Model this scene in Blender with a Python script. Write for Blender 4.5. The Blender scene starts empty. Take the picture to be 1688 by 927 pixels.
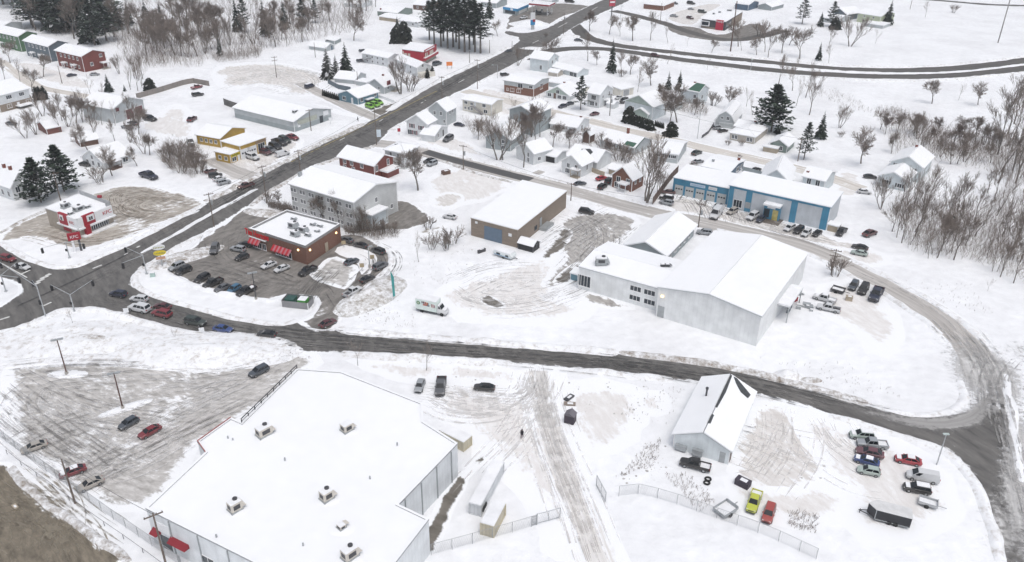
import bpy, bmesh, math, random
from mathutils import Vector, Matrix, noise
from mathutils.geometry import delaunay_2d_cdt
S = bpy.context.scene
COL = S.collection
random.seed(7)
R = math.radians

# ------------------------------------------------------------------ camera
CAMH, FPX, PITCH, ROLL, PW, PH = 87.0, 1360.0, R(28.0), R(0.7), 1688.0, 927.0
_f = Vector((0, math.cos(PITCH), -math.sin(PITCH)))
_r0 = Vector((1, 0, 0)); _u0 = _r0.cross(_f)
_r = math.cos(ROLL) * _r0 + math.sin(ROLL) * _u0
_u = -math.sin(ROLL) * _r0 + math.cos(ROLL) * _u0
cd = bpy.data.cameras.new('camera'); cam = bpy.data.objects.new('camera', cd); COL.objects.link(cam)
cam.matrix_world = Matrix(((_r.x, _u.x, -_f.x, 0), (_r.y, _u.y, -_f.y, 0), (_r.z, _u.z, -_f.z, CAMH), (0, 0, 0, 1)))
cd.sensor_width = 36; cd.lens = FPX / PW * 36; cd.clip_start = 1; cd.clip_end = 8000
S.camera = cam
# ------------------------------------------------------------------ light: overcast winter day
SUN_EL, SUN_AZ = R(70), R(155)
w = bpy.data.worlds.new('World'); S.world = w; w.use_nodes = True
nt = w.node_tree; nt.nodes.clear()
sky = nt.nodes.new('ShaderNodeTexSky'); sky.sky_type = 'NISHITA'; sky.sun_disc = False
sky.sun_elevation = SUN_EL; sky.sun_rotation = SUN_AZ; sky.air_density = 1.0; sky.dust_density = 4.0; sky.ozone_density = 1.0
hs = nt.nodes.new('ShaderNodeHueSaturation'); hs.inputs['Saturation'].default_value = 0.44
bg = nt.nodes.new('ShaderNodeBackground'); bg.inputs['Strength'].default_value = 0.15
wo = nt.nodes.new('ShaderNodeOutputWorld')
nt.links.new(sky.outputs[0], hs.inputs['Color']); nt.links.new(hs.outputs[0], bg.inputs[0]); nt.links.new(bg.outputs[0], wo.inputs[0])
sl = bpy.data.lights.new('sun', 'SUN'); sl.energy = 0.55; sl.angle = R(30); sl.color = (1, .985, .96)
so = bpy.data.objects.new('sun', sl); COL.objects.link(so)
so.rotation_euler = (R(90) - SUN_EL, 0, math.pi - SUN_AZ)
S.view_settings.view_transform = 'Standard'; S.view_settings.look = 'None'
S.view_settings.gamma = 1; S.view_settings.exposure = 0.17; S.view_settings.use_curve_mapping = False
S.cycles.max_bounces = 6; S.cycles.diffuse_bounces = 3; S.cycles.caustics_reflective = False; S.cycles.caustics_refractive = False

# ------------------------------------------------------------------ photo pixel -> point on a level plane
def P(u, v, z=0.0):
    d = _f + _r * ((u - PW / 2) / FPX) - _u * ((v - PH / 2) / FPX)
    t = (z - CAMH) / d.z
    return Vector((d.x * t, d.y * t, z))
def height(g, v):
    """height above ground point g at which its image row is v"""
    a = -(v - PH / 2) / FPX
    c = Vector((0, 0, CAMH)); q = g - c
    n = _u - a * _f
    return -(q.dot(n)) / n.z
# ------------------------------------------------------------------ materials
MATS = {}
def newmat(name):
    m = bpy.data.materials.new(name); m.use_nodes = True
    n = m.node_tree.nodes; l = m.node_tree.links
    return m, n, l, n['Principled BSDF']
def mat(name, col, rough=.7, var=.12, scale=1.2, metal=0, bump=0, emit=0, coat=0, alpha=0):
    if name in MATS: return MATS[name]
    m, n, l, b = newmat(name)
    tc = n.new('ShaderNodeTexCoord'); nz = n.new('ShaderNodeTexNoise'); nz.inputs['Scale'].default_value = scale; nz.inputs['Detail'].default_value = 5
    l.new(tc.outputs['Object'], nz.inputs['Vector'])
    mr = n.new('ShaderNodeMapRange'); mr.inputs[1].default_value = .3; mr.inputs[2].default_value = .7
    mr.inputs[3].default_value = 1 - var; mr.inputs[4].default_value = 1 + var
    l.new(nz.outputs[0], mr.inputs[0])
    mx = n.new('ShaderNodeVectorMath'); mx.operation = 'SCALE'; mx.inputs[0].default_value = col
    l.new(mr.outputs[0], mx.inputs['Scale']); l.new(mx.outputs[0], b.inputs['Base Color'])
    b.inputs['Roughness'].default_value = rough; b.inputs['Metallic'].default_value = metal
    if alpha:   # pressed in only here and there
        na = n.new('ShaderNodeTexNoise'); na.inputs['Scale'].default_value = .5; na.inputs['Detail'].default_value = 6; l.new(tc.outputs['Object'], na.inputs['Vector']); ma = n.new('ShaderNodeMapRange'); ma.inputs[1].default_value = .38; ma.inputs[2].default_value = .62; ma.inputs[3].default_value = .08; ma.inputs[4].default_value = alpha; l.new(na.outputs[0], ma.inputs[0]); l.new(ma.outputs[0], b.inputs['Alpha'])
    if coat: b.inputs['Coat Weight'].default_value = coat
    if bump:
        bp = n.new('ShaderNodeBump'); bp.inputs['Strength'].default_value = bump; bp.inputs['Distance'].default_value = .1
        l.new(nz.outputs[0], bp.inputs['Height']); l.new(bp.outputs[0], b.inputs['Normal'])
    if emit:
        b.inputs['Emission Color'].default_value = (*col, 1); b.inputs['Emission Strength'].default_value = emit
    MATS[name] = m; return m
def siding(name, col, period=.25, vertical=False, depth=.12, rough=.6):
    """painted boards or ribbed metal: fine repeated line plus blotches"""
    if name in MATS: return MATS[name]
    m, n, l, b = newmat(name)
    tc = n.new('ShaderNodeTexCoord'); sp = n.new('ShaderNodeSeparateXYZ'); l.new(tc.outputs['Object'], sp.inputs[0])
    ad = n.new('ShaderNodeMath'); ad.operation = 'ADD'
    if vertical: l.new(sp.outputs[0], ad.inputs[0]); l.new(sp.outputs[1], ad.inputs[1])
    else: l.new(sp.outputs[2], ad.inputs[0]); ad.inputs[1].default_value = 0
    fr = n.new('ShaderNodeMath'); fr.operation = 'PINGPONG'; fr.inputs[1].default_value = period; l.new(ad.outputs[0], fr.inputs[0])
    m1 = n.new('ShaderNodeMapRange'); m1.inputs[1].default_value = 0; m1.inputs[2].default_value = period * .35; m1.inputs[3].default_value = 1 - depth; m1.inputs[4].default_value = 1
    l.new(fr.outputs[0], m1.inputs[0])
    nz = n.new('ShaderNodeTexNoise'); nz.inputs['Scale'].default_value = .5; nz.inputs['Detail'].default_value = 6; l.new(tc.outputs['Object'], nz.inputs['Vector'])
    m2 = n.new('ShaderNodeMapRange'); m2.inputs[1].default_value = .3; m2.inputs[2].default_value = .7; m2.inputs[3].default_value = .88; m2.inputs[4].default_value = 1.08; l.new(nz.outputs[0], m2.inputs[0])
    mu = n.new('ShaderNodeMath'); mu.operation = 'MULTIPLY'; l.new(m1.outputs[0], mu.inputs[0]); l.new(m2.outputs[0], mu.inputs[1])
    sc = n.new('ShaderNodeVectorMath'); sc.operation = 'SCALE'; sc.inputs[0].default_value = col; l.new(mu.outputs[0], sc.inputs['Scale']); l.new(sc.outputs[0], b.inputs['Base Color'])
    b.inputs['Roughness'].default_value = rough
    MATS[name] = m; return m
def brick(name, c1, c2, mortar, scale=4):
    if name in MATS: return MATS[name]
    m, n, l, b = newmat(name)
    tc = n.new('ShaderNodeTexCoord'); sp = n.new('ShaderNodeSeparateXYZ'); l.new(tc.outputs['Object'], sp.inputs[0])
    ad = n.new('ShaderNodeMath'); l.new(sp.outputs[0], ad.inputs[0]); l.new(sp.outputs[1], ad.inputs[1])
    cb = n.new('ShaderNodeCombineXYZ'); l.new(ad.outputs[0], cb.inputs[0]); l.new(sp.outputs[2], cb.inputs[1])
    bt = n.new('ShaderNodeTexBrick'); bt.inputs['Scale'].default_value = scale; bt.inputs['Color1'].default_value = (*c1, 1); bt.inputs['Color2'].default_value = (*c2, 1); bt.inputs['Mortar'].default_value = (*mortar, 1)
    l.new(cb.outputs[0], bt.inputs['Vector']); l.new(bt.outputs[0], b.inputs['Base Color']); b.inputs['Roughness'].default_value = .85
    MATS[name] = m; return m
SNOWC = (.86, .87, .885)
def snowmat(name, dirt=0.0, dirtcol=(.36, .31, .26), bump=.35):
    if name in MATS: return MATS[name]
    m, n, l, b = newmat(name)
    tc = n.new('ShaderNodeTexCoord')
    nz = n.new('ShaderNodeTexNoise'); nz.inputs['Scale'].default_value = .055; nz.inputs['Detail'].default_value = 7; nz.inputs['Roughness'].default_value = .62
    l.new(tc.outputs['Object'], nz.inputs['Vector'])
    r1 = n.new('ShaderNodeValToRGB'); e = r1.color_ramp.elements
    e[0].position = .34; e[0].color = (.775, .78, .795, 1) if 'roof' not in name else (.835, .845, .86, 1); e[1].position = .58; e[1].color = (*SNOWC, 1)
    l.new(nz.outputs[0], r1.inputs[0]); last = r1.outputs[0]
    nb = n.new('ShaderNodeTexNoise'); nb.inputs['Scale'].default_value = .45; nb.inputs['Detail'].default_value = 6; l.new(tc.outputs['Object'], nb.inputs['Vector'])
    if dirt:
        nd = n.new('ShaderNodeTexNoise'); nd.inputs['Scale'].default_value = .8; nd.inputs['Detail'].default_value = 8; nd.inputs['Roughness'].default_value = .75; l.new(tc.outputs['Object'], nd.inputs['Vector'])
        md = n.new('ShaderNodeMapRange'); md.inputs[1].default_value = .62 - dirt * .22; md.inputs[2].default_value = .78 - dirt * .14; md.inputs[4].default_value = min(1, .5 + dirt * .5); l.new(nd.outputs[0], md.inputs[0])
        mx = n.new('ShaderNodeMix'); mx.data_type = 'RGBA'; l.new(md.outputs[0], mx.inputs[0]); l.new(last, mx.inputs[6]); mx.inputs[7].default_value = (*dirtcol, 1); last = mx.outputs[2]
    m3 = n.new('ShaderNodeMapRange'); m3.inputs[1].default_value = .3; m3.inputs[2].default_value = .7; m3.inputs[3].default_value = .985 if 'roof' in name else .93; m3.inputs[4].default_value = 1.01 if 'roof' in name else 1.03; l.new(nb.outputs[0], m3.inputs[0]); vs_ = n.new('ShaderNodeVectorMath'); vs_.operation = 'SCALE'; l.new(last, vs_.inputs[0]); l.new(m3.outputs[0], vs_.inputs['Scale']); last = vs_.outputs[0]
    l.new(last, b.inputs['Base Color']); b.inputs['Roughness'].default_value = .75; b.inputs['Specular IOR Level'].default_value = .25
    bp = n.new('ShaderNodeBump'); bp.inputs['Strength'].default_value = bump * 1.6; bp.inputs['Distance'].default_value = .6; l.new(nb.outputs[0], bp.inputs['Height']); l.new(bp.outputs[0], b.inputs['Normal'])
    MATS[name] = m; return m
def roadmat(name, dark, light, snowcov=.2, stretch=(1, 1), ang=0., scale=.5, uv=False, rough=.75, streak=1.0, fade=False):
    """worn asphalt / packed dirty snow; the 'edge' attribute (0 rim .. 1 inside) lets ploughed snow creep in from the rim"""
    if name in MATS: return MATS[name]
    m, n, l, b = newmat(name)
    tc = n.new('ShaderNodeTexCoord'); mp = n.new('ShaderNodeMapping')
    if uv:
        u_ = n.new('ShaderNodeUVMap'); l.new(u_.outputs[0], mp.inputs[0])
    else: l.new(tc.outputs['Object'], mp.inputs[0])
    # domain warp for the streaks so tyre marks bend
    wz = n.new('ShaderNodeTexNoise'); wz.inputs['Scale'].default_value = .03; wz.inputs['Detail'].default_value = 1; l.new(tc.outputs['Object'], wz.inputs['Vector'])
    wv = n.new('ShaderNodeVectorMath'); wv.operation = 'SCALE'; wv.inputs['Scale'].default_value = 0 if uv else 14; l.new(wz.outputs['Color'], wv.inputs[0])
    mp.inputs['Rotation'].default_value = (0, 0, ang)
    av = n.new('ShaderNodeVectorMath'); av.operation = 'ADD'; l.new(mp.outputs[0], av.inputs[0]); l.new(wv.outputs[0], av.inputs[1])
    sv = n.new('ShaderNodeVectorMath'); sv.operation = 'MULTIPLY'; sv.inputs[1].default_value = (1 / stretch[0], 1 / stretch[1], 1); l.new(av.outputs[0], sv.inputs[0])
    n1 = n.new('ShaderNodeTexNoise'); n1.inputs['Scale'].default_value = scale; n1.inputs['Detail'].default_value = 8; n1.inputs['Roughness'].default_value = .68; l.new(sv.outputs[0], n1.inputs['Vector'])
    n2 = n.new('ShaderNodeTexNoise'); n2.inputs['Scale'].default_value = .09; n2.inputs['Detail'].default_value = 5; l.new(tc.outputs['Object'], n2.inputs['Vector'])
    n3 = n.new('ShaderNodeTexNoise'); n3.inputs['Scale'].default_value = .9; n3.inputs['Detail'].default_value = 8; n3.inputs['Roughness'].default_value = .7; l.new(tc.outputs['Object'], n3.inputs['Vector'])
    cr = n.new('ShaderNodeMapRange'); cr.inputs[1].default_value = .35; cr.inputs[2].default_value = .65; l.new(n1.outputs[0], cr.inputs[0])
    mc = n.new('ShaderNodeMix'); mc.data_type = 'RGBA'; l.new(cr.outputs[0], mc.inputs[0]); mc.inputs[6].default_value = (*dark, 1); mc.inputs[7].default_value = (*light, 1)
    at = n.new('ShaderNodeAttribute'); at.attribute_name = 'edge'
    # cover = streak noise + broad patches, raised near the rim
    a1 = n.new('ShaderNodeMath'); a1.operation = 'MULTIPLY_ADD'; l.new(n1.outputs[0], a1.inputs[0]); a1.inputs[1].default_value = .9 * streak; l.new(n2.outputs[0], a1.inputs[2])
    a2 = n.new('ShaderNodeMath'); a2.operation = 'MULTIPLY_ADD'; l.new(n3.outputs[0], a2.inputs[0]); a2.inputs[1].default_value = .5; l.new(a1.outputs[0], a2.inputs[2])
    ed = n.new('ShaderNodeMapRange'); ed.inputs[1].default_value = 0; ed.inputs[2].default_value = 1; ed.inputs[3].default_value = .75; ed.inputs[4].default_value = 0; l.new(at.outputs['Fac'], ed.inputs[0])
    a3 = n.new('ShaderNodeMath'); l.new(a2.outputs[0], a3.inputs[0]); l.new(ed.outputs[0], a3.inputs[1])
    c0 = .5 * (.9 * streak + 1 + .5)
    th = n.new('ShaderNodeMapRange'); th.inputs[1].default_value = c0 + .32 - snowcov * .62; th.inputs[2].default_value = c0 + .50 - snowcov * .55; l.new(a3.outputs[0], th.inputs[0])
    th.interpolation_type = 'SMOOTHSTEP'
    ms = n.new('ShaderNodeMix'); ms.data_type = 'RGBA'; l.new(th.outputs[0], ms.inputs[0]); l.new(mc.outputs[2], ms.inputs[6]); ms.inputs[7].default_value = (*SNOWC, 1)
    if fade:   # the rim breaks up over whatever lies below instead of turning to snow
        ed.inputs[3].default_value = 0; af = n.new('ShaderNodeMath'); af.operation = 'MULTIPLY_ADD'; l.new(n3.outputs[0], af.inputs[0]); af.inputs[1].default_value = 1.2; l.new(at.outputs['Fac'], af.inputs[2]); am = n.new('ShaderNodeMapRange'); am.interpolation_type = 'SMOOTHSTEP'; am.inputs[1].default_value = .75; am.inputs[2].default_value = 1.35; l.new(af.outputs[0], am.inputs[0]); l.new(am.outputs[0], b.inputs['Alpha'])
    l.new(ms.outputs[2], b.inputs['Base Color']); b.inputs['Roughness'].default_value = rough; b.inputs['Specular IOR Level'].default_value = .3
    bp = n.new('ShaderNodeBump'); bp.inputs['Strength'].default_value = .3; bp.inputs['Distance'].default_value = .15; l.new(a2.outputs[0], bp.inputs['Height']); l.new(bp.outputs[0], b.inputs['Normal'])
    MATS[name] = m; return m
SNOW = snowmat('snow'); ROOFSNOW = snowmat('roof snow', bump=.08); BANK = snowmat('bank snow', .55); DIRTYBANK = snowmat('dirty bank snow', 1.0, (.25, .21, .17)); 
WHITE = mat('white paint', (.78, .79, .8), .5, .05); TRIM = mat('trim white', (.8, .8, .8), .5, .04)
GLASS = mat('window glass', (.03, .04, .05), .12, .3, .4); CARGLASS = mat('car glass', (.012, .015, .018), .08, .1)
BLACK = mat('black', (.02, .02, .022), .6, .2); TYRE = mat('tyre rubber', (.018, .018, .018), .8); RIM = mat('rim metal', (.35, .36, .37), .35, .1, metal=.6)
GREYM = mat('grey metal', (.38, .40, .41), .45, .12, metal=.3); DARKM = mat('dark metal', (.06, .06, .065), .5, .2); STEEL = mat('galvanised steel', (.46, .48, .49), .45, .1, metal=.4)
WOODP = mat('weathered pole wood', (.16, .13, .11), .9, .25, 3); HEAD = mat('headlight glass', (.75, .75, .72), .1, .02); TAIL = mat('tail light', (.35, .01, .01), .2, .05)
LIT = mat('lit headlight', (1, .95, .8), .2, 0, emit=3); WALLLAMP = mat('lit wall lamp', (1, .72, .35), .3, 0, emit=2.5)
FASCIA = mat('fascia grey', (.35, .36, .37), .6)
# ------------------------------------------------------------------ objects
def tag(o, label=None, cat=None, group=None, kind=None):
    if label: o['label'] = label
    if cat: o['category'] = cat
    if group: o['group'] = group
    if kind: o['kind'] = kind
    return o
def empty(name, loc, rz=0, label=None, cat=None, group=None):
    o = bpy.data.objects.new(name, None); o.empty_display_size = .5; COL.objects.link(o); o.location = loc; o.rotation_euler = (0, 0, rz)
    return tag(o, label, cat, group)
def link(name, me, parent=None, loc=(0, 0, 0), rz=0):
    o = bpy.data.objects.new(name, me); COL.objects.link(o); o.location = loc; o.rotation_euler = (0, 0, rz)
    if parent: o.parent = parent
    return o
class MB:
    def __init__(s): s.v = []; s.f = []; s.m = []
    def poly(s, pts, mi=0):
        k = len(s.v); s.v += [tuple(p) for p in pts]; s.f.append(tuple(range(k, k + len(pts)))); s.m.append(mi)
    def box(s, x0, y0, z0, x1, y1, z1, mi=0, top=None):
        k = len(s.v); s.v += [(x0, y0, z0), (x1, y0, z0), (x1, y1, z0), (x0, y1, z0), (x0, y0, z1), (x1, y0, z1), (x1, y1, z1), (x0, y1, z1)]
        s.f += [(k, k + 3, k + 2, k + 1), (k, k + 1, k + 5, k + 4), (k + 1, k + 2, k + 6, k + 5), (k + 2, k + 3, k + 7, k + 6), (k + 3, k, k + 4, k + 7), (k + 4, k + 5, k + 6, k + 7)]
        s.m += [mi] * 5 + [mi if top is None else top]
    def tube(s, p, q, r0, r1=None, n=6, mi=0, cap=True):
        r1 = r0 if r1 is None else r1
        p = Vector(p); q = Vector(q); d = (q - p)
        if d.length < 1e-6: return
        d.normalize(); a = d.orthogonal().normalized(); b = d.cross(a); k = len(s.v)
        for c, r in ((p, r0), (q, r1)):
            for i in range(n):
                t = 2 * math.pi * i / n; s.v.append(tuple(c + (a * math.cos(t) + b * math.sin(t)) * r))
        for i in range(n): s.f.append((k + i, k + (i + 1) % n, k + n + (i + 1) % n, k + n + i)); s.m.append(mi)
        if cap:
            s.f.append(tuple(range(k + n, k + 2 * n))); s.m.append(mi); s.f.append(tuple(reversed(range(k, k + n)))); s.m.append(mi)
    def bar(s, p, q, wd, ht, mi=0):
        """rectangular bar between p and q"""
        p = Vector(p); q = Vector(q); d = (q - p).normalized(); sd = d.cross(Vector((0, 0, 1)))
        if sd.length < .01: sd = Vector((1, 0, 0))
        sd.normalize(); up = sd.cross(d); sd *= wd / 2; up *= ht / 2; k = len(s.v)
        for c in (p, q): s.v += [tuple(c - sd - up), tuple(c + sd - up), tuple(c + sd + up), tuple(c - sd + up)]
        s.f += [(k, k + 1, k + 2, k + 3), (k + 7, k + 6, k + 5, k + 4), (k, k + 4, k + 5, k + 1), (k + 1, k + 5, k + 6, k + 2), (k + 2, k + 6, k + 7, k + 3), (k + 3, k + 7, k + 4, k)]; s.m += [mi] * 6
    def prism(s, pts, z0, z1, mi=0, top=None):
        """vertical prism over a counter-clockwise outline"""
        n = len(pts); k = len(s.v); s.v += [(p[0], p[1], z0) for p in pts] + [(p[0], p[1], z1) for p in pts]
        for i in range(n): j = (i + 1) % n; s.f.append((k + i, k + j, k + n + j, k + n + i)); s.m.append(mi)
        s.f.append(tuple(range(k + n, k + 2 * n))); s.m.append(mi if top is None else top)
    def mesh(s, name, mats, smooth=False, fix=False):
        me = bpy.data.meshes.new(name); me.from_pydata(s.v, [], s.f)
        for m in mats: me.materials.append(m)
        me.polygons.foreach_set('material_index', s.m)
        if smooth: me.polygons.foreach_set('use_smooth', [True] * len(s.f))
        me.update()
        if fix:
            bm = bmesh.new(); bm.from_mesh(me); bmesh.ops.recalc_face_normals(bm, faces=bm.faces); bm.to_mesh(me); bm.free()
        return me
    def obj(s, name, mats, parent=None, loc=(0, 0, 0), rz=0, smooth=False, fix=False):
        return link(name, s.mesh(name, mats if isinstance(mats, (list, tuple)) else [mats], smooth, fix), parent, loc, rz)
def copy_tree(o, parent=None):
    c = o.copy(); COL.objects.link(c)
    if parent: c.parent = parent
    for ch in list(o.children): copy_tree(ch, c)
    return c
FONTS = {}
def text(name, s, size, m, parent, loc, rot, depth=.03, sx=1, sy=1, bold=0):
    cu = bpy.data.curves.new(name, 'FONT'); cu.body = s; cu.size = size; cu.extrude = depth; cu.offset = bold; cu.align_x = 'CENTER'; cu.align_y = 'CENTER'
    t = bpy.data.objects.new(name, cu); COL.objects.link(t)
    bpy.context.view_layer.update(); me = bpy.data.meshes.new_from_object(t.evaluated_get(bpy.context.evaluated_depsgraph_get()))
    bpy.data.objects.remove(t); bpy.data.curves.remove(cu)
    me.materials.clear(); me.materials.append(m)
    o = link(name, me, parent, loc); o.rotation_euler = rot; o.scale = (sx, sy, 1)
    return o
# ------------------------------------------------------------------ the ground and what lies on it
def grid_ground():
    mb = MB(); xs = [-1500, -800] + list(range(-600, 601, 60)) + [800, 1500]; ys = [-200, -100] + list(range(0, 1201, 60)) + [1500]
    for j in range(len(ys)):
        for i in range(len(xs)): mb.v.append((xs[i], ys[j], 0))
    n = len(xs)
    for j in range(len(ys) - 1):
        for i in range(n - 1): k = j * n + i; mb.f.append((k, k + 1, k + n + 1, k + n)); mb.m.append(0)
    tag(mb.obj('snow_ground', SNOW), kind='structure')
grid_ground()
ZL = [0.07]
LAID = []
def level(pts):
    x0, x1 = min(q.x for q in pts), max(q.x for q in pts); y0, y1 = min(q.y for q in pts), max(q.y for q in pts)
    z = max([0.004] + [l[4] for l in LAID if l[0] < x1 and l[1] > x0 and l[2] < y1 and l[3] > y0]) + .004; LAID.append((x0, x1, y0, y1, z)); return z
def chaikin(p, closed, it=2):
    for _ in range(it):
        q = []; n = len(p)
        rng = range(n) if closed else range(n - 1)
        if not closed: q.append(p[0])
        for i in rng:
            a, b = p[i], p[(i + 1) % n]; q += [a * .75 + b * .25, a * .25 + b * .75]
        if not closed: q.append(p[-1])
        p = q
    return p
def resample(p, step, closed=False):
    q = [p[0].copy()]; acc = 0; pts = p + ([p[0]] if closed else [])
    for a, b in zip(pts, pts[1:]):
        L = (b - a).length
        if L < 1e-6: continue
        t = step - acc
        while t < L: q.append(a + (b - a) * (t / L)); t += step
        acc = (acc + L) % step
    if not closed: q.append(pts[-1].copy())
    return q
def set_edge(me, vals):
    at = me.attributes.new('edge', 'FLOAT', 'POINT')
    at.data.foreach_set('value', vals)
def lot(name, pix, m, feather=2.0, step=2.5, smooth=1, jit=.5):
    """a patch of bare or driven-on ground whose rim dissolves into the snow"""
    p = [P(*q) for q in pix]
    a = sum(p[i].x * p[(i + 1) % len(p)].y - p[(i + 1) % len(p)].x * p[i].y for i in range(len(p)))
    if a < 0: p.reverse()
    p = resample(chaikin(p, True, smooth), step, True); n = len(p); z = level(p)
    rnd = random.Random(name)
    bd = []; cand = []
    for i in range(n):
        t = (p[(i + 1) % n] - p[i - 1]).normalized(); nr = Vector((-t.y, t.x, 0)); j = rnd.uniform(-jit, jit); bd.append(p[i] + nr * (j - .3))
        for f in (.35, 1.05, 2.2): cand.append(p[i] + nr * (feather * f * rnd.uniform(.85, 1.15)))
    seg = [(bd[i].x, bd[i].y, bd[(i + 1) % n].x, bd[(i + 1) % n].y) for i in range(n)]
    def dist(x, y):
        best = 1e9; c = False
        for x1, y1, x2, y2 in seg:
            dx, dy = x2 - x1, y2 - y1; tt = max(0, min(1, ((x - x1) * dx + (y - y1) * dy) / (dx * dx + dy * dy + 1e-9))); d = (x1 + tt * dx - x) ** 2 + (y1 + tt * dy - y) ** 2
            if d < best: best = d
            if (y1 > y) != (y2 > y) and x < (x2 - x1) * (y - y1) / (y2 - y1) + x1: c = not c
        return math.sqrt(best) if c else -1
    vs = [Vector((q.x, q.y)) for q in bd]; ev = [0.] * n; keep = {}
    for q in cand:
        d = dist(q.x, q.y)
        if d < feather * .25: continue
        k = (int(q.x / (feather * .35)), int(q.y / (feather * .35)))
        if k in keep: continue
        keep[k] = 1; vs.append(Vector((q.x, q.y))); ev.append(min(1, d / feather))
    rv, re_, rf, ov, oe, of = delaunay_2d_cdt(vs, [], [list(range(n))], 1, 1e-4)
    eva = [max([ev[i] for i in l], default=0.) for l in ov]; mb = MB(); mb.v = [(q.x, q.y, z if e > 0 else .002) for q, e in zip(rv, eva)]; mb.f = [tuple(f) for f in rf]; mb.m = [0] * len(rf)
    o = mb.obj(name, m); set_edge(o.data, eva); tag(o, kind='structure'); return o
def ribbon(name, pix, width, m, feather=1.2, step=3, loc=None, smooth=2, soft=False):
    """a road laid along a centre line; uv runs across and along it"""
    c = [P(*q) for q in pix] if loc is None else loc
    c = resample(chaikin(c, False, smooth), step); z = level(c)
    n = len(c); us = [-width / 2 - .4, -width / 2 + feather, 0, width / 2 - feather, width / 2 + .4]; ev = [0, 1, 1, 1, 0]
    mb = MB(); ed = []; uvs = []
    rnd = random.Random(name); s = 0
    for i in range(n):
        t = (c[min(i + 1, n - 1)] - c[max(i - 1, 0)]).normalized(); nr = Vector((-t.y, t.x, 0))
        if i: s += (c[i] - c[i - 1]).length
        for k, u in enumerate(us):
            j = rnd.uniform(-.4, .4) if k in (0, 4) else 0
            q = c[i] + nr * (u + j); e_ = ev[k] * (min(1, min(i, n - 1 - i) / 8) if soft else 1); mb.v.append((q.x, q.y, z if ev[k] or soft else .002)); ed.append(e_); uvs.append((u, s))
    for i in range(n - 1):
        for k in range(4): a = i * 5 + k; mb.f.append((a + 1, a, a + 5, a + 6)); mb.m.append(0)
    me = mb.mesh(name, [m]); set_edge(me, ed)
    uv = me.uv_layers.new(name='UVMap')
    for lp in me.loops: uv.data[lp.index].uv = uvs[lp.vertex_index]
    return tag(link(name, me), kind='structure')
def bank(pix, wd=2.4, ht=.55, m=None, step=1.2, off=0, loc=None):
    """ridge of snow thrown up by the plough"""
    c = [P(*q) for q in pix] if loc is None else loc
    c = resample(chaikin(c, False, 2), step); n = len(c); mb = MB(); prof = [(-.5, -.05), (-.28, .55), (0, 1), (.25, .7), (.5, -.05)]
    sd = random.random() * 99
    for i in range(n):
        t = (c[min(i + 1, n - 1)] - c[max(i - 1, 0)]).normalized(); nr = Vector((-t.y, t.x, 0)); k = min(1, min(i, n - 1 - i) / 4)
        for (u, h) in prof:
            q = c[i] + nr * (u * wd + off); h2 = h * ht * 1.0 * k * (.55 + .75 * noise.noise(Vector((q.x * .35, q.y * .35, sd))) + .3 * noise.noise(Vector((q.x * 1.3, q.y * 1.3, sd))) + .35)
            q = q + nr * (.5 * noise.noise(Vector((q.x * .2, q.y * .2, sd + 5)))); mb.v.append((q.x, q.y, h2 if h > 0 else -.05))
    for i in range(n - 1):
        for k in range(4): a = i * 5 + k; mb.f.append((a + 1, a, a + 5, a + 6)); mb.m.append(0)
    return tag(mb.obj('snow_bank', m or BANK, smooth=True, fix=True), kind='structure')
def mound(u, v, rx, ry, ht, m, name='snow_pile', rz=0, n=18):
    g = P(u, v); mb = MB(); sd = u * .37
    for j in range(n + 1):
        for i in range(n + 1):
            x = (i / n * 2 - 1); y = (j / n * 2 - 1); r = math.hypot(x, y); h = max(0, 1 - r * r) ** 1.8 * ht
            nn = noise.noise(Vector((x * 2.2, y * 2.2, sd))) * .5 + noise.noise(Vector((x * 6, y * 6, sd))) * .3
            mb.v.append((x * rx, y * ry, max(-.06, h * (1 + nn) - .06)))
    for j in range(n):
        for i in range(n): k = j * (n + 1) + i; mb.f.append((k, k + 1, k + n + 2, k + n + 1)); mb.m.append(0)
    return tag(mb.obj(name, m, loc=g, rz=rz, smooth=True), kind='structure')

ASPH = roadmat('road asphalt', (.075, .072, .068), (.13, .122, .112), .10, (.7, 14), 0, .5, uv=True, streak=1.2)
ASPH2 = roadmat('street asphalt', (.07, .07, .072), (.115, .112, .11), .06, (.6, 16), 0, .5, uv=True)
SLUSH = roadmat('slushy street', (.33, .31, .29), (.60, .575, .55), .30, (.6, 20), 0, .5, uv=True, streak=1.3)
TANST = roadmat('packed snow street', (.50, .46, .41), (.72, .69, .65), .38, (.6, 20), 0, .5, uv=True, streak=1.3)
TRACK = roadmat('faint track', (.66, .64, .615), (.79, .775, .765), .36, (.45, 16), 0, .6, uv=True, streak=1.5)
LOTA = roadmat('lot asphalt', (.135, .126, .116), (.27, .252, .232), .17, (1, 3), R(35), .8)
LOTB = roadmat('worn ice lot', (.34, .325, .305), (.64, .62, .60), .42, (1, 2.6), R(-75), 1.1, streak=1.1)
SAND = roadmat('sandy lot', (.29, .26, .225), (.54, .505, .46), .40, (1, 2.5), R(60), .9, streak=1.1)
GRAV = roadmat('gravel ice', (.27, .255, .24), (.53, .51, .485), .36, (1, 2.5), R(-35), 1.0, streak=1.2)
PACK = roadmat('packed snow', (.68, .655, .635), (.80, .79, .78), .32, (1, 2.5), R(-15), .9, streak=1.1)
TANLOT = roadmat('tan packed snow', (.57, .54, .51), (.77, .755, .74), .34, (1, 2.5), R(-35), 1.0, streak=1.2)
BARE = roadmat('bare ground', (.10, .09, .075), (.22, .20, .175), .22, (1, 4), R(-60), .5)

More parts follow.
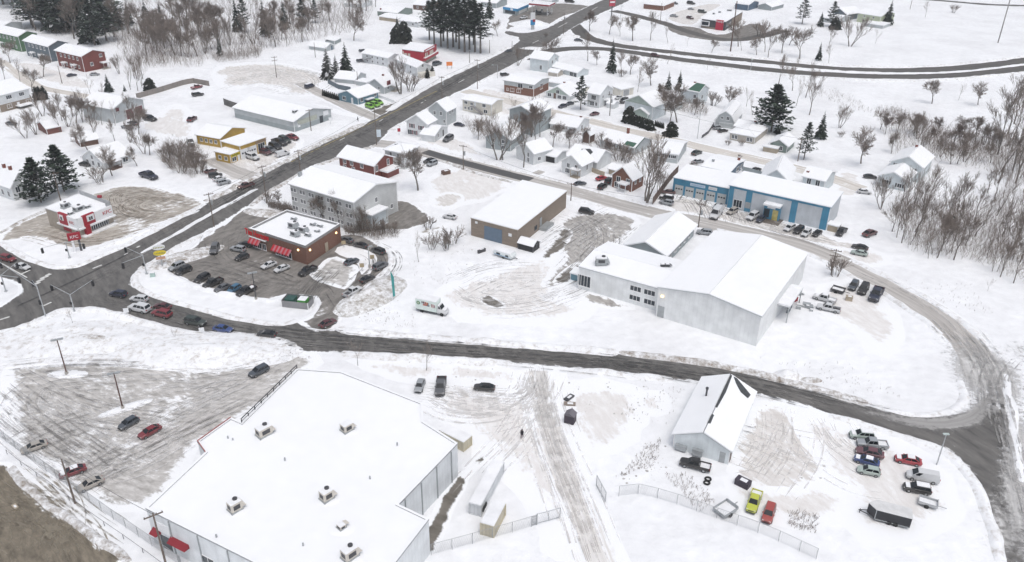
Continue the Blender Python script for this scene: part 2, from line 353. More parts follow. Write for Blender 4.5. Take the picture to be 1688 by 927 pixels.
# packed and driven-on areas first (lowest), then lots, then streets
lot('yard', [(690, 628), (790, 622), (870, 640), (905, 660), (960, 640), (985, 700), (960, 760), (1000, 860), (1020, 927), (900, 927), (880, 850), (820, 780), (790, 770), (770, 715), (705, 685)], PACK, 6)
lot('yard', [(700, 480), (790, 450), (860, 420), (910, 410), (940, 440), (930, 490), (1000, 500), (950, 540), (820, 535), (740, 530)], PACK, 6)
lot('yard', [(1050, 640), (1110, 650), (1105, 690), (1040, 680)], PACK, 4)
lot('parking_lot', [(1240, 655), (1300, 668), (1350, 683), (1405, 700), (1395, 745), (1350, 800), (1290, 830), (1220, 800), (1195, 775), (1215, 715)], TANLOT, 3)
lot('parking_lot', [(1190, 770), (1280, 800), (1390, 790), (1430, 850), (1300, 880), (1200, 830)], PACK, 5)
lot('parking_lot', [(340, 112), (420, 100), (500, 108), (548, 125), (536, 150), (500, 163), (430, 140), (365, 152)], TANLOT, 6)
lot('parking_lot', [(250, 190), (300, 165), (330, 205), (318, 240), (260, 225), (215, 215)], PACK, 5)
lot('parking_lot', [(390, 262), (440, 250), (490, 225), (505, 235), (470, 262), (430, 290), (390, 305), (345, 292), (345, 268)], TANLOT, 3)
lot('parking_lot', [(1085, 345), (1115, 318), (1200, 345), (1260, 352), (1350, 385), (1440, 405), (1440, 422), (1330, 402), (1180, 362)], TANLOT, 2.5)
lot('parking_lot', [(700, 290), (780, 268), (860, 298), (780, 345), (700, 325)], PACK, 4)
lot('parking_lot', [(700, 330), (735, 312), (775, 322), (760, 345), (720, 345)], TANLOT, 3)
lot('parking_lot', [(1380, 275), (1420, 285), (1440, 310), (1400, 330), (1368, 320)], PACK, 3)
lot('yard', [(600, 185), (660, 165), (700, 150), (690, 160), (640, 190), (610, 200)], BARE, 1.5)
lot('yard', [(930, 352), (1005, 345), (1062, 360), (1040, 392), (985, 420), (958, 447), (945, 470), (900, 480), (880, 470), (930, 420), (900, 405), (912, 385)], GRAV, 3)
lot('yard', [(925, 372), (955, 380), (925, 420), (890, 435), (885, 425), (905, 400)], BARE, 2)
lot('yard', [(948, 430), (962, 428), (950, 455), (940, 470), (905, 472), (915, 452)], BARE, 2)
lot('yard', [(785, 485), (810, 487), (845, 505), (820, 512), (795, 503)], BARE, 1.5)
lot('yard', [(955, 477), (1010, 490), (1060, 510), (1010, 512), (960, 497)], GRAV, 2)
lot('parking_lot', [(0, 600), (60, 600), (130, 590), (250, 596), (350, 608), (430, 582), (455, 572), (545, 582), (492, 638), (440, 668), (392, 697), (330, 727), (300, 800), (245, 848), (190, 845), (90, 795), (0, 708)], LOTB, 3)
lot('yard', [(0, 757), (20, 765), (60, 817), (110, 852), (180, 897), (222, 935), (120, 990), (-60, 960), (-60, 780)], roadmat('dry grass field', (.105, .09, .068), (.25, .215, .165), .10, (1, 3), R(-40), 1.0, streak=1.1), 2)
lot('parking_lot', [(0, 386), (40, 364), (78, 347), (150, 322), (190, 305), (240, 305), (300, 318), (345, 333), (330, 345), (270, 366), (200, 397), (130, 411), (105, 413), (60, 389), (20, 397), (0, 397)], SAND, 1.6)
lot('parking_lot', [(385, 350), (412, 340), (440, 352), (475, 352), (500, 420), (563, 386), (590, 388), (618, 398), (641, 417), (648, 432), (631, 452), (586, 494), (560, 526), (551, 545), (520, 552), (492, 530), (516, 520), (527, 503), (518, 488), (470, 483), (445, 497), (381, 485), (340, 476), (297, 460), (274, 447), (292, 428), (342, 388), (372, 368)], LOTA, 1.0, smooth=1)
lot('snow_patch', [(547, 415), (564, 401), (600, 409), (625, 424), (613, 449), (596, 458), (588, 430), (570, 425)], roadmat('lot snow', (.78, .77, .76), (.85, .85, .86), .5, (1, 1), 0, .5), .4)
lot('parking_lot', [(545, 420), (575, 428), (592, 440), (590, 462), (570, 482), (540, 470), (505, 460), (520, 440)], LOTB, 2)
lot('parking_lot', [(648, 328), (680, 335), (714, 357), (702, 374), (640, 380), (570, 388), (560, 380), (620, 356)], LOTA, 1.2)
lot('parking_lot', [(690, 372), (720, 370), (745, 372), (720, 385), (680, 388)], SAND, 2)
lot('parking_lot', [(832, 47), (838, 25), (870, 12), (905, 4), (985, 10), (955, 20), (925, 28), (900, 46), (872, 33), (835, 50)], LOTA, 1.5)
lot('parking_lot', [(1090, 28), (1150, 8), (1200, 5), (1160, 25), (1150, 42), (1120, 40)], TANLOT, 1.5)
lot('parking_lot', [(1095, 42), (1150, 44), (1175, 57), (1200, 57), (1225, 40), (1262, 38), (1262, 60), (1220, 70), (1150, 66), (1105, 54)], LOTA, 1.5)
lot('bare_strip', [(795, 745), (812, 735), (805, 752), (780, 780), (765, 800), (742, 840), (726, 880), (712, 910), (700, 925), (690, 920), (712, 850), (750, 790)], BARE, 1.2)
lot('parking_lot', [(735, 630), (770, 640), (830, 645), (868, 640), (850, 655), (790, 658), (745, 655)], TANLOT, 2)

lot('yard', [(560, 585), (700, 600), (850, 605), (870, 640), (700, 620), (690, 640), (600, 610)], PACK, 3)
lot('yard', [(905, 640), (960, 620), (1080, 640), (1060, 720), (1000, 760), (930, 740)], PACK, 6)
lot('yard', [(1260, 640), (1400, 700), (1480, 720), (1560, 770), (1600, 860), (1500, 900), (1400, 900), (1380, 800), (1330, 760)], PACK, 6)
lot('yard', [(780, 140), (840, 150), (960, 190), (1000, 205), (900, 195), (800, 190)], PACK, 4); lot('yard', [(650, 222), (700, 232), (760, 225), (830, 270), (720, 245)], PACK, 3)
lot('yard', [(1330, 405), (1440, 410), (1480, 430), (1440, 445), (1380, 425)], PACK, 3); lot('yard', [(1340, 470), (1400, 460), (1470, 500), (1500, 560), (1450, 600), (1400, 540), (1350, 520)], PACK, 4); lot('yard', [(0, 105), (60, 100), (150, 130), (170, 150), (90, 145)], PACK, 4); lot('yard', [(500, 165), (640, 205), (590, 195), (540, 185)], PACK, 3)
ribbon('residential_street', [(765, 150), (800, 158), (850, 170), (900, 183), (958, 196), (1020, 212), (1081, 226), (1127, 236), (1184, 250), (1266, 267), (1360, 290), (1420, 312)], 7.5, TANST)
ribbon('driveway', [(495, 137), (530, 155), (580, 178), (625, 197)], 7, SLUSH)
ribbon('driveway', [(0, 100), (55, 142), (90, 150), (140, 158), (190, 170)], 6, TANST)
ribbon('driveway', [(345, 262), (385, 283), (415, 292), (440, 295)], 8, SLUSH)
ribbon('driveway', [(893, 282), (875, 290), (862, 300)], 4, SLUSH)
ribbon('gravel_drive', [(885, 612), (893, 650), (900, 690), (915, 740), (940, 800), (962, 860), (990, 940)], 8, TRACK, 3.2)
ribbon('gravel_drive', [(893, 612), (890, 640), (892, 670), (900, 705)], 9, roadmat('grey track', (.52, .505, .49), (.74, .73, .715), .42, (.6, 14), 0, .6, uv=True, streak=1.5), 4)
ribbon('frontage_road', [(1010, 18), (1050, 26), (1100, 40), (1140, 55), (1200, 68), (1250, 62), (1290, 50)], 8, ASPH)
ribbon('side_street', [(615, 236), (650, 240), (690, 247), (754, 266), (823, 284), (875, 297), (946, 316), (1020, 337), (1100, 357), (1170, 369), (1250, 388), (1330, 407), (1395, 436), (1470, 474), (1525, 505), (1578, 545), (1612, 590), (1626, 630)], 8.5, SLUSH)
ribbon('side_street', [(700, 250), (754, 266), (823, 284), (875, 297)], 6, ASPH2)
ribbon('highway', [(935, 32), (952, 47), (962, 60), (985, 68), (1020, 76), (1102, 86), (1175, 94), (1245, 101), (1348, 112), (1450, 117), (1553, 115), (1640, 107), (1720, 96)], 9, ASPH)
ribbon('highway', [(862, 98), (885, 88), (930, 80), (985, 80), (1025, 84), (1102, 96), (1175, 105), (1245, 113), (1348, 123), (1450, 127), (1553, 126), (1640, 119), (1720, 109)], 9, ASPH)
ribbon('far_road', [(1400, -12), (1480, -4), (1560, 2), (1640, 9), (1720, 10)], 7, ASPH)
# the main street: both edges traced, so it is laid as one tapering sheet
lot('main_street', [(-60, 540), (0, 505), (37, 482), (28, 467), (0, 457), (-60, 440), (-60, 388), (0, 397), (25, 414), (61, 431), (102, 441), (131, 437), (156, 425), (205, 404), (262, 374), (340, 334), (391, 308), (434, 285), (524, 240), (602, 204), (640, 184), (680, 158), (729, 131), (791, 104), (844, 77), (860, 64), (830, 56), (832, 50), (862, 56), (897, 49), (926, 33), (953, 18), (985, 4), (1010, -8), (1045, -22), (1075, -20), (1045, -2), (1010, 14), (983, 26), (948, 44), (905, 71), (877, 90), (844, 109), (778, 141), (743, 158), (704, 180), (660, 205), (640, 217), (622, 240), (560, 258), (520, 272), (480, 294), (440, 318), (412, 338), (380, 362), (345, 380), (300, 402), (262, 424), (227, 446), (216, 462), (217, 468), (246, 483), (340, 511), (401, 527), (471, 534), (492, 529), (520, 545), (552, 542), (568, 547), (680, 556), (762, 563), (885, 572), (1020, 583), (1143, 597), (1225, 612), (1295, 631), (1360, 648), (1430, 669), (1491, 685), (1524, 688), (1563, 686), (1592, 680), (1618, 674), (1645, 672), (1662, 674), (1668, 692), (1674, 739), (1684, 788), (1692, 830), (1720, 950), (1655, 950), (1640, 880), (1614, 803), (1594, 772), (1569, 750), (1532, 732), (1471, 713), (1403, 692), (1348, 677), (1295, 662), (1243, 649), (1151, 631), (1020, 614), (942, 608), (850, 599), (811, 597), (680, 588), (606, 584), (543, 581), (434, 577), (418, 570), (340, 556), (266, 537), (205, 521), (160, 508), (131, 509), (98, 511), (76, 522), (20, 544), (-60, 600)],
    roadmat('street surface', (.085, .082, .079), (.175, .168, .158), .055, (1, 5), R(-35), .7, streak=1.0), 1.3, step=2.0, smooth=1, jit=.2)
PALE = roadmat('pale slush', (.40, .393, .385), (.66, .652, .64), .22, (.6, 18), 0, .5, uv=True, streak=1.5, fade=True)
ribbon('street_slush', [(1560, 535), (1600, 575), (1630, 620), (1640, 660), (1632, 690)], 16, PALE, 5, soft=True)
ribbon('street_slush', [(1640, 600), (1634, 650), (1612, 685), (1570, 700), (1520, 699), (1470, 688), (1410, 672), (1340, 652)], 5.5, roadmat('slush lane', (.22, .213, .205), (.44, .43, .42), -.08, (.6, 18), 0, .5, uv=True, streak=1.4, fade=True), 2.6, soft=True)
ribbon('street_slush', [(1672, 640), (1678, 700), (1686, 770), (1700, 850), (1715, 950)], 7, PALE, 3, soft=True)
ribbon('street_slush', [(1625, 770), (1650, 830), (1668, 890), (1682, 960)], 9, PALE, 3.5, soft=True); ribbon('street_slush', [(1652, 700), (1662, 780), (1680, 860), (1695, 960)], 5, PALE, 2.4, soft=True)
ribbon('side_street', [(1625, 590), (1660, 590), (1710, 585), (1770, 578)], 13, PALE, 4, soft=True)
# snow covered median and painted markings
PAINT = mat('worn road paint', (.62, .62, .60), .7, .25, 2); YPAINT = mat('worn yellow road paint', (.55, .42, .10), .7, .25, 2)
def strip(name, pix, wd, m, z=None, smooth=2):
    c = resample(chaikin([P(*q) for q in pix], False, smooth), 2.0); mb = MB(); zz = z or ZL[0]; ZL[0] += .004
    for i in range(len(c)):
        t = (c[min(i + 1, len(c) - 1)] - c[max(i - 1, 0)]).normalized(); nr = Vector((-t.y, t.x, 0)) * wd / 2
        for s_ in (-1, 1): q = c[i] + nr * s_; mb.v.append((q.x, q.y, zz))
    for i in range(len(c) - 1): a = 2 * i; mb.f.append((a, a + 1, a + 3, a + 2)); mb.m.append(0)
    return tag(mb.obj(name, m, fix=True), kind='structure')
bank([(231, 419), (262, 402), (300, 380), (340, 357), (380, 335), (425, 311)], 1.6, .4, SNOW)
ZL[0] = .09
for a, b in [((153, 443.5), (168, 437.5)), ((205, 421), (212, 418)), ((225, 409), (231, 406)), ((33, 453.5), (50, 446)), ((0, 528), (16, 523)), ((72, 505), (85, 499)),
             ((355, 328), (360, 325)), ((420, 296), (427, 292)), ((560, 232), (568, 228)), ((625, 201), (632, 197)), ((694, 171), (702, 166)), ((755, 137), (765, 132)), ((878, 72), (888, 67)), ((920, 46), (935, 38)), ((968, 22), (985, 12))]:
    strip('lane_marking', [a, b], .5, PAINT, smooth=0)
for a, b in [((55, 471), (66, 466)), ((61, 466), (73, 460.5)), ((67, 461), (79, 456)), ((76, 456), (84, 452.5)), ((99, 442.5), (110, 445)), ((112, 441.5), (120, 444))]: strip('crosswalk_bar', [a, b], .9, PAINT, smooth=0)
for a, b in [((0, 434), (45, 459)), ((205, 515), (211, 519))]: strip('stop_line', [a, b], .35, PAINT, smooth=0)
strip('lane_line', [(480, 268), (560, 229), (640, 190), (720, 151)], .18, YPAINT); strip('lane_line', [(30, 505), (90, 479), (170, 441), (225, 412)], .18, BLACK)
# curbs and ploughed banks along the streets
for pts, wd, ht, m in [
    ([(0, 399), (25, 416), (61, 433), (102, 443), (131, 439), (156, 427), (205, 406), (262, 376), (340, 335)], 2.2, .5, BANK),
    ([(340, 333), (391, 307), (434, 284), (524, 239), (600, 204)], 3.0, .7, DIRTYBANK),
    ([(640, 183), (680, 157), (729, 130), (791, 103), (844, 76)], 3.5, .8, BANK),
    ([(640, 218), (660, 206), (704, 181), (743, 159)], 2.4, .6, BANK), ([(778, 142), (844, 110), (877, 91)], 2.4, .6, BANK),
    ([(412, 340), (440, 319), (480, 295), (545, 264), (615, 242)], 2.2, .5, DIRTYBANK),
    ([(350, 380), (300, 404), (264, 426), (229, 448), (218, 465), (246, 485), (300, 502), (340, 513), (401, 529), (471, 536), (490, 528)], 2.0, .5, BANK),
    ([(495, 524), (514, 518), (525, 503), (517, 488)], 1.6, .5, SNOW),
    ([(272, 449), (297, 463), (340, 478), (381, 487), (445, 499), (462, 490)], 2.0, .6, SNOW),
    ([(552, 540), (575, 547), (680, 555), (762, 562), (885, 571), (1020, 582)], 3.0, .6, BANK),
    ([(1020, 582), (1143, 595), (1225, 610), (1295, 629), (1360, 645), (1430, 667)], 2.6, .6, DIRTYBANK), ([(1430, 667), (1491, 682), (1524, 685), (1560, 681), (1582, 672), (1590, 655), (1582, 625)], 1.8, .35, BANK),
    ([(0, 557), (20, 546), (76, 524), (98, 513), (131, 511), (160, 510), (205, 523), (266, 539), (340, 558), (418, 572), (436, 580)], 2.4, .6, BANK),
    ([(560, 584), (606, 586), (680, 590), (811, 599), (845, 601)], 2.8, .7, BANK), ([(945, 611), (1020, 616), (1110, 627)], 2.4, .5, BANK),
    ([(1243, 651), (1275, 659)], 2.0, .5, BANK), ([(1365, 684), (1403, 694), (1471, 715), (1532, 734), (1569, 752), (1594, 775), (1614, 806), (1640, 885), (1655, 940)], 2.0, .5, BANK),
    ([(1655, 612), (1663, 650), (1670, 690), (1676, 740), (1688, 800)], 1.8, .3, SNOW),
    ([(690, 241), (754, 258), (823, 274), (875, 287), (946, 305), (1020, 326), (1070, 340)], 1.8, .45, BANK), ([(719, 263), (766, 279), (795, 289), (844, 301)], 1.8, .5, DIRTYBANK),
    ([(940, 325), (1010, 345)], 1.8, .45, BANK), ([(1180, 377), (1260, 398), (1340, 421), (1389, 448), (1463, 487), (1512, 520), (1553, 552)], 1.8, .5, BANK), ([(1400, 428), (1479, 465), (1532, 494), (1594, 535), (1630, 572)], 2.2, .5, BANK),
    ([(584, 496), (631, 452), (648, 430), (641, 415), (615, 395)], 1.6, .5, BANK),
    ([(330, 346), (270, 369), (200, 399), (150, 413)], 2.0, .5, BANK), ([(0, 385), (40, 362), (78, 345)], 1.6, .4, DIRTYBANK),
    ([(1040, 82.5), (1155, 96), (1266, 107), (1360, 117), (1480, 121.8), (1594, 119.5), (1700, 104)], 2.0, .4, SNOW),
    ([(1020, 71), (1102, 81), (1245, 96), (1360, 107), (1450, 111.5), (1553, 109.5), (1700, 92)], 3, .6, BANK), ([(1020, 89), (1122, 104), (1225, 118), (1360, 130), (1471, 134), (1553, 133), (1700, 119)], 3, .6, BANK),
    ([(15, 770), (58, 820), (110, 855), (178, 899), (215, 927)], 1.6, .4, DIRTYBANK), ([(0, 600), (60, 598), (130, 588), (250, 594), (345, 606)], 2.5, .4, BANK)]:
    bank(pts, wd, ht, m)
mound(612, 490, 5, 11, 1.6, snowmat('sand heap', 1.0, (.30, .27, .23)), 'sand_and_snow_pile', R(-35)); mound(634, 473, 5, 6, 1.3, MATS['sand heap'], 'sand_and_snow_pile', R(-30))
mound(872, 40, 12, 9, 2.2, SNOW); mound(1297, 620, 3, 2.2, 1.3, BANK); mound(1337, 627, 2.5, 1.2, .5, DIRTYBANK); mound(112, 617, 4.5, 1.8, .5, SNOW, n=12); mound(207, 673, 5.5, 1.5, .5, SNOW, rz=R(35), n=12); mound(415, 584, 6, 4, .9, BANK); mound(150, 562, 26, 9, .8, BANK, n=40); mound(330, 578, 22, 8, 1.5, BANK, n=40); mound(145, 560, 12, 3, .7, DIRTYBANK)
mound(440, 352, 8, 3, .7, DIRTYBANK, rz=R(-15)); mound(300, 425, 4, 12, .7, DIRTYBANK, rz=R(-50)); mound(940, 60, 6, 5, .8, BANK); mound(880, 80, 8, 4, .7, BANK)

# tyre tracks: thin pressed or scraped lines along the ways vehicles really take
def tracks(name, flows, n, spread, m, wd=.3, seg=(8, 30), seed=1, z=.075):
    rn = random.Random(seed); mb = MB()
    fl = [resample(chaikin([P(*q) for q in f], False, 3), 1.2) for f in flows]
    for no in range(n):
        z += .0006; c = rn.choice(fl); L = min(len(c) - 2, int(rn.uniform(*seg) / 1.2)); s = rn.randint(0, max(0, len(c) - L - 1)); off = max(-1.7 * spread, min(1.7 * spread, rn.gauss(0, spread))); dr = rn.uniform(-.05, .05)
        for g in (-.75, .75):
            pr = None; z += .0003
            for i in range(s, s + L):
                t = c[min(i + 1, len(c) - 1)] - c[max(i - 1, 0)]; t.normalize(); nr = Vector((-t.y, t.x, 0)); q = c[i] + nr * (off + g + dr * (i - s)); w_ = wd * rn.uniform(.5, 1) * min(1, (i - s) / 3, (s + L - 1 - i) / 3) / 2 + .02; cur = (q + nr * w_, q - nr * w_)
                if pr and rn.random() < .86: k = len(mb.v); mb.v += [(x.x, x.y, z) for x in (pr[0], pr[1], cur[1], cur[0])]; mb.f.append((k, k + 1, k + 2, k + 3)); mb.m.append(0)
                pr = cur
    return tag(mb.obj(name, m, fix=True), kind='structure')
TD = mat('dark tyre track', (.30, .285, .27), .8, .3, .6, alpha=.62); TDD = mat('wet tyre track', (.085, .08, .075), .6, .3, .6, alpha=.62); TL = mat('pale tyre track', (.66, .65, .64), .8, .15, .6, alpha=.62); TT = mat('tan tyre track', (.58, .555, .53), .8, .2, .6, alpha=.62); TTL = mat('light tan tyre track', (.735, .72, .705), .8, .1, .6, alpha=.62)
SF = [[(0, 612), (120, 598), (250, 602), (360, 612), (440, 592), (500, 580)], [(0, 640), (60, 690), (130, 740), (220, 805)], [(520, 586), (410, 640), (310, 690), (240, 738), (180, 758), (110, 728), (50, 680), (0, 640)], [(430, 600), (250, 622), (140, 632), (72, 640), (60, 668), (110, 700), (190, 690), (280, 662), (420, 620)], [(330, 730), (250, 700), (160, 690), (80, 660), (0, 620)], [(140, 790), (210, 740), (320, 690), (430, 640)], [(30, 745), (80, 715), (160, 690)], [(130, 805), (170, 775), (230, 750)]]
tracks('tyre_tracks', SF, 130, 3.4, TL, .26, seed=1); tracks('tyre_tracks', SF, 46, 3.0, TD, .28, seed=2, z=.2); tracks('tyre_tracks', SF[:3], 12, 1.6, mat('deep track', (.21, .20, .19), .8, .3, .6, alpha=.62), .35, seed=3, z=.29)
YF = [[(880, 605), (893, 660), (910, 730), (945, 810), (990, 940)], [(885, 610), (880, 660), (820, 690), (740, 690), (690, 660)], [(890, 615), (870, 660), (800, 655), (700, 640)], [(893, 640), (850, 720), (800, 770), (760, 820)]]
tracks('tyre_tracks', YF, 50, 2.4, TTL, .28, (10, 45), 4); tracks('tyre_tracks', YF[:1], 8, 1.0, TT, .26, (20, 60), 5, .165)
RF = [[(1290, 665), (1280, 710), (1250, 760), (1190, 775)], [(1320, 672), (1330, 730), (1400, 790), (1470, 800)], [(1300, 668), (1310, 740), (1260, 810)], [(1240, 700), (1300, 722), (1380, 735)], [(1200, 720), (1260, 742), (1310, 760)], [(1350, 690), (1380, 740), (1440, 760)]]
tracks('tyre_tracks', RF, 26, 3.2, TTL, .22, (6, 24), 6); tracks('tyre_tracks', RF, 5, 3, mat('soft tan track', (.61, .585, .56), .8, .2, alpha=.62), .25, (6, 20), 7, .165); tracks('tyre_tracks', [[(1210, 705), (1250, 715)], [(1205, 715), (1240, 724)], [(1200, 735), (1230, 742)]], 5, .3, TDD, .3, (5, 8), 8, .21)
GF = [[(1050, 362), (1000, 400), (960, 450), (920, 475), (850, 480)], [(930, 350), (990, 370), (985, 420), (940, 460)], [(1020, 350), (960, 380), (900, 420)], [(940, 470), (870, 500), (780, 500), (740, 470)], [(900, 450), (820, 450), (760, 480)]]
tracks('tyre_tracks', GF, 90, 3.5, TL, .25, (6, 26), 9); tracks('tyre_tracks', GF[:3], 26, 3.0, mat('grey gravel track', (.25, .24, .225), alpha=.62), .3, (6, 22), 10, .165)
KF = [[(0, 390), (60, 378), (130, 402), (220, 385), (320, 350)], [(300, 340), (230, 312), (180, 320), (190, 350), (260, 360), (320, 345)], [(320, 340), (250, 325), (210, 340), (240, 355), (300, 345)]]
tracks('tyre_tracks', KF, 50, 2.5, mat('sandy pale track', (.52, .47, .40), .8, .2, alpha=.62), .24, (6, 30), 11); tracks('tyre_tracks', KF, 40, 2.5, mat('sandy dark track', (.25, .215, .175), .8, .2, alpha=.62), .28, (6, 30), 12, .165)
BF = [[(1090, 335), (1130, 322), (1180, 340), (1240, 358), (1330, 390), (1420, 412)], [(1130, 322), (1150, 340), (1160, 362)], [(1200, 335), (1220, 355), (1225, 372)], [(1260, 365), (1330, 392)]]
tracks('tyre_tracks', BF, 60, 2.2, TT, .25, (6, 20), 13); tracks('tyre_tracks', BF, 40, 2.2, TTL, .22, (6, 20), 14, .165); tracks('tyre_tracks', [[(1118, 316), (1105, 335)], [(1132, 319), (1119, 338)], [(1148, 322), (1136, 341)], [(1164, 326), (1152, 345)], [(1180, 330), (1168, 348)], [(1196, 334), (1184, 352)]], 12, .1, TD, .35, (7, 10), 15, .23)
RL = [[(560, 530), (540, 505), (520, 470), (450, 465), (380, 440), (350, 400), (400, 350)], [(480, 480), (420, 455), (330, 430), (300, 450)], [(560, 530), (590, 480), (640, 440), (630, 415), (580, 400)], [(550, 440), (520, 470), (500, 500)]]
tracks('tyre_tracks', RL, 40, 2.2, mat('faint lot track', (.31, .295, .275), .8, .2, alpha=.62), .22, (8, 26), 16); tracks('tyre_tracks', RL, 24, 2.2, mat('damp lot track', (.115, .108, .10), alpha=.62), .25, (8, 26), 17, .165)
MS = [[(30, 520), (150, 460), (270, 400), (430, 300), (560, 240), (700, 165), (840, 90), (950, 40)], [(60, 505), (230, 415), (420, 300), (640, 195), (830, 88)], [(160, 490), (300, 535), (430, 562), (600, 572), (800, 585), (1000, 600), (1200, 628), (1400, 680), (1540, 715)], [(120, 480), (330, 530), (520, 560), (700, 572), (1000, 595), (1250, 637), (1480, 702)]]
tracks('tyre_tracks', MS, 80, 1.5, mat('salt streak', (.225, .217, .205), .8, .2, alpha=.62), .3, (15, 60), 18, .102); tracks('tyre_tracks', MS, 40, 1.5, mat('wet streak', (.078, .075, .072), .5, .2, alpha=.62), .4, (15, 60), 19, .19)
tracks('tyre_tracks', [[(0, 790), (60, 830), (80, 880), (40, 927)], [(20, 770), (100, 850), (190, 915)], [(-20, 860), (40, 850), (90, 890), (110, 940)]], 60, 3, mat('field track', (.28, .245, .19), .9, .2, alpha=.62), .25, (6, 30), 20); tracks('tyre_tracks', [[(345, 115), (430, 105), (530, 128), (505, 155), (430, 135), (365, 145)], [(360, 150), (440, 118), (530, 135)]], 50, 5, TTL, .35, (10, 40), 21); tracks('tyre_tracks', [[(1560, 520), (1610, 570), (1640, 630), (1650, 700), (1680, 800), (1710, 930)], [(1400, 440), (1480, 475), (1560, 530), (1620, 600), (1640, 690)], [(1660, 590), (1630, 620), (1640, 690)]], 44, 1.7, mat('grey slush track', (.45, .44, .43), .8, .15, alpha=.62), .3, (10, 30), 22, .21)
# ------------------------------------------------------------------ buildings
def frame(L, M, Rr, Mb, fit=True):
    """three eave corners and the foot of the nearest corner -> origin, turn, length of the wall M-R (local x), of the wall M-L (local y), eave height"""
    g = P(*Mb); h = max(1.6, height(g, M[1]))
    pm, pl, pr = P(M[0], M[1], h), P(L[0], L[1], h), P(Rr[0], Rr[1], h)
    e1 = pl - pm; e2 = pr - pm; l1, l2 = e1.length, e2.length
    a1 = math.atan2(e1.y, e1.x); a2 = math.atan2(e2.y, e2.x); d = (a1 - a2) % (2 * math.pi); err = d - math.pi / 2
    wgt = l2 ** 2 / (l1 ** 2 + l2 ** 2); rz = a2 + err * (1 - wgt)
    return Vector((pm.x, pm.y, 0)), rz, l2, l1, h
WINM = {}
def window_mesh(wd, ht, dark=True, trim=TRIM, bars=1):
    k = (round(wd, 2), round(ht, 2), trim.name, bars)
    if k in WINM: return WINM[k]
    mb = MB(); f = .11; x = wd / 2; z = ht / 2   # faces -Y
    mb.box(-x - f, -.07, -z - f, x + f, 0, -z); mb.box(-x - f, -.07, z, x + f, 0, z + f); mb.box(-x - f, -.07, -z, -x, 0, z); mb.box(x, -.07, -z, x + f, 0, z)
    mb.box(-x, -.025, -z, x, -.005, z, 1)
    for i in range(1, bars + 1): q = -x + wd * i / (bars + 1); mb.box(q - .04, -.05, -z, q + .04, -.026, z)
    mb.box(-x - f - .06, -.14, -z - f - .05, x + f + .06, -.0, -z - f)
    WINM[k] = mb.mesh('window', [trim, GLASS]); return WINM[k]
class B: pass
def on(b, wall, t, z):
    """point and turn on a wall, t from the nearest corner outwards"""
    if wall == 'R': return (t * b.lx, -.004, z), 0.
    if wall == 'L': return (-.004, t * b.ly, z), -math.pi / 2
    if wall == 'r': return (b.lx + .004, t * b.ly, z), math.pi / 2
def windows(b, wall, spec):
    """spec: list of (t, z, width, height[, bars])"""
    for s in spec:
        loc, rz = on(b, wall, s[0], s[1]); link('window', window_mesh(s[2], s[3], trim=b.trim, bars=s[4] if len(s) > 4 else 1), b.root, Vector(loc) + b.off, rz)
def grid(n, rows, h, wd=1.0, ht=1.3, lo=.1, hi=.9):
    out = []
    for r in range(rows):
        z = h * (r + .55) / rows
        for i in range(n): out.append((lo + (hi - lo) * ((i + .5) / n), z, wd, min(ht, h / rows * .6)))
    return out
def slab(b, wall, name, t, z, wd, ht, m, proud=.08, mesh=None):
    loc, rz = on(b, wall, t, z); mb = MB(); mb.box(-wd / 2, -proud, 0, wd / 2, 0, ht)
    return mb.obj(name, m, b.root, Vector(loc) + b.off, rz)
def garage_door(b, wall, t, wd, ht, m, panes=True, z=0.02):
    loc, rz = on(b, wall, t, z); mb = MB(); n = 4
    for i in range(n): mb.box(-wd / 2, -.05, ht * i / n + .015, wd / 2, 0, ht * (i + 1) / n - .015, 0)
    mb.box(-wd / 2 - .12, -.09, 0, -wd / 2, 0, ht + .12, 1); mb.box(wd / 2, -.09, 0, wd / 2 + .12, 0, ht + .12, 1); mb.box(-wd / 2, -.09, ht, wd / 2, 0, ht + .12, 1)
    if panes:
        for i in range(3): c = (i - 1) * wd * .3; mb.box(c - wd * .1, -.07, ht * .54, c + wd * .1, -.051, ht * .68, 2)
    return mb.obj('garage_door', [m, b.trim, GLASS], b.root, Vector(loc) + b.off, rz)
def door(b, wall, t, m, wd=1.0, ht=2.1, z=.05):
    loc, rz = on(b, wall, t, z); mb = MB(); mb.box(-wd / 2, -.06, 0, wd / 2, 0, ht); d = mb.obj('door', m, b.root, Vector(loc) + b.off, rz)
    h = MB(); h.box(wd / 2 - .2, -.12, 1, wd / 2 - .1, -.06, 1.12); h.obj('handle', STEEL, d); return d
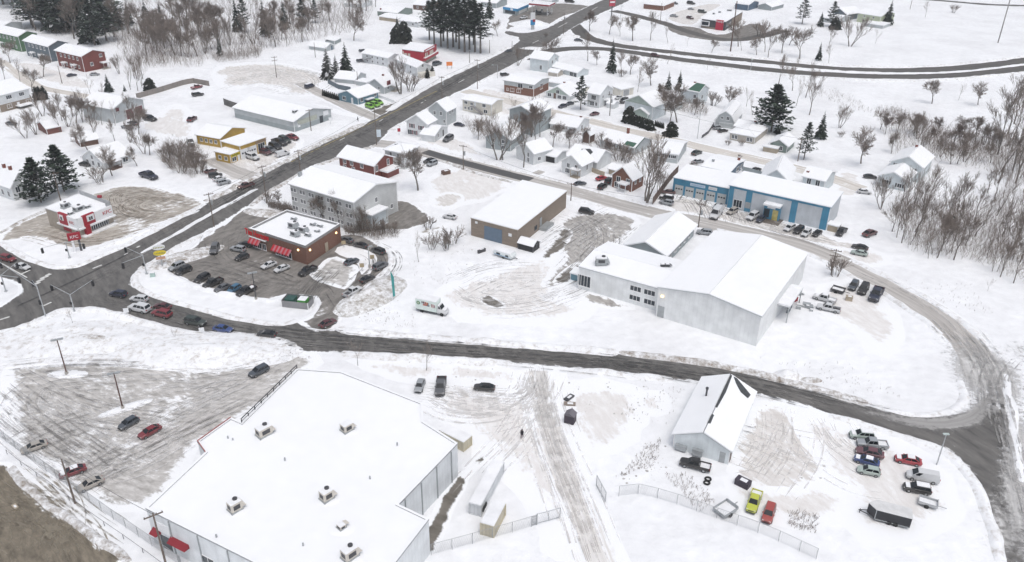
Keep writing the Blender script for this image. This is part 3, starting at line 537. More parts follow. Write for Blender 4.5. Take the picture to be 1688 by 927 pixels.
def bld(name, label, L, M, Rr, Mb, wall, roof='R', rise=2.0, over=.4, trim=None, roofm=None, wl=None, wr=None, parent=None, cat='house', group=None, band=None, th=.32, fas=None, bare=None, chim=None, snow_t=.22, wall2=None):
    b = B(); o, rz, b.lx, b.ly, b.h = frame(L, M, Rr, Mb); b.trim = trim or TRIM; b.off = Vector((0, 0, 0))
    if parent:                                           # a wing: its parts hang from the main house
        mw = Matrix.Translation(parent.root.location) @ Matrix.Rotation(parent.root.rotation_euler.z, 4, 'Z')
        hold = bpy.data.objects.new('wing', None); COL.objects.link(hold); hold.parent = parent.root
        hold.matrix_local = mw.inverted() @ (Matrix.Translation(o) @ Matrix.Rotation(rz, 4, 'Z')); b.root = hold; b.main = parent.main
    else:
        b.root = empty(name, o, rz, label, cat, group); b.main = b.root
    lx, ly, h = b.lx, b.ly, b.h
    mb = MB(); ws = wall
    A, Bc, C, D = (0, 0), (lx, 0), (lx, ly), (0, ly)
    def q(p, z): return (p[0], p[1], z)
    mb.poly([q(A, 0), q(Bc, 0), q(Bc, h), q(A, h)]); mb.poly([q(Bc, 0), q(C, 0), q(C, h), q(Bc, h)]); mb.poly([q(C, 0), q(D, 0), q(D, h), q(C, h)]); mb.poly([q(D, 0), q(A, 0), q(A, h), q(D, h)])
    gm = 1 if wall2 else 0
    if roof == 'L': mb.poly([(0, ly, h), (0, 0, h), (0, ly / 2, h + rise)], gm); mb.poly([(lx, 0, h), (lx, ly, h), (lx, ly / 2, h + rise)], gm)
    if roof == 'R': mb.poly([(0, 0, h), (lx, 0, h), (lx / 2, 0, h + rise)], gm); mb.poly([(lx, ly, h), (0, ly, h), (lx / 2, ly, h + rise)], gm)
    if roof == 'G':  # gambrel, gable ends on wall L
        pr = [(0, 0), (.02, 0), (.18, .62), (.5, 1), (.82, .62), (.98, 0)]
        ptsL = [(0, ly * (1 - a), h + rise * c) for a, c in pr[1:]]; mb.poly(ptsL); mb.poly([(lx, y, z) for _, y, z in reversed(ptsL)])
    mb.obj('wall', [ws, wall2 or ws], b.root)
    rm = roofm or ROOFSNOW; fm = fas or b.trim; r = MB(); ov = over
    def slope(pts, mi=0, top=1):
        """thick roof plane from four corners, snow on its upper face"""
        pts = [Vector(p) for p in pts]; n = (pts[1] - pts[0]).cross(pts[-1] - pts[0]).normalized()
        if n.z < 0: pts.reverse(); n = -n
        lo = [p + n * .02 for p in pts]; up = [p + n * (th + .02) for p in pts]; k = len(pts)
        mid = [p + n * .12 for p in pts]
        r.poly(up, 1); r.poly(list(reversed(lo)), 0)
        for i in range(k):
            j = (i + 1) % k; r.poly([lo[i], lo[j], mid[j], mid[i]], 0); r.poly([mid[i], mid[j], up[j], up[i]], 1)
    if roof == 'L':
        s = rise / (ly / 2); z0 = h - s * ov
        slope([(-ov, -ov, z0), (lx + ov, -ov, z0), (lx + ov, ly / 2, h + rise), (-ov, ly / 2, h + rise)]); slope([(lx + ov, ly + ov, z0), (-ov, ly + ov, z0), (-ov, ly / 2, h + rise), (lx + ov, ly / 2, h + rise)])
    elif roof == 'R':
        s = rise / (lx / 2); z0 = h - s * ov
        slope([(-ov, ly + ov, z0), (-ov, -ov, z0), (lx / 2, -ov, h + rise), (lx / 2, ly + ov, h + rise)]); slope([(lx + ov, -ov, z0), (lx + ov, ly + ov, z0), (lx / 2, ly + ov, h + rise), (lx / 2, -ov, h + rise)])
    elif roof == 'H':
        c1, c2, c3, c4 = (-ov, -ov, h), (lx + ov, -ov, h), (lx + ov, ly + ov, h), (-ov, ly + ov, h)
        if lx >= ly: k = ly / 2; t1, t2 = (k, ly / 2, h + rise), (lx - k, ly / 2, h + rise); slope([c1, c2, t2, t1]); slope([c3, c4, t1, t2]); slope([c2, c3, t2]); slope([c4, c1, t1])
        else: k = lx / 2; t1, t2 = (lx / 2, k, h + rise), (lx / 2, ly - k, h + rise); slope([c4, c1, t1, t2]); slope([c2, c3, t2, t1]); slope([c1, c2, t1]); slope([c3, c4, t2])
    elif roof == 'SL':  # shed roof, high away from wall L
        slope([(-ov, -ov, h), (lx + ov, -ov, h + rise), (lx + ov, ly + ov, h + rise), (-ov, ly + ov, h)])
    elif roof == 'SR':  # shed roof, high away from wall R
        slope([(-ov, -ov, h), (lx + ov, -ov, h), (lx + ov, ly + ov, h + rise), (-ov, ly + ov, h + rise)])
    elif roof == 'F': slope([(-ov, -ov, h), (lx + ov, -ov, h), (lx + ov, ly + ov, h), (-ov, ly + ov, h)])
    elif roof == 'G':
        ys = [(-.02, 0), (.18, .62), (.5, 1), (.82, .62), (1.02, 0)]
        for (a, za), (c, zc) in zip(ys, ys[1:]): slope([(-ov, ly * a, h + rise * za), (lx + ov, ly * a, h + rise * za), (lx + ov, ly * c, h + rise * zc), (-ov, ly * c, h + rise * zc)])
    b.roof = r.obj('roof', [fm, rm], b.root)
    if chim:
        for (tx, ty, ch, cm) in chim:
            z = h + rise * (1 - abs((tx if roof == 'R' else ty) - .5) * 2 if roof in 'LR' else .5) - .3; m = MB(); m.box(tx * lx - .35, ty * ly - .35, z, tx * lx + .35, ty * ly + .35, z + ch, 0, 1); m.obj('chimney', [cm, SNOW], b.roof)
    if wl: windows(b, 'L', grid(*wl[:2], h, *wl[2:]))
    if wr: windows(b, 'R', grid(*wr[:2], h, *wr[2:]))
    if band: # lower storey in another finish
        m = MB(); bm_, bh = band; m.box(-.03, -.03, 0, lx + .03, ly + .03, bh); m.obj('lower_wall', bm_, b.root)
    # corner boards
    for x_, y_ in ((-.05, -.05), (lx - .1, -.05), (-.05, ly - .1)): m = MB(); m.box(x_, y_, 0, x_ + .15, y_ + .15, h - .02); m.obj('corner_board', b.trim, b.root)
    return b
def porch(b, wall, t, wd, dp, ht, m=None, z=0.0):
    loc, rz = on(b, wall, t, z); mb = MB()
    for x in (-wd / 2 + .08, wd / 2 - .08): mb.box(x - .07, -dp, 0, x + .07, -dp + .14, ht)
    mb.box(-wd / 2, -dp, 0, wd / 2, 0, .25); mb.box(-wd / 2 - .2, -dp - .25, ht, wd / 2 + .2, .0, ht + .12); mb.box(-wd / 2 - .2, -dp - .25, ht + .12, wd / 2 + .2, .0, ht + .4, 1)
    for i in range(5): x = -wd / 2 + wd * (i + .5) / 5; mb.box(x - .03, -dp, .25, x + .03, -dp + .06, 1.1)
    mb.box(-wd / 2, -dp, 1.1, wd / 2, -dp + .08, 1.18)
    return mb.obj('porch', [m or TRIM, SNOW], b.root, Vector(loc) + b.off, rz)
def polybld(name, label, pts, foot, wall, cat='building', parapet=0, fas=None, roofm=None, corner=0, h=None):
    """flat roofed block over the traced roof outline; foot = foot pixel of outline corner number `corner`"""
    g = P(*foot); h = h or height(g, pts[corner][1]); w_ = [P(u, v, h) for u, v in pts]
    a = sum(w_[i].x * w_[(i + 1) % len(w_)].y - w_[(i + 1) % len(w_)].x * w_[i].y for i in range(len(w_)))
    idx = list(range(len(w_)))
    if a < 0: w_.reverse(); idx.reverse()
    o = w_[idx.index(corner)].copy(); o.z = 0; loc = [(p.x - o.x, p.y - o.y) for p in w_]
    b = B(); b.root = b.main = empty(name, o, 0, label, cat); b.h = h; b.trim = TRIM; b.off = Vector((0, 0, 0)); b.pts = {k: Vector((*loc[i], 0)) for i, k in enumerate(idx)}
    n = len(loc); mb = MB(); mb.prism(loc, 0, h); mb.obj('wall', wall, b.root)
    rf = MB(); c = Vector((sum(p[0] for p in loc) / n, sum(p[1] for p in loc) / n))
    def inset(d):
        out = []
        for i in range(n):
            p0, p1, p2 = Vector(loc[i - 1]), Vector(loc[i]), Vector(loc[(i + 1) % n]); t1 = (p1 - p0).normalized(); t2 = (p2 - p1).normalized()
            n1 = Vector((-t1.y, t1.x)); n2 = Vector((-t2.y, t2.x)); k = (n1 + n2); k = k / max(.3, k.dot(n1) if k.length > .01 else 1); out.append(p1 + k * d)
        return out
    if parapet:
        ou, i1 = inset(-.06), inset(.3)
        for i in range(n):
            j = (i + 1) % n
            def z(p, q): return (p[0], p[1], q)
            t = h + parapet
            rf.poly([z(ou[i], h + .01), z(ou[j], h + .01), z(ou[j], t), z(ou[i], t)], 0); rf.poly([z(ou[i], t), z(ou[j], t), z(i1[j], t), z(i1[i], t)], 1); rf.poly([z(i1[j], h), z(i1[i], h), z(i1[i], t), z(i1[j], t)], 0)
        rf.poly([(p[0], p[1], h + .15) for p in i1], 1)
    else:
        ou = inset(-.15); rf.prism(ou, h + .01, h + .12, 0, 0); i2 = inset(-.1); rf.prism(i2, h + .12, h + .34, 1, 1)
    b.roof = rf.obj('roof', [fas or FASCIA, roofm or ROOFSNOW], b.root); return b
def wallspan(b, i, j):
    """turn a traced wall from corner i to j (left to right seen from outside) into something slab/window can sit on"""
    p, q = b.pts[i], b.pts[j]; d = q - p; s = B(); s.root = b.root; s.trim = b.trim; s.p = p; s.len = d.length; s.rz = math.atan2(d.y, d.x); s.d = d.normalized(); s.n = Vector((s.d.y, -s.d.x, 0)); s.h = b.h; return s
def spanbox(s, name, t, z, wd, ht, m, proud=.08, top=None, lay=.004):
    mb = MB(); mats = [m] + ([top] if top else []); mb.box(-wd / 2, -proud, 0, wd / 2, 0, ht, 0, 1 if top else None)
    return mb.obj(name, mats, s.root, s.p + s.d * (t * s.len) + s.n * lay + Vector((0, 0, z)), s.rz)
def spanwin(s, t, z, wd, ht, bars=1): return link('window', window_mesh(wd, ht, trim=s.trim, bars=bars), s.root, s.p + s.d * (t * s.len) + s.n * .004 + Vector((0, 0, z)), s.rz)
def spantext(s, t, z, txt, size, m, proud=.1, sx=1, sy=1, bold=0): return text('lettering', txt, size, m, s.root, s.p + s.d * (t * s.len) + s.n * proud + Vector((0, 0, z)), (math.pi / 2, 0, s.rz), sx=sx, sy=sy, bold=bold)
def rooftop_unit(u, v, zr, wd, dp, ht, rz, label, m, group, fan=True):
    g = P(u, v, zr); r = empty('rooftop_unit', g, rz, label, 'roof unit', group); mb = MB()
    mb.box(-wd / 2 - .1, -dp / 2 - .1, 0, wd / 2 + .1, dp / 2 + .1, .3); mb.obj('curb', GREYM, r)
    mb = MB(); mb.box(-wd / 2, -dp / 2, .302, wd / 2, dp / 2, ht, 0, 1); mb.poly([(wd / 2, -dp / 2, .5), (wd / 2 + .6, -dp / 2, .5), (wd / 2 + .1, -dp / 2, ht - .2), (wd / 2, -dp / 2, ht)]); mb.poly([(wd / 2 + .6, -dp / 2, .5), (wd / 2 + .6, dp / 2, .5), (wd / 2, dp / 2, ht), (wd / 2, -dp / 2, ht)]); mb.obj('casing', [m, SNOW], r)
    mb = MB(); mb.box(-wd * .3, -dp / 2 - .03, ht * .35, wd * .3, -dp / 2, ht * .8); mb.obj('grille', DARKM, r); mb = MB(); mb.box(-wd / 2 - .03, -dp * .3, ht * .4, -wd / 2, dp * .3, ht * .8); mb.obj('grille', DARKM, r)
    if fan: mb = MB(); mb.tube((wd * .2, dp * .2, ht), (wd * .2, dp * .2, ht + .18), min(wd, dp) * .26, n=12); mb.obj('fan', DARKM, r)
    return r

# wall finishes
W_WHITE = siding('white siding', (.66, .68, .69)); W_BLUEW = siding('bluish white siding', (.60, .65, .67)); W_GREY = siding('grey siding', (.33, .37, .38)); W_LGREY = siding('light grey siding', (.47, .50, .51))
W_METAL = siding('pale ribbed metal', (.77, .785, .785), .45, True, .05, .45); W_METAL2 = siding('cool ribbed metal', (.71, .735, .75), .5, True, .07, .45); W_CREAM = siding('cream siding', (.66, .63, .56)); W_RED = siding('red siding', (.18, .048, .038)); W_RED2 = siding('bright red siding', (.42, .025, .045))
W_GREEN = siding('green siding', (.085, .17, .09)); W_SLATE = siding('slate siding', (.12, .155, .18)); W_BLUE = siding('blue siding', (.13, .24, .30)); W_DBLUE = siding('dark blue siding', (.09, .14, .20)); W_SAGE = siding('sage siding', (.19, .25, .21)); W_MINT = siding('pale green siding', (.42, .50, .45)); W_YEL = siding('yellow siding', (.46, .30, .06)); W_TURQ = siding('bright blue cladding', (.065, .25, .39), .4, True, .05, .4); W_BEIGE = siding('beige siding', (.47, .43, .38)); W_TAN = siding('tan siding', (.40, .34, .26)); W_BROWN = siding('brown boards', (.13, .075, .055), .2, True); W_LIME = siding('pale lime siding', (.50, .55, .40)); W_DARK = siding('dark cladding', (.06, .065, .075)); W_GRN2 = siding('grey green siding', (.22, .27, .245))
BRICKR = brick('red brick', (.20, .085, .055), (.15, .062, .042), (.27, .2, .16), 3.5); BRICKB = brick('brown brick', (.21, .125, .085), (.15, .09, .065), (.25, .19, .15), 2.5); BRICKT = brick('taupe block', (.29, .235, .185), (.22, .18, .145), (.25, .21, .18), 1.6)
REDP = mat('red sign paint', (.33, .012, .028), .45, .05); REDB = mat('bright red', (.42, .01, .018), .45, .05); SHGL = mat('bare dark shingle', (.06, .065, .07), .85, .25, 2); GSHGL = mat('green shingle', (.05, .12, .085), .85, .2, 2); CHB = mat('chimney brick', (.20, .07, .05), .9, .2); NAVYDOOR = mat('slate blue door', (.12, .17, .23), .6, .1); YELP = mat('yellow sign', (.72, .56, .03), .45, .05); ORGP = mat('orange sign', (.75, .22, .05), .5, .05); BLUEP = mat('blue sign', (.03, .25, .50), .45, .05); LAMPW = mat('pale lens', (.7, .7, .68), .3)

# --- big white store at the bottom left
b = polybld('store', 'large flat white store in the foreground with roof units and red awnings', [(241, 840), (587, 1013), (706.6, 858), (656.6, 834), (754, 733), (697.5, 697), (696, 667), (563, 615), (490, 610), (399, 699), (381, 691), (326, 730), (339, 748)], (709, 913), W_METAL2, 'store', corner=2, parapet=.3)
b.roof.name = 'roof'
s = wallspan(b, 0, 1)
for t in (.035, .16):
    c = s.p + s.d * (t * s.len) + s.n * .01; mb = MB(); W2 = .7 if t < .1 else 1.7; mb.poly([(-W2, 0, 3.3), (-W2, -.9, 2.7), (W2, -.9, 2.7), (W2, 0, 3.3)]); mb.poly([(-W2, 0, 3.3), (-W2, 0, 2.6), (-W2, -.9, 2.7)]); mb.poly([(W2, 0, 3.3), (W2, -.9, 2.7), (W2, 0, 2.6)])
    mb.obj('awning', mat('faded red awning', (.24, .02, .03), .7, .1), b.root, c, s.rz)
spanbox(s, 'door', .075, .1, 2.0, 2.4, GLASS, .06); spanbox(s, 'sign_panel', .077, 3.2, 2.6, 1.6, WHITE, .12); spanwin(s, .30, 2, 2.2, 1.3)
s = wallspan(b, 10, 11); spanbox(s, 'fascia_trim', .5, b.h - .4, s.len, .34, REDP, .05) if False else None
for i, j in ((11, 10), (12, 11), (0, 12)):
    s = wallspan(b, i, j) if False else None
for i, j in ((10, 11), (11, 12)):
    p, q = b.pts[i], b.pts[j]; mb = MB(); mb.bar(p + Vector((0, 0, b.h + .42)), q + Vector((0, 0, b.h + .38)), .12, .09); mb.obj('red_coping', mat('dull red coping', (.32, .10, .09)), b.root)
p, q = b.pts[8], b.pts[9]; mb = MB(); mb.bar(p + Vector((0, 0, b.h + 1.0)), q + Vector((0, 0, b.h + 1.0)), .12, .12); mb.bar(p + Vector((0, 0, b.h + .55)), q + Vector((0, 0, b.h + .55)), .08, .08)
for k in range(10): c = p.lerp(q, k / 9); mb.tube(c + Vector((0, 0, b.h + .3)), c + Vector((0, 0, b.h + 1.05)), .09, n=5)
mb.obj('roof_rail', DARKM, b.root)
mb = MB(); pp = [P(681, 698, b.h) - b.root.location, P(697, 697, b.h) - b.root.location]
STOREH = b.h - .18; SRZ = math.atan2((b.pts[1] - b.pts[0]).y, (b.pts[1] - b.pts[0]).x)
CREAMM = mat('cream metal', (.60, .56, .50), .5, .08)
for (u, v, wd, dp, ht, lb, fan) in [(436, 717, 2.2, 1.4, 1.6, 'cream roof unit on the store beside the roof rail', True), (572, 710, 1.6, 1.3, 1.4, 'pale boxy roof unit furthest back on the store roof', False), (388, 841, 1.6, 1.3, 1.6, 'cream roof unit nearest the left edge of the store roof', True), (539, 823, 1.6, 1.3, 1.6, 'cream roof unit in the middle of the store roof', True), (563, 871, .9, .9, .7, 'small low square vent on the store roof', False), (577, 919, 1.9, 1.3, 1.6, 'cream roof unit nearest the viewer on the store roof', True)]:
    rooftop_unit(u, v, STOREH + .34, wd, dp, ht, SRZ + R(75), lb, CREAMM, 'roof units on the big store', fan); q_ = P(u, v, STOREH + .33); dm = MB(); dm.v = [(1.9 * r_ * math.cos(a_ * .5236), 1.5 * r_ * math.sin(a_ * .5236), .24 * (1 - r_)) for r_ in (1, .6, .2) for a_ in range(12)]; dm.f = [(k_ * 12 + i_, k_ * 12 + (i_ + 1) % 12, k_ * 12 + 12 + (i_ + 1) % 12, k_ * 12 + 12 + i_) for k_ in (0, 1) for i_ in range(12)]; dm.m = [0] * 24; dm.obj('snow_drift', ROOFSNOW, b.root, q_ - b.root.location, 0, True)
s = wallspan(b, 0, 1)
for k in range(6): spanbox(s, 'downpipe', .12 + .15 * k, .1, .14, b.h - .2, GREYM, .14)
s = wallspan(b, 3, 4)
for k in range(4): spanbox(s, 'downpipe', .1 + .26 * k, .1, .14, b.h - .2, GREYM, .14)
for u, v, hh in [(376, 723, .35), (384, 726, .3), (357, 886, .4), (470, 760, .5), (610, 790, .45), (655, 735, .5), (500, 900, .4)]: mb = MB(); g_ = P(u, v, STOREH + .3) - b.root.location; mb.tube(g_, g_ + Vector((0, 0, hh + .1)), .12, n=7); mb.obj('vent_pipe', GREYM, b.root)
# --- white warehouse with a lower two storey wing
b = bld('warehouse', 'big white metal warehouse with a low gable and a two storey office wing', (1088.6, 472), (1254.6, 522), (1327, 418), (1244, 571), W_METAL, 'L', 1.6, .25, fas=GREYM, cat='warehouse', th=.3); WH = b
door(b, 'L', .955, GREYM, 1.4, 2.6); b.h_ = b.h
slab(b, 'L', 'wall_lamp', .955, b.h * .72, .5, .35, WALLLAMP, .3)
loc, rz = on(b, 'R', .52, 0); mb = MB(); mb.box(-5, -2.6, 3.6, 5, 0, 3.75, 0); mb.box(-5, -2.6, 3.75, 5, 0, 4.1, 1)
for x in (-4.8, 4.8): mb.box(x - .1, -2.5, 0, x + .1, -2.3, 3.6)
mb.obj('canopy', [GREYM, SNOW], b.root, loc, rz)
a = bld('wing', None, (958.7, 437.6), (1087, 476.5), (1120, 431), (1083, 513), W_METAL, 'R', .9, .2, parent=b, fas=GREYM, th=.3)
for t, z in ((.10, .30), (.28, .30), (.11, .72), (.28, .72)): windows(a, 'L', [(t, z * a.h, 2.4, 1.1, 2)])
windows(a, 'L', [(.93, a.h * .42, 3.0, 2.6, 3)])
rooftop_unit(991, 435, a.h + .75, 2.4, 1.6, 1.6, a.root.matrix_world.to_euler().z, 'grey roof unit on the low wing of the white warehouse', GREYM, None)
for u in (1092, 1100): rooftop_unit(u, 441, a.h + .9, .8, .8, .9, 0, 'small dark roof vent near the join of the white warehouse roofs', DARKM, 'small vents on the warehouse wing', False)
# lean-to at the left end
b = bld('lean_to', 'small blue green lean to with snowy roof against the warehouse end', (943, 449), (957, 455), (962, 446), (957, 462), W_BLUE, 'F', .2, .2, cat='shed')
# grey house behind
b = bld('house', 'long grey house with snowy gable roof behind the white warehouse', (1033, 403), (1097, 421), (1143, 371), (1099, 440), W_GREY, 'L', 2.2, .6, wr=(5, 1, 1, 1))
# --- brown brick warehouse
b = polybld('brick_warehouse', 'flat roofed brown block warehouse with a slate blue loading door', [(776.3, 360.2), (853.2, 380.2), (934, 316.2), (861.4, 298.7)], (853, 409), BRICKT, 'warehouse', corner=1, fas=mat('tan cap', (.33, .27, .21)))
s = wallspan(b, 0, 1); d = spanbox(s, 'loading_door', .485, .05, s.len * .38, b.h * .78, NAVYDOOR, .1); spanbox(s, 'wall_sign', .845, b.h * .55, .9, .8, WHITE, .06); spanbox(s, 'wall_sign', .12, b.h * .78, .7, .6, WHITE, .06)
s2 = wallspan(b, 1, 2); spanbox(s2, 'door', .45, .9, 1.1, 2.2, GREYM, .08); spanbox(s2, 'lean_window', .35, .8, 1.4, 1.2, GLASS, .05)
mb = MB(); mb.box(-2.4, -2, .0, 2.4, 0, .7); 
for x in (-2.4, -1.2, 0, 1.2, 2.4): mb.tube((x, -2, .7), (x, -2, 1.7), .04)
mb.bar((-2.4, -2, 1.7), (2.4, -2, 1.7), .06, .06); mb.obj('loading_dock', GREYM, b.root, s2.p + s2.d * (.5 * s2.len) + s2.n * .01, s2.rz)
b = bld('shed', 'small black wooden shed with snowy roof at the brick warehouse corner', (854, 400.7), (878.8, 407), (890, 399.7), (878.8, 417), siding('black boards', (.03, .03, .032), .2, True), 'R', .9, .2, cat='shed', trim=DARKM); slab(b, 'R', 'window', .5, 1.1, .7, .7, GLASS)
# --- long white gabled hall at the right
b = bld('hall', 'long white gabled hall with bare patches along its snowy ridge beside the street', (1113, 714), (1204, 743.5), (1242, 647), (1196, 766), siding('pale blue metal', (.70, .745, .76), .45, True, .05), 'L', 2.0, .3, cat='building', fas=GREYM); HALL = b
rid = b.h + 2.0 + .36
mb = MB(); s_ = 2.0 / (b.ly / 2)
def roofpatch(b, rise, ptsxy, m, name='bare_roof_patch'):
    mb = MB(); s = rise / (b.ly / 2); n = math.hypot(1, s); mb.poly([(x, y, b.h + rise - abs(y - b.ly / 2) * s + .37 * n) for x, y in ptsxy]); o = mb.obj(name, m, b.roof, fix=False); return o
c = b.ly / 2
roofpatch(b, 2, [(b.lx * .40, c - .02), (b.lx * 1.0, c - .02), (b.lx * 1.0, c - .35), (b.lx * .7, c - .55), (b.lx * .40, c - .35)][::1], SHGL); roofpatch(b, 2, [(b.lx * .12, c - .02), (b.lx * .28, c - .02), (b.lx * .28, c - .4), (b.lx * .14, c - .45)], SHGL); roofpatch(b, 2, [(b.lx * 1.0, c - .6), (b.lx * 1.01, c - 1.2), (b.lx * .9, c - 4.2), (b.lx * .82, c - 4.0), (b.lx * .84, c - 2.6), (b.lx * .92, c - 1.4)], SHGL)
mb = MB(); mb.tube((b.lx * .62, c + 2.4, b.h + 1), (b.lx * .62, c + 2.4, b.h + 2.7), .16, n=8); mb.tube((b.lx * .62, c + 2.4, b.h + 2.7), (b.lx * .62, c + 2.4, b.h + 3.0), .26, n=8); mb.obj('chimney_pipe', DARKM, b.roof)
door(b, 'L', .12, GREYM, .9, 2); slab(b, 'L', 'fuel_tank', .55, .3, 1.6, 1.1, GREYM, .7); slab(b, 'L', 'fuel_tank', .85, .3, 1.8, .9, BLUEP and GREYM, .6); windows(b, 'R', [(.25, 1.6, 1, 1), (.6, 1.6, 1, 1)]); slab(b, 'R', 'door', .06, .05, 1, 2.1, W_BROWN)
# --- three storey white office
b = bld('office', 'three storey white sided office with a broad snowy roof beside the main street', (481, 302), (582.8, 333.5), (649.4, 299.7), (589, 383), siding('office siding', (.57, .58, .575)), 'R', 2.0, .5, cat='building'); OFF = b
for r in range(3):
    for i in range(7): windows(b, 'L', [(.06 + .145 * i, b.h * (.20 + .31 * r), .7, 1.0), (.06 + .145 * i + 1.05 / b.ly, b.h * (.20 + .31 * r), .7, 1.0)])
windows(b, 'R', [(.5, b.h * .74, .8, 1.2), (.62, b.h * .22, .8, 1.1), (.85, b.h * .28, .8, 1.1)]); porch(b, 'R', .36, 6, 3.0, b.h * .5, W_WHITE); slab(b, 'R', 'entrance_block', .36, 0, 5.6, b.h * .49, W_BLUEW, 2.6)
mb = MB(); mb.box(b.lx * .18, b.ly * .97, b.h + .6, b.lx * .24, b.ly * 1.0, b.h + 2.2); mb.obj('chimney', GREYM, b.roof)
# --- brown brick restaurant
b = polybld('restaurant', 'brown brick restaurant with red lettering, red and white awnings and a parapet roof', [(412.4, 380), (503.6, 409.6), (560.5, 372.7), (473.2, 350)], (505, 437), BRICKR, 'restaurant', parapet=.7, corner=1, fas=mat('parapet grey', (.27, .27, .27))); RH = b.h
s = wallspan(b, 0, 1); h = b.h
spanbox(s, 'stone_panel', .345, .05, s.len * .10, h - .1, BRICKB, .1); spanbox(s, 'sign_tower', .14, h * .55, s.len * .30, h * .62, BRICKT, .35, SNOW)
spantext(s, .145, h * .92, 'Tim Hortons', 1.5, mat('bright red letters', (.62, .012, .02), .4, .05), .42, 1.0, 1.35, .05).data.name = 'lettering'  # letters in one plain bright red
spanbox(s, 'ledge', .145, h * .66, s.len * .31, .18, SNOW, .6)
for t, wd in ((.11, .2), (.60, .33)):
    n = max(5, int(wd * s.len / .55)); mb = MB(); W_ = wd * s.len
    for i in range(n): x0 = -W_ / 2 + W_ * i / n; x1 = x0 + W_ / n; mi = i % 2; mb.poly([(x0, -1.1, h * .42), (x1, -1.1, h * .42), (x1, 0, h * .66), (x0, 0, h * .66)], mi); mb.poly([(x0, -1.1, h * .36), (x1, -1.1, h * .36), (x1, -1.1, h * .42), (x0, -1.1, h * .42)], mi)
    mb.obj('awning', [REDB, mat('awning stripe', (.42, .16, .18))], b.root, s.p + s.d * (t * s.len) + s.n * .36, s.rz)
for t, wd in ((.06, 1.3), (.14, 1.3), (.235, 1.0), (.49, 1.6), (.58, 1.6), (.68, 1.6)): spanwin(s, t, h * .22, wd, h * .34)
for sp, t in ((s, .87), (wallspan(b, 1, 2), .1), (wallspan(b, 1, 2), .86)): spanbox(sp, 'wall_lamp', t, h * .72, .35, .4, WALLLAMP, .25)
s2 = wallspan(b, 1, 2); spanbox(s2, 'service_door', .56, .1, 1.1, 2.3, W_TAN, .08)
for lb, u, v, wd, dp, ht in [('large grey roof unit on the brick restaurant', 483.5, 376, 2.0, 1.5, 1.6), ('ribbed grey roof unit right of centre on the restaurant roof', 500, 382.5, 1.9, 1.3, 1.4), ('boxy grey roof unit nearest the front edge of the restaurant roof', 486, 389, 1.8, 1.2, 1.3), ('round roof vent beside the vents of the restaurant', 515.5, 371.5, .9, .9, .7), ('small vent pipe cluster at the back of the restaurant roof', 527, 374, 1.2, .5, .6), ('low vent at the right of the restaurant roof', 522.5, 382, .8, .8, .5), ('dark angled roof vent at the front right of the restaurant roof', 507, 389.5, 1.2, .6, .8), ('dark roof hatch at the back left of the restaurant roof', 484, 362.5, 1.1, .7, .7)]:
    rooftop_unit(u, v, RH + .15, wd, dp, ht, s.rz, lb, GREYM, 'roof units on the restaurant', ht > 1.2)
p0 = P(412.4, 380, RH); p1 = P(445.6, 390, RH); p2 = P(441, 365.5, RH)
# low dumpster enclosure
b = bld('bin_enclosure', 'grey board enclosure around green bins on the snowy tip of the restaurant lot', (464.5, 494), (507, 500), (511, 488), (507, 508), siding('grey boards', (.26, .26, .265), .15, True), 'N', over=0, cat='enclosure')
b.roof.parent and bpy.data.objects.remove(b.roof)
mb = MB(); mb.box(b.lx * .12, b.ly * .56, .0, b.lx * .75, b.ly * .9, b.h * 1.12, 0, 1); tag(mb.obj('green_bin', [mat('dark green bin', (.04, .12, .09)), mat('bin lid', (.03, .08, .07))], loc=b.root.location, rz=b.root.rotation_euler.z), 'dark green rubbish bin inside the grey enclosure, left one', 'bin')
mb = MB(); mb.box(b.lx * .12, b.ly * .12, .0, b.lx * .75, b.ly * .42, b.h * 1.15, 0, 1); tag(mb.obj('green_bin', [mat('bright green bin', (.10, .38, .08)), SNOW], loc=b.root.location, rz=b.root.rotation_euler.z), 'bright green bin topped with snow inside the grey enclosure', 'bin')
def strokes(b, wall, t, z, wd, n, m, ht=.3, proud=.1):
    """lettering too small to be read in the photograph: a row of short strokes"""
    loc, rz = on(b, wall, t, z); mb = MB(); rn = random.Random(n)
    for i in range(n):
        x = -wd / 2 + wd * (i + .2) / n; w_ = wd / n * .62; mb.box(x, -proud - .02, 0, x + w_ * .35, -proud, ht * rn.uniform(.7, 1)); mb.box(x + w_ * .35, -proud - .02, 0, x + w_, -proud, ht * rn.uniform(.2, .4))
    return mb.obj('lettering', m, b.root, loc, rz)
# --- red and white fried chicken restaurant
b = polybld('fast_food_restaurant', 'red and white fast food restaurant with taupe walls on the snowy corner', [(75, 344), (126.7, 362), (181.7, 340), (132.5, 321)], (127.3, 391), mat('taupe stucco', (.36, .32, .27), .85, .08), 'restaurant', corner=1); h = b.h
L_, R_ = wallspan(b, 0, 1), wallspan(b, 1, 2)
spanbox(R_, 'fascia', .5, h * .50, R_.len, h * .56, WHITE, .5, SNOW); spanbox(L_, 'fascia', .72, h * .50, L_.len * .56, h * .56, WHITE, .5, SNOW)
spanbox(R_, 'eave', .5, h * .43, R_.len + .9, .35, WHITE, .85, SNOW); spanbox(L_, 'eave', .70, h * .43, L_.len * .62, .35, WHITE, .85, SNOW)
spanbox(R_, 'red_panel', .29, h * .54, R_.len * .34, h * .56, REDP, .56); spanbox(R_, 'red_pier', .185, .05, R_.len * .13, h * .56, REDP, .95)
spanbox(L_, 'red_panel', .60, h * .52, L_.len * .26, h * .60, REDP, .62); spanbox(L_, 'red_panel', .60, .4, L_.len * .24, h * .36, REDP, .1)
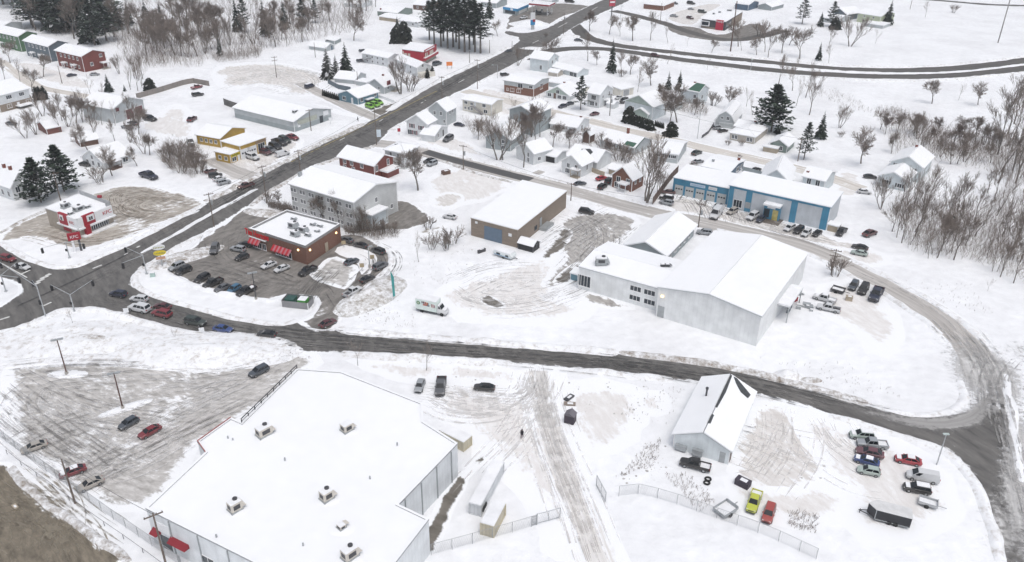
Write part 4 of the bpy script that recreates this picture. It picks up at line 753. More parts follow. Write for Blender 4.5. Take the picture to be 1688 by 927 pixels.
spanbox(R_, 'picture_panel', .33, h * .72, 2.0, 1.5, WHITE, .72); spanbox(L_, 'picture_panel', .57, h * .74, 1.5, 1.4, WHITE, .72)
for S_, t, wd in ((R_, .30, .4), (R_, .36, .4), (L_, .56, .3), (L_, .585, .3)): spanbox(S_, 'dark_stripe', t, h * .77, wd, .8, DARKM, .78)
spantext(R_, .83, h * .80, 'KFC', 1.25, REDB, .52, 1.15); spantext(L_, .86, h * .76, 'KFC', .95, REDB, .52, 1.1)
mb = MB(); 
spanbox(R_, 'window_band', .60, h * .12, R_.len * .50, h * .28, GLASS, .12)
for k in range(8): spanbox(R_, 'mullion', .38 + .063 * k, h * .12, .1, h * .28, WHITE, .16)
spanbox(R_, 'planter', .5, .0, R_.len, .35, mat('planter snow', (.8, .8, .8)), 1.6); spanwin(L_, .9, h * .2, 1.2, 1.2)
# raised roof screen at the back
mb = MB(); c0, c1, c2 = b.pts[3], b.pts[2], b.pts[1]; c0 = c0 * .98; mb.bar(c0 + Vector((0, 0, h + .7)), c1 + Vector((0, 0, h + .7)), .3, 1.3); mb.bar(c1 + Vector((0, 0, h + .7)), c1.lerp(c2, .12) + Vector((0, 0, h + .7)), .3, 1.3); mb.obj('roof_screen', FASCIA, b.root)
mb = MB(); e = c1.lerp(c0, .3); mb.box(e.x - .5, e.y - .3, h + 1.4, e.x + .5, e.y + .3, h + 2.0); mb.obj('red_cap', REDP, b.root)
for lb, u, v, wd, ht in [('grey boxed roof unit at the back left of the red and white restaurant', 108, 343, 1.7, 1.4), ('tilted pale roof unit in the middle of the red and white restaurant', 130, 347, 2.2, 1.2), ('small roof vent at the front of the red and white restaurant', 117, 354, 1.1, .7), ('small roof fan at the right of the red and white restaurant', 145, 343, 1.0, .7)]:
    rooftop_unit(u, v, h + .3, wd, wd * .7, ht, R_.rz, lb, GREYM, 'roof units on the corner restaurant', wd > 1.5)
# --- yellow repair garage
G = 'yellow garage'
b = bld('repair_garage', 'yellow repair garage with white overhead doors and a snowy flat roof', (364, 234), (395, 242), (438, 227.5), (396, 264), W_YEL, 'F', .1, .25, cat='garage', fas=W_YEL); YG = b
garage_door(b, 'R', .17, 3.3, b.h * .72, WHITE); garage_door(b, 'R', .44, 3.3, b.h * .72, WHITE); windows(b, 'R', [(.80, b.h * .45, 2.6, 2.4, 2)]); slab(b, 'R', 'door', .93, .05, 1.0, 2.1, WHITE); slab(b, 'R', 'wall_sign', .8, b.h * .78, 4.2, .8, mat('brown sign', (.28, .2, .13)), .1)
a = bld('wing', None, (356, 250), (379, 256), (395, 248), (382, 270), W_YEL, 'F', .1, .25, parent=b, fas=W_YEL); windows(a, 'L', [(.3, a.h * .5, 1, 1), (.7, a.h * .5, 1, 1)]); windows(a, 'R', [(.3, a.h * .38, 1.6, 1.2)]); door(a, 'R', .72, WHITE); slab(a, 'R', 'wall_sign', .45, a.h * .68, 3.6, 1.0, YELP, .12); 
loc, rz = on(a, 'R', .45, a.h * .70); 
mb = MB(); 
for i in range(9): mb.box(-1.4 + i * .31, -.16, .1, -1.4 + i * .31 + .2, -.12, .1 + (.7 if i % 3 == 0 else .45))
mb.obj('lettering', mat('olive lettering', (.16, .18, .02)), a.root, loc, rz)
b = bld('repair_garage', 'yellow gabled hall behind the yellow repair garage with white trimmed windows', (324, 222), (362.5, 229), (402.5, 212), (364, 244), W_YEL, 'R', 1.8, .4, cat='garage', fas=W_YEL, wl=(4, 1, .9, 1))
# --- long grey building with brick front and pale tarped side
b = bld('long_building', 'long low building with a huge snowy roof and dark grey front on the main street', (378, 180), (484, 201), (556, 183.5), (490, 218), W_LGREY, 'R', 2.4, .5, cat='building', fas=GREYM, band=(W_GREY, 1.6)); slab(b, 'R', 'wall_panel', .35, 1.9, 9, 1.6, mat('pale brick panel', (.42, .44, .38)), .1); slab(b, 'R', 'door', .72, .1, 1.6, 2.4, GLASS); slab(b, 'R', 'wall_sign', .85, 2.2, 2.4, 1.6, WHITE, .2); slab(b, 'R', 'wall_sign', .12, 1.2, 1.2, 1.2, WHITE, .1); rooftop_unit(486, 186, b.h + 1.4, 1.4, 1.1, .9, b.root.rotation_euler.z, 'small dark vent low on the roof of the long low building', GREYM, None, False)
# --- white garage hall with maroon doors
b = bld('garage_hall', 'white gabled garage hall with two maroon overhead doors', (137, 170), (185.5, 180), (232.6, 164), (188, 204), W_LGREY, 'R', 2.4, .5, cat='garage'); MAR = mat('maroon door', (.13, .02, .035), .5, .1); garage_door(b, 'R', .50, b.lx * .24, b.h * .66, MAR, False); garage_door(b, 'R', .81, b.lx * .24, b.h * .66, MAR, False); slab(b, 'R', 'wall_sign', .14, b.h * .75, 1.3, 1.2, MAR, .08); slab(b, 'R', 'notice', .62, b.h * .45, 1.0, .8, WHITE, .12)
# --- the row of four townhouses
for lab, L, M, Rr, Mb, w_, n in [('red', (98.4, 82), (134, 93.3), (163, 84.5), (139, 119.5), W_RED, 5), ('slate grey', (43, 66.5), (79, 76.8), (107, 70), (85, 102.5), W_SLATE, 5), ('green', (-12, 50), (29.7, 60.4), (56, 54.5), (36, 86), W_GREEN, 6)]:
    b = bld('townhouse', f'{lab} two storey townhouse block with white trimmed corner and snowy roof', L, M, Rr, Mb, w_, 'R', 1.7, .5, wl=(n, 2, 1.0, 1.2), group=None)
    windows(b, 'R', [(.36, b.h * .42, 1.1, 1.3), (.8, b.h * .84, 1.1, 1.1)]); porch(b, 'L', .3, 2.0, 1.6, 2.3); porch(b, 'L', .68, 2.0, 1.6, 2.3)
    if lab == 'red': porch(b, 'R', .85, 3, 2.4, 2.6, W_BEIGE)
bld('hall', 'low white roofed building at the far left beyond the green townhouse', (-50, 40), (2, 45), (35, 37.5), (5, 56), W_LGREY, 'R', 1.4, .4, cat='building')
b = bld('house', 'white over brick split level house at the left edge', (-50, 146), (-6, 159), (39, 145), (-6, 186), W_WHITE, 'L', 2.2, .5, band=(BRICKT, 2.6)); windows(b, 'R', [(.35, b.h * .78, 2, 1.2, 2), (.75, b.h * .78, 1.8, 1.2, 2), (.3, 1.5, 1.6, 1.2), (.9, 1.5, 1.6, 1.2)]); door(b, 'R', .58, WHITE); porch(b, 'R', .7, 5, 2.4, .9, mat('grey deck boards', (.3, .29, .28)))
b = bld('house', 'white two storey house with brick chimneys behind the dark pines', (-6, 300), (18.4, 309), (52, 298), (24.6, 332), W_WHITE, 'R', 3.2, .35, chim=[(.5, .5, 1.6, CHB), (.5, .9, 1.6, CHB)]); windows(b, 'R', [(.26, b.h * .72, 1.1, 1.5), (.62, b.h * .72, 1.3, 1.5), (.35, b.h * .28, 1.4, 1.5), (.75, b.h * .3, 1.1, 1.5)]); windows(b, 'L', [(.3, b.h * .4, 1, 1.5), (.7, b.h * .4, 1, 1.5)])
b = bld('house', 'white gabled house behind a bare tree up from the corner restaurant', (141.4, 257), (170, 268.5), (209, 253), (171, 281), W_WHITE, 'L', 3.0, .4, wl=(3, 1, 1, 1.4)); windows(b, 'L', [(.5, b.h + .8, .9, 1.2)]); windows(b, 'R', [(.8, b.h * .5, 1.6, 1.3)]); porch(b, 'R', .3, 3.4, 2.2, 2.2, W_BROWN)
b = bld('shed', 'brown board shed with one snowy roof slope among bare trees', (120.5, 227), (131, 234), (162, 229), (131, 243), W_BROWN, 'L', 2.2, .3, cat='shed'); b = bld('shed', 'small reddish brown shed under bare trees at the left', (64.5, 204), (76, 213), (98, 207), (77, 222.5), mat('red brown boards', (.17, .07, .055)), 'L', 1.5, .3, cat='shed')
# --- houses along the main street, far side
b = bld('house', 'teal blue bungalow with white trim beside the lime green taxis', (560, 154), (590, 162), (620.8, 151), (591, 173), W_BLUE, 'L', 1.9, .45); windows(b, 'L', [(.7, b.h * .55, 1.6, 1.2)]); windows(b, 'R', [(.17, 1.5, 1.2, 1.4), (.85, 1.8, 1.2, 1)]); door(b, 'L', .3, WHITE); porch(b, 'R', .5, 3.5, 1.2, 1.0, W_DARK)
b = bld('house', 'small grey house with snowy roof in front of the spruces', (558, 127), (584.6, 132.5), (594, 122), (585, 138.5), W_LGREY, 'R', 1.8, .4, chim=[(.5, .35, 1.2, WHITE)]); a = bld('wing', None, (590, 133), (604, 137), (611, 132), (604, 142), W_LGREY, 'F', .1, .2, parent=b)
b = bld('house', 'white house with dark red dormer sides beside a big bare tree', (608, 138.5), (633, 144), (651, 135), (633.6, 155.5), W_LGREY, 'L', 2.6, .4, wl=(2, 2, .8, 1), chim=[(.6, .5, 1.2, CHB)]); windows(b, 'R', [(.3, 2, 1, 1.2), (.7, 2, 1, 1.2)]); slab(b, 'R', 'dormer', .35, b.h + .2, 2.2, 1.7, mat('dark red shingle', (.17, .025, .03)), .2); porch(b, 'R', .72, 4, 2, 2.2, W_BEIGE)
b = bld('house', 'long white two storey apartment house with an outside stair', (600.4, 87), (639.7, 96.5), (651, 90), (640, 111), W_WHITE, 'R', 1.2, .3, wl=(4, 2, .8, .9)); 
loc, rz = on(b, 'L', .82, 0); mb = MB(); mb.bar((-3, -.6, .2), (1.5, -.6, b.h * .6), .9, .2); mb.bar((-3, -1, 1.1), (1.5, -1, b.h * .6 + 1), .06, .06); mb.box(1.5, -1.1, b.h * .6 - .1, 3, 0, b.h * .6 + .1); mb.obj('outside_stair', mat('stair grey', (.25, .25, .26)), b.root, loc, rz)
b = polybld('diner', 'dark red box shaped restaurant with cream lettered front and flat snowy roof', [(663, 82), (697.4, 86.5), (718, 75.5), (677, 70.4)], (701, 107), W_RED2, 'restaurant', corner=1); s = wallspan(b, 1, 2); spanbox(s, 'front_panel', .5, 0, s.len * .98, b.h * .35, mat('pale green glass front', (.28, .32, .27)), .1); spanbox(s, 'red_band', .5, b.h * .34, s.len * 1.04, b.h * .2, REDP, 1.2, SNOW); spanbox(s, 'sign_fascia', .55, b.h * .62, s.len * .95, b.h * .5, REDP, .3); spanbox(s, 'sign_stripe', .5, b.h * .98, s.len * .7, .5, WHITE, .36)
for k in (.12, .25, .5, .6, .7): spanbox(s, 'sign_letter', k, b.h * .58, 1.0, 1.5, mat('cream sign', (.6, .57, .5)), .4)
s = wallspan(b, 0, 1); spanbox(s, 'sign_letter', .05, b.h * .4, .5, 2.6, MATS['cream sign'], .1); spanbox(s, 'sign_letter', .16, b.h * .42, 1.2, 1.8, MATS['cream sign'], .1); spanbox(s, 'sign_letter', .32, b.h * .42, 1.2, 1.8, MATS['cream sign'], .1)
b = bld('house', 'white house in front of the dark red restaurant with two cedar columns by its porch', (654, 97), (688, 112), (703, 107), (688.5, 127.5), W_WHITE, 'R', 1.6, .3, wl=(2, 2, .9, 1.1)); windows(b, 'R', [(.4, b.h + .6, .8, 1.1)]); slab(b, 'R', 'porch_room', .55, 0, 7, b.h * .5, W_CREAM, 2.4)
b = bld('house', 'blue grey house with a low snowy gable at the edge of the far woods', (509, 75.5), (537, 79.5), (551, 75.5), (537.5, 85.5), W_LGREY, 'R', 1.6, .4); slab(b, 'R', 'door', .7, 0, 1, 2, W_DBLUE); b = bld('shed', 'little shed with a snowy flat roof behind the blue grey house', (541, 66), (551, 68.5), (557, 63), (551, 72), W_GREY, 'SR', .8, .3, cat='shed')
b = bld('house', 'olive grey split roof house near the top of the photo left of the pines', (629, 17), (655, 22), (672, 14), (655, 30), W_GRN2, 'R', 1.8, .4, chim=[(.1, .9, 1.5, CHB)]); windows(b, 'L', [(.3, b.h * .6, 1.4, 1), (.7, b.h * .6, 1.4, 1)]); a = bld('wing', None, (628, 27), (656, 32), (674, 26), (656, 37.5), W_TAN, 'R', .8, .3, parent=b)
for lb, L, M, Rr, Mb, wl_ in [('far low house with snowy roof at the very top between the woods and pines', (575, 4), (596, 8), (604, 2), (596, 14), W_WHITE), ('far pale house at the top edge left of the gas station', (735, -6), (756, -2), (766, -8), (756, 5), W_LGREY), ('far grey house at the top edge above the gas station', (800, 2), (818, 6), (828, 0), (818, 14), W_GREY), ('far brown house behind the pines at the top edge', (690, 6), (706, 10), (716, 3), (706, 18), W_BROWN), ('far white house just behind the grove of tall pines', (668, 32), (690, 38), (700, 31), (690, 46), W_WHITE)]: bld('house', lb, L, M, Rr, Mb, wl_, 'R', 1.6, .4, wl=(2, 1, 1, 1))
# --- inner block
b = bld('house', 'tall grey two storey house with a white corner on the main street', (706.6, 179), (735.7, 184), (751, 176), (736, 208), W_LGREY, 'L', 2.8, .35); windows(b, 'L', [(.3, b.h * .8, .8, 1.2), (.65, b.h * .78, .8, 1.2), (.12, b.h * .3, .7, 1)]); windows(b, 'R', [(.35, b.h * .8, .7, 1), (.62, b.h * .82, .7, 1)])
b = bld('house', 'white house with dark red shutters on the corner of the side street', (672, 199.5), (704, 205.5), (715, 197), (704.5, 228), W_WHITE, 'L', 2.6, .35)
for t, z in ((.30, .68), (.74, .74), (.62, .26)):
    windows(b, 'L', [(t, b.h * z, .9, 1.4)])
    for d_ in (-.8, .8): slab(b, 'L', 'shutter', t + d_ / b.ly, b.h * z - .7, .38, 1.4, MAR, .09)
windows(b, 'L', [(.86, b.h * .26, 1.5, 1.6)]); a = bld('wing', None, (697, 220), (716, 224.5), (735, 209), (715.6, 235), W_WHITE, 'R', 1.6, .35, parent=b); door(a, 'R', .66, DARKM); windows(a, 'R', [(.3, 1.4, .8, 1.2)])
b = bld('house', 'boxy white two storey apartment with an outside stair facing the yard', (765.5, 163), (810, 173), (820.5, 164), (810.5, 191.5), W_CREAM, 'R', .8, .4); windows(b, 'L', [(.88, b.h * .78, 1.2, .9), (.68, b.h * .76, 1.0, .8), (.25, b.h * .8, 1.3, 1.1), (.9, b.h * .3, .8, .8), (.78, b.h * .3, .8, 1), (.68, b.h * .3, .8, .8), (.2, b.h * .3, 1.5, 1.2)]); loc, rz = on(b, 'L', .47, 0); mb = MB(); mb.bar((2.5, -.6, .2), (-1.2, -.6, b.h * .55), .9, .2); mb.bar((2.5, -1, 1.2), (-1.2, -1, b.h * .55 + 1), .06, .06); mb.box(-2.8, -1.2, b.h * .55 - .1, -1.2, 0, b.h * .55 + .1); mb.obj('outside_stair', MATS['stair grey'], b.root, loc, rz); slab(b, 'L', 'door', .56, b.h * .57, .9, 2, WHITE)
b = bld('house', 'grey over red brick apartment block with snowy roof on the main street', (836, 131), (880, 140.5), (896, 128), (881, 160), W_LGREY, 'R', .9, .4, band=(BRICKR, 2.9), fas=FASCIA); windows(b, 'L', [(.1, b.h * .78, 1.4, .9), (.45, b.h * .74, 2.0, 1.8), (.72, 1.4, 1.6, 1.2), (.88, 1.4, .8, .8), (.5, 1.4, 1.6, 1.2)]); windows(b, 'R', [(.5, b.h * .6, 2, 2)])
b = bld('house', 'dark grey gabled house behind two thin bare trees', (846, 178.5), (880, 189), (901, 176), (880, 224), W_GREY, 'L', 2.0, .5, wl=(2, 1, 1, 1.2))
b = bld('house', 'big white house under the leaning tree near the highway ramp', (876.6, 94.5), (904, 100), (916, 93), (905, 120.5), W_BLUEW, 'R', 2.2, .4); windows(b, 'L', [(.4, b.h * .35, 1, 1.8)]); windows(b, 'R', [(.4, b.h * .75, 1, 1.4), (.75, b.h * .9, .9, 1)]); a = bld('wing', None, (909, 109), (952, 120.5), (963, 114.5), (952.5, 128), W_BLUEW, 'R', 1.4, .3, parent=b); windows(a, 'L', [(.62, a.h * .5, 1, 1.3), (.2, a.h * .45, 2, 1.6, 2), (.08, a.h * .45, 1.4, 1.6, 1)])
b = bld('shed', 'small shed with snowy roof in front of the big white house', (905, 118), (919, 121), (926, 117), (919, 126), W_BEIGE, 'R', .9, .3, cat='shed')
b = bld('house', 'white bungalow with a pale green gable and snowy porch roof', (903, 151), (938.5, 158), (950, 148), (938, 166.5), W_WHITE, 'L', 2.8, .6, wall2=W_MINT, chim=[(.6, .5, 1.0, CHB)]); windows(b, 'L', [(.85, b.h * .6, 1.4, 1.2), (.42, b.h * .45, 1.5, 1.3, 2), (.2, b.h * .45, 1.5, 1.3, 2), (.5, b.h + .8, 1.2, 1.3)]); door(b, 'L', .62, W_BROWN); a = bld('wing', None, (905, 134), (925, 139), (934, 131), (925, 146), W_BLUEW, 'F', .1, .3, parent=b)
b = bld('house', 'white two storey house right of the half bare pine with grouped windows', (970, 152.5), (989, 156.5), (1009, 147), (988, 179), W_WHITE, 'R', 2.4, .4); windows(b, 'L', [(.5, b.h * .72, 1.8, 1.6, 2), (.6, b.h * .28, 1.6, 1.6, 2), (.25, b.h * .28, .8, 1.3)]); windows(b, 'R', [(.75, b.h * .78, 1, 1.6), (.25, b.h * .75, .7, 1), (.7, b.h * .4, .7, .9)]); porch(b, 'R', .5, 2.4, 1.6, 2.2)
b = bld('garage', 'white garage with a grey overhead door at the end of a snowy lane', (1007, 145), (1024, 148.5), (1047, 145), (1024, 160), W_CREAM, 'SR', .3, .4, cat='garage'); garage_door(b, 'R', .42, 3, 2.3, FASCIA, False)
b = bld('house', 'snow covered white house behind the dark cedar hedge', (1039, 164), (1076, 176.5), (1085, 165), (1076, 199), W_BLUEW, 'L', 3.0, .5, wl=(2, 1, 1, 1.3), wall2=W_MINT); a = bld('wing', None, (1046, 183), (1068, 189), (1075, 181), (1068, 199), W_MINT, 'L', 1.6, .4, parent=b)
b = bld('house', 'house with a half bare dark green roof by the highway', (1124, 146), (1152, 152), (1168, 146), (1153, 173), W_BLUEW, 'R', 1.9, .5, chim=[(.5, .55, 1.0, CHB)]); windows(b, 'L', [(.2, b.h * .6, 1, 1.2), (.2, b.h * .25, 1, 1.2)]); windows(b, 'R', [(.4, b.h * .5, 1, 1.4)])
mb = MB(); s_ = 1.9 / (b.lx / 2); mb.poly([(-.4, b.ly * .62, b.h - .4 * s_ + .39), (-.4, -.45, b.h - .4 * s_ + .39), (b.lx / 2, -.45, b.h + 1.9 + .39), (b.lx / 2, b.ly * .45, b.h + 1.9 + .39)]); mb.obj('bare_roof', GSHGL, b.roof)
b = bld('barn', 'pale grey gambrel roofed barn with two small windows', (1181, 197.5), (1210, 203), (1222, 184), (1207, 213), W_LGREY, 'G', 3.6, .35, cat='barn'); windows(b, 'L', [(.35, b.h + 1.3, .9, 1.1), (.66, b.h + 1.3, .7, .7)]); garage_door(b, 'L', .4, 4.5, b.h * .8, mat('pale door', (.55, .58, .58)), False)
b = bld('house', 'beige house with a snowy curved front roof beside the barn', (1203.4, 219.5), (1244.5, 227), (1266, 210), (1241, 238), W_BEIGE, 'H', 1.3, .35); windows(b, 'L', [(.86, b.h * .55, .8, 1.2), (.74, b.h * .55, .8, 1.2), (.26, b.h * .55, .8, 1.2), (.14, b.h * .55, .8, 1.2)]); a = bld('wing', None, (1213, 207), (1244, 214.5), (1253, 203), (1243, 225), W_BEIGE, 'R', 1.2, .3, parent=b, chim=[(.5, .2, 1.0, CHB)]); windows(a, 'L', [(.75, a.h * .78, 1.2, .7), (.3, a.h * .78, 1.2, .7)])
b = bld('cottage', 'little green grey cottage with a snowy hipped roof and tan porch', (1272, 234.5), (1298, 241), (1307, 229), (1296, 253), W_GRN2, 'L', 1.6, .5); windows(b, 'L', [(.35, b.h * .55, .9, 1.3)]); slab(b, 'L', 'porch_room', .86, 0, 4.5, b.h * .66, W_TAN, 2.2); slab(b, 'L', 'porch_roof', .86, b.h * .66, 5, .35, SNOW, 2.6)
b = bld('house', 'dark blue grey house with two white framed windows behind the blue garages', (1159, 274.5), (1202, 284), (1226, 265), (1202, 297), W_DBLUE, 'R', .9, .5, chim=[(.8, .1, 1.6, CHB), (.3, .8, 1.4, GREYM)]); windows(b, 'L', [(.62, b.h * .62, 1.1, 1.6), (.38, b.h * .62, 1.1, 1.6)]); windows(b, 'R', [(.6, b.h * .5, 2.2, 1.2), (.85, b.h * .5, 1.2, 1.2)])
b = bld('house', 'white house half buried in snow behind the blue building with a snowy porch gable', (1257, 292), (1300, 300), (1306, 276), (1300, 315), W_BLUEW, 'L', 3.0, .5, wl=(3, 1, .8, 1.3)); a = bld('wing', None, (1272, 293), (1298, 301), (1304, 292), (1298, 313), W_BLUEW, 'L', 1.8, .4, parent=b)
b = bld('house', 'white two storey house with grey paned windows above the right end of the blue building', (1325, 290), (1360, 299), (1375, 284), (1360, 320), W_BLUEW, 'R', 1.6, .4, chim=[(.2, .9, 1.0, CHB)]); windows(b, 'L', [(.7, b.h * .75, 1.1, 1.7), (.3, b.h * .75, 1.1, 1.7), (.85, b.h * .3, 1.0, 1.3), (.2, b.h * .3, 1.0, 1.3)])
b = bld('house', 'tall white house with dark shutters and red chimney beside the right woods', (1471, 265), (1521, 277), (1534, 257.5), (1515, 302), W_BLUEW, 'L', 2.4, .4, chim=[(.85, .55, 1.4, CHB)])
for t, z in ((.78, .82), (.3, .72)):
    windows(b, 'L', [(t, b.h * z, 1.1, 1.2)]); [slab(b, 'L', 'shutter', t + d_ / b.ly, b.h * z - .6, .4, 1.2, DARKM, .09) for d_ in (-.95, .95)]
a = bld('wing', None, (1449, 290), (1495, 299.5), (1515, 280), (1489, 316), W_BLUEW, 'L', 1.8, .4, parent=b)
for t, z in ((.7, .55), (.22, .45)):
    windows(a, 'L', [(t, a.h * z, 1.1, 1.1)]); [slab(a, 'L', 'shutter', t + d_ / a.ly, a.h * z - .55, .4, 1.1, DARKM, .09) for d_ in (-.95, .95)]
b = bld('house', 'red brick two storey house with white framed windows and snow on its cross gable', (1011, 287.6), (1042.4, 297), (1059, 286), (1041, 317), BRICKR, 'L', 3.0, .4, trim=TRIM); windows(b, 'L', [(.68, b.h * .78, 1.2, 1.5), (.2, b.h * .78, 1.1, 1.4), (.72, b.h * .3, 1.7, 1.4, 2)]); windows(b, 'R', [(.3, b.h * .7, .8, 1.2), (.7, b.h * .7, .8, 1.2)]); porch(b, 'L', .3, 2.4, 2.2, 2.4, WHITE)
b = bld('house', 'white gabled house with wooden porch and dark rear roof patch', (926, 265.5), (958, 274), (978, 264.5), (958, 293), W_WHITE, 'L', 2.4, .4); windows(b, 'L', [(.65, b.h * .78, .9, 1.2), (.25, b.h * .78, .9, 1.3), (.68, b.h * .3, 1.5, 1.3, 2)]); porch(b, 'L', .2, 2.6, 1.6, 2.3, W_TAN); windows(b, 'R', [(.5, b.h * .65, .7, 1.6)]); a = bld('wing', None, (945, 254), (984, 268), (994, 252), (984, 283), W_WHITE, 'R', 2.4, .4, parent=b)
mb = MB(); s_ = 2.4 / (a.lx / 2); mb.poly([(x, y, a.h + x * s_ + .41) for x, y in ((a.lx * .1, a.ly * .62), (a.lx * .12, a.ly * .35), (a.lx * .3, a.ly * .3), (a.lx * .4, a.ly * .45), (a.lx * .33, a.ly * .72))]); mb.obj('bare_roof_patch', SHGL, a.roof)
b = bld('house', 'white gabled house with an attached open garage', (860, 241), (880, 254), (901, 243), (877, 272.5), W_WHITE, 'L', 2.2, .35); windows(b, 'L', [(.3, b.h * .75, .8, 1.3), (.3, b.h * .3, .8, 1.3)]); windows(b, 'R', [(.3, b.h * .45, 1.1, 1)]); a = bld('wing', None, (894, 254), (917, 259.5), (932, 249.5), (916, 270), W_WHITE, 'R', .8, .4, parent=b); slab(a, 'L', 'black_doorway_panel', .42, .05, 3.2, 2.2, BLACK, .05)  # garage opening is a flat black panel, the shade inside painted on
b = bld('house', 'low white house with a long snowy roof behind bare shrubs', (914, 201), (951, 211), (961, 196), (950, 221), W_WHITE, 'R', 1.9, .4, wl=(3, 1, .9, .8), chim=[(.5, .1, 1, CHB)]); windows(b, 'R', [(.4, b.h * .5, 1.2, 1.6)])
b = bld('house', 'grey house with a tall red brick chimney and a patch of bare green roof', (994, 228), (1046, 244), (1065, 229), (1046, 256), W_LGREY, 'R', 2.0, .4, wl=(4, 1, 1, 1.1), chim=[(.5, .45, 2.4, CHB)]); mb = MB(); s_ = 2.0 / (b.lx / 2); mb.poly([(x, y, b.h + x * s_ + .40) for x, y in ((-.3, b.ly * .3), (-.3, b.ly * .02), (b.lx * .16, b.ly * .02), (b.lx * .16, b.ly * .3))]); mb.poly([(x, -.42, z) for x, z in ((0, b.h - .3), (b.lx * .5, b.h + 2), (b.lx * .5, b.h + 2.35), (0, b.h + .2))]); mb.obj('bare_roof_patch', GSHGL, b.roof)
b = bld('house', 'long low house with wide snowy roof and dark window strip near the blue garages', (1082, 249), (1118, 255.5), (1130, 234), (1114, 270), W_LGREY, 'R', 1.4, .4); windows(b, 'L', [(.2, b.h * .7, 1.6, .9, 2), (.5, b.h * .7, 2.6, .9, 3), (.85, b.h * .7, 2.2, .9, 3)])
b = bld('house', 'grey house hidden behind the big multi stemmed bare trees', (807, 222), (842, 231), (856, 212), (844, 250), W_GREY, 'L', 2.4, .5, wl=(2, 2, .9, 1.1))
b = bld('house', 'dark red sided two storey house with white windows beside the white office', (560, 257.5), (616.6, 273), (645.5, 259), (620, 296), W_RED, 'R', 2.0, .5); windows(b, 'L', [(.84, b.h * .8, 1.0, 1.6), (.64, b.h * .8, 1.0, 1.6), (.35, b.h * .8, 1.0, 1.7), (.85, b.h * .3, 1, 1.4), (.6, b.h * .3, 1, 1.4)]); windows(b, 'R', [(.12, b.h * .72, .9, 1.7), (.72, b.h * .85, .9, 1.7)]); slab(b, 'R', 'porch_room', .62, 0, 5, b.h * .45, W_RED, 2.6); slab(b, 'R', 'porch_roof', .6, b.h * .45, 6, .4, SNOW, 3.1)
b = bld('house', 'pale two storey house with snowy hipped roof behind the dark red house', (635, 247), (666, 253.5), (688.5, 241.5), (668, 280), W_WHITE, 'H', 1.2, .5, wl=(2, 2, .7, 1.5), chim=[(.4, .7, 1.2, GREYM)]); windows(b, 'R', [(.3, b.h * .6, .7, 1.2), (.7, b.h * .6, .7, 1.2)])
# --- long blue and grey commercial building
b = bld('workshop', 'bright blue garage block with five grey overhead doors', (1112, 293), (1203, 312), (1219, 291), (1201, 338), W_TURQ, 'SL', .3, .25, cat='workshop', trim=W_TURQ, fas=W_TURQ)
for i in range(5): garage_door(b, 'L', .12 + .192 * i, b.ly * .155, b.h * .62, mat('pale grey door', (.52, .53, .52), .6, .06))
slab(b, 'L', 'wall_sign', .56, b.h * .74, b.ly * .27, .8, mat('pale blue sign', (.55, .65, .75)), .12); strokes(b, 'L', .56, b.h * .74 + .25, b.ly * .22, 16, BLUEP, .32, .13); slab(b, 'L', 'wall_sign', .29, b.h * .73, b.ly * .15, .85, WHITE, .12); strokes(b, 'L', .29, b.h * .73 + .28, b.ly * .11, 8, GREYM, .3, .13)
b = bld('store', 'pale grey commercial building with bright blue wall bands and a blue entrance', (1203.6, 306), (1369, 342.5), (1386, 320), (1359.6, 380), siding('pale cladding', (.54, .57, .60), .4, True, .04), 'SL', .4, .3, cat='store', fas=W_TURQ, trim=WHITE)
for t, wd in ((.975, .05), (.79, .062), (.335, .062), (.035, .066)): slab(b, 'L', 'blue_band', t, 0, wd * b.ly, b.h - .02, W_TURQ, .06)
slab(b, 'L', 'blue_eave', .5, b.h - .5, b.ly, .48, W_TURQ, .1); windows(b, 'L', [(.895, b.h * .28, 2.2, 2, 2)]); slab(b, 'L', 'vent_grille', .79, 1.0, .055 * b.ly, 1.8, GREYM, .1); slab(b, 'L', 'wall_sign', .79, .2, .06 * b.ly, .9, TRIM and W_TURQ, .12)
slab(b, 'L', 'entrance', .53, 0, b.ly * .155, b.h * .62, W_TURQ, 1.6); slab(b, 'L', 'entrance_roof', .53, b.h * .62, b.ly * .17, .5, SNOW, 2.3); slab(b, 'L', 'entrance_glass', .575, .6, b.ly * .055, b.h * .36, GLASS, 1.66); slab(b, 'L', 'entrance_glass', .49, .1, b.ly * .055, b.h * .45, mat('warm lit glass', (.35, .30, .12), .2, .3, emit=.25), 1.66); slab(b, 'L', 'wall_sign', .535, b.h * .50, b.ly * .08, .55, WHITE, 1.7); mb = None
slab(b, 'L', 'front_step', .51, 0, 5, .12, mat('brown mat', (.12, .10, .085)), 4.5)
b = bld('garden_shed', 'little tan box shed at the right end of the blue and grey building', (1364, 371), (1382, 375), (1388, 370), (1382, 383), W_TAN, 'F', .1, .15, cat='shed')
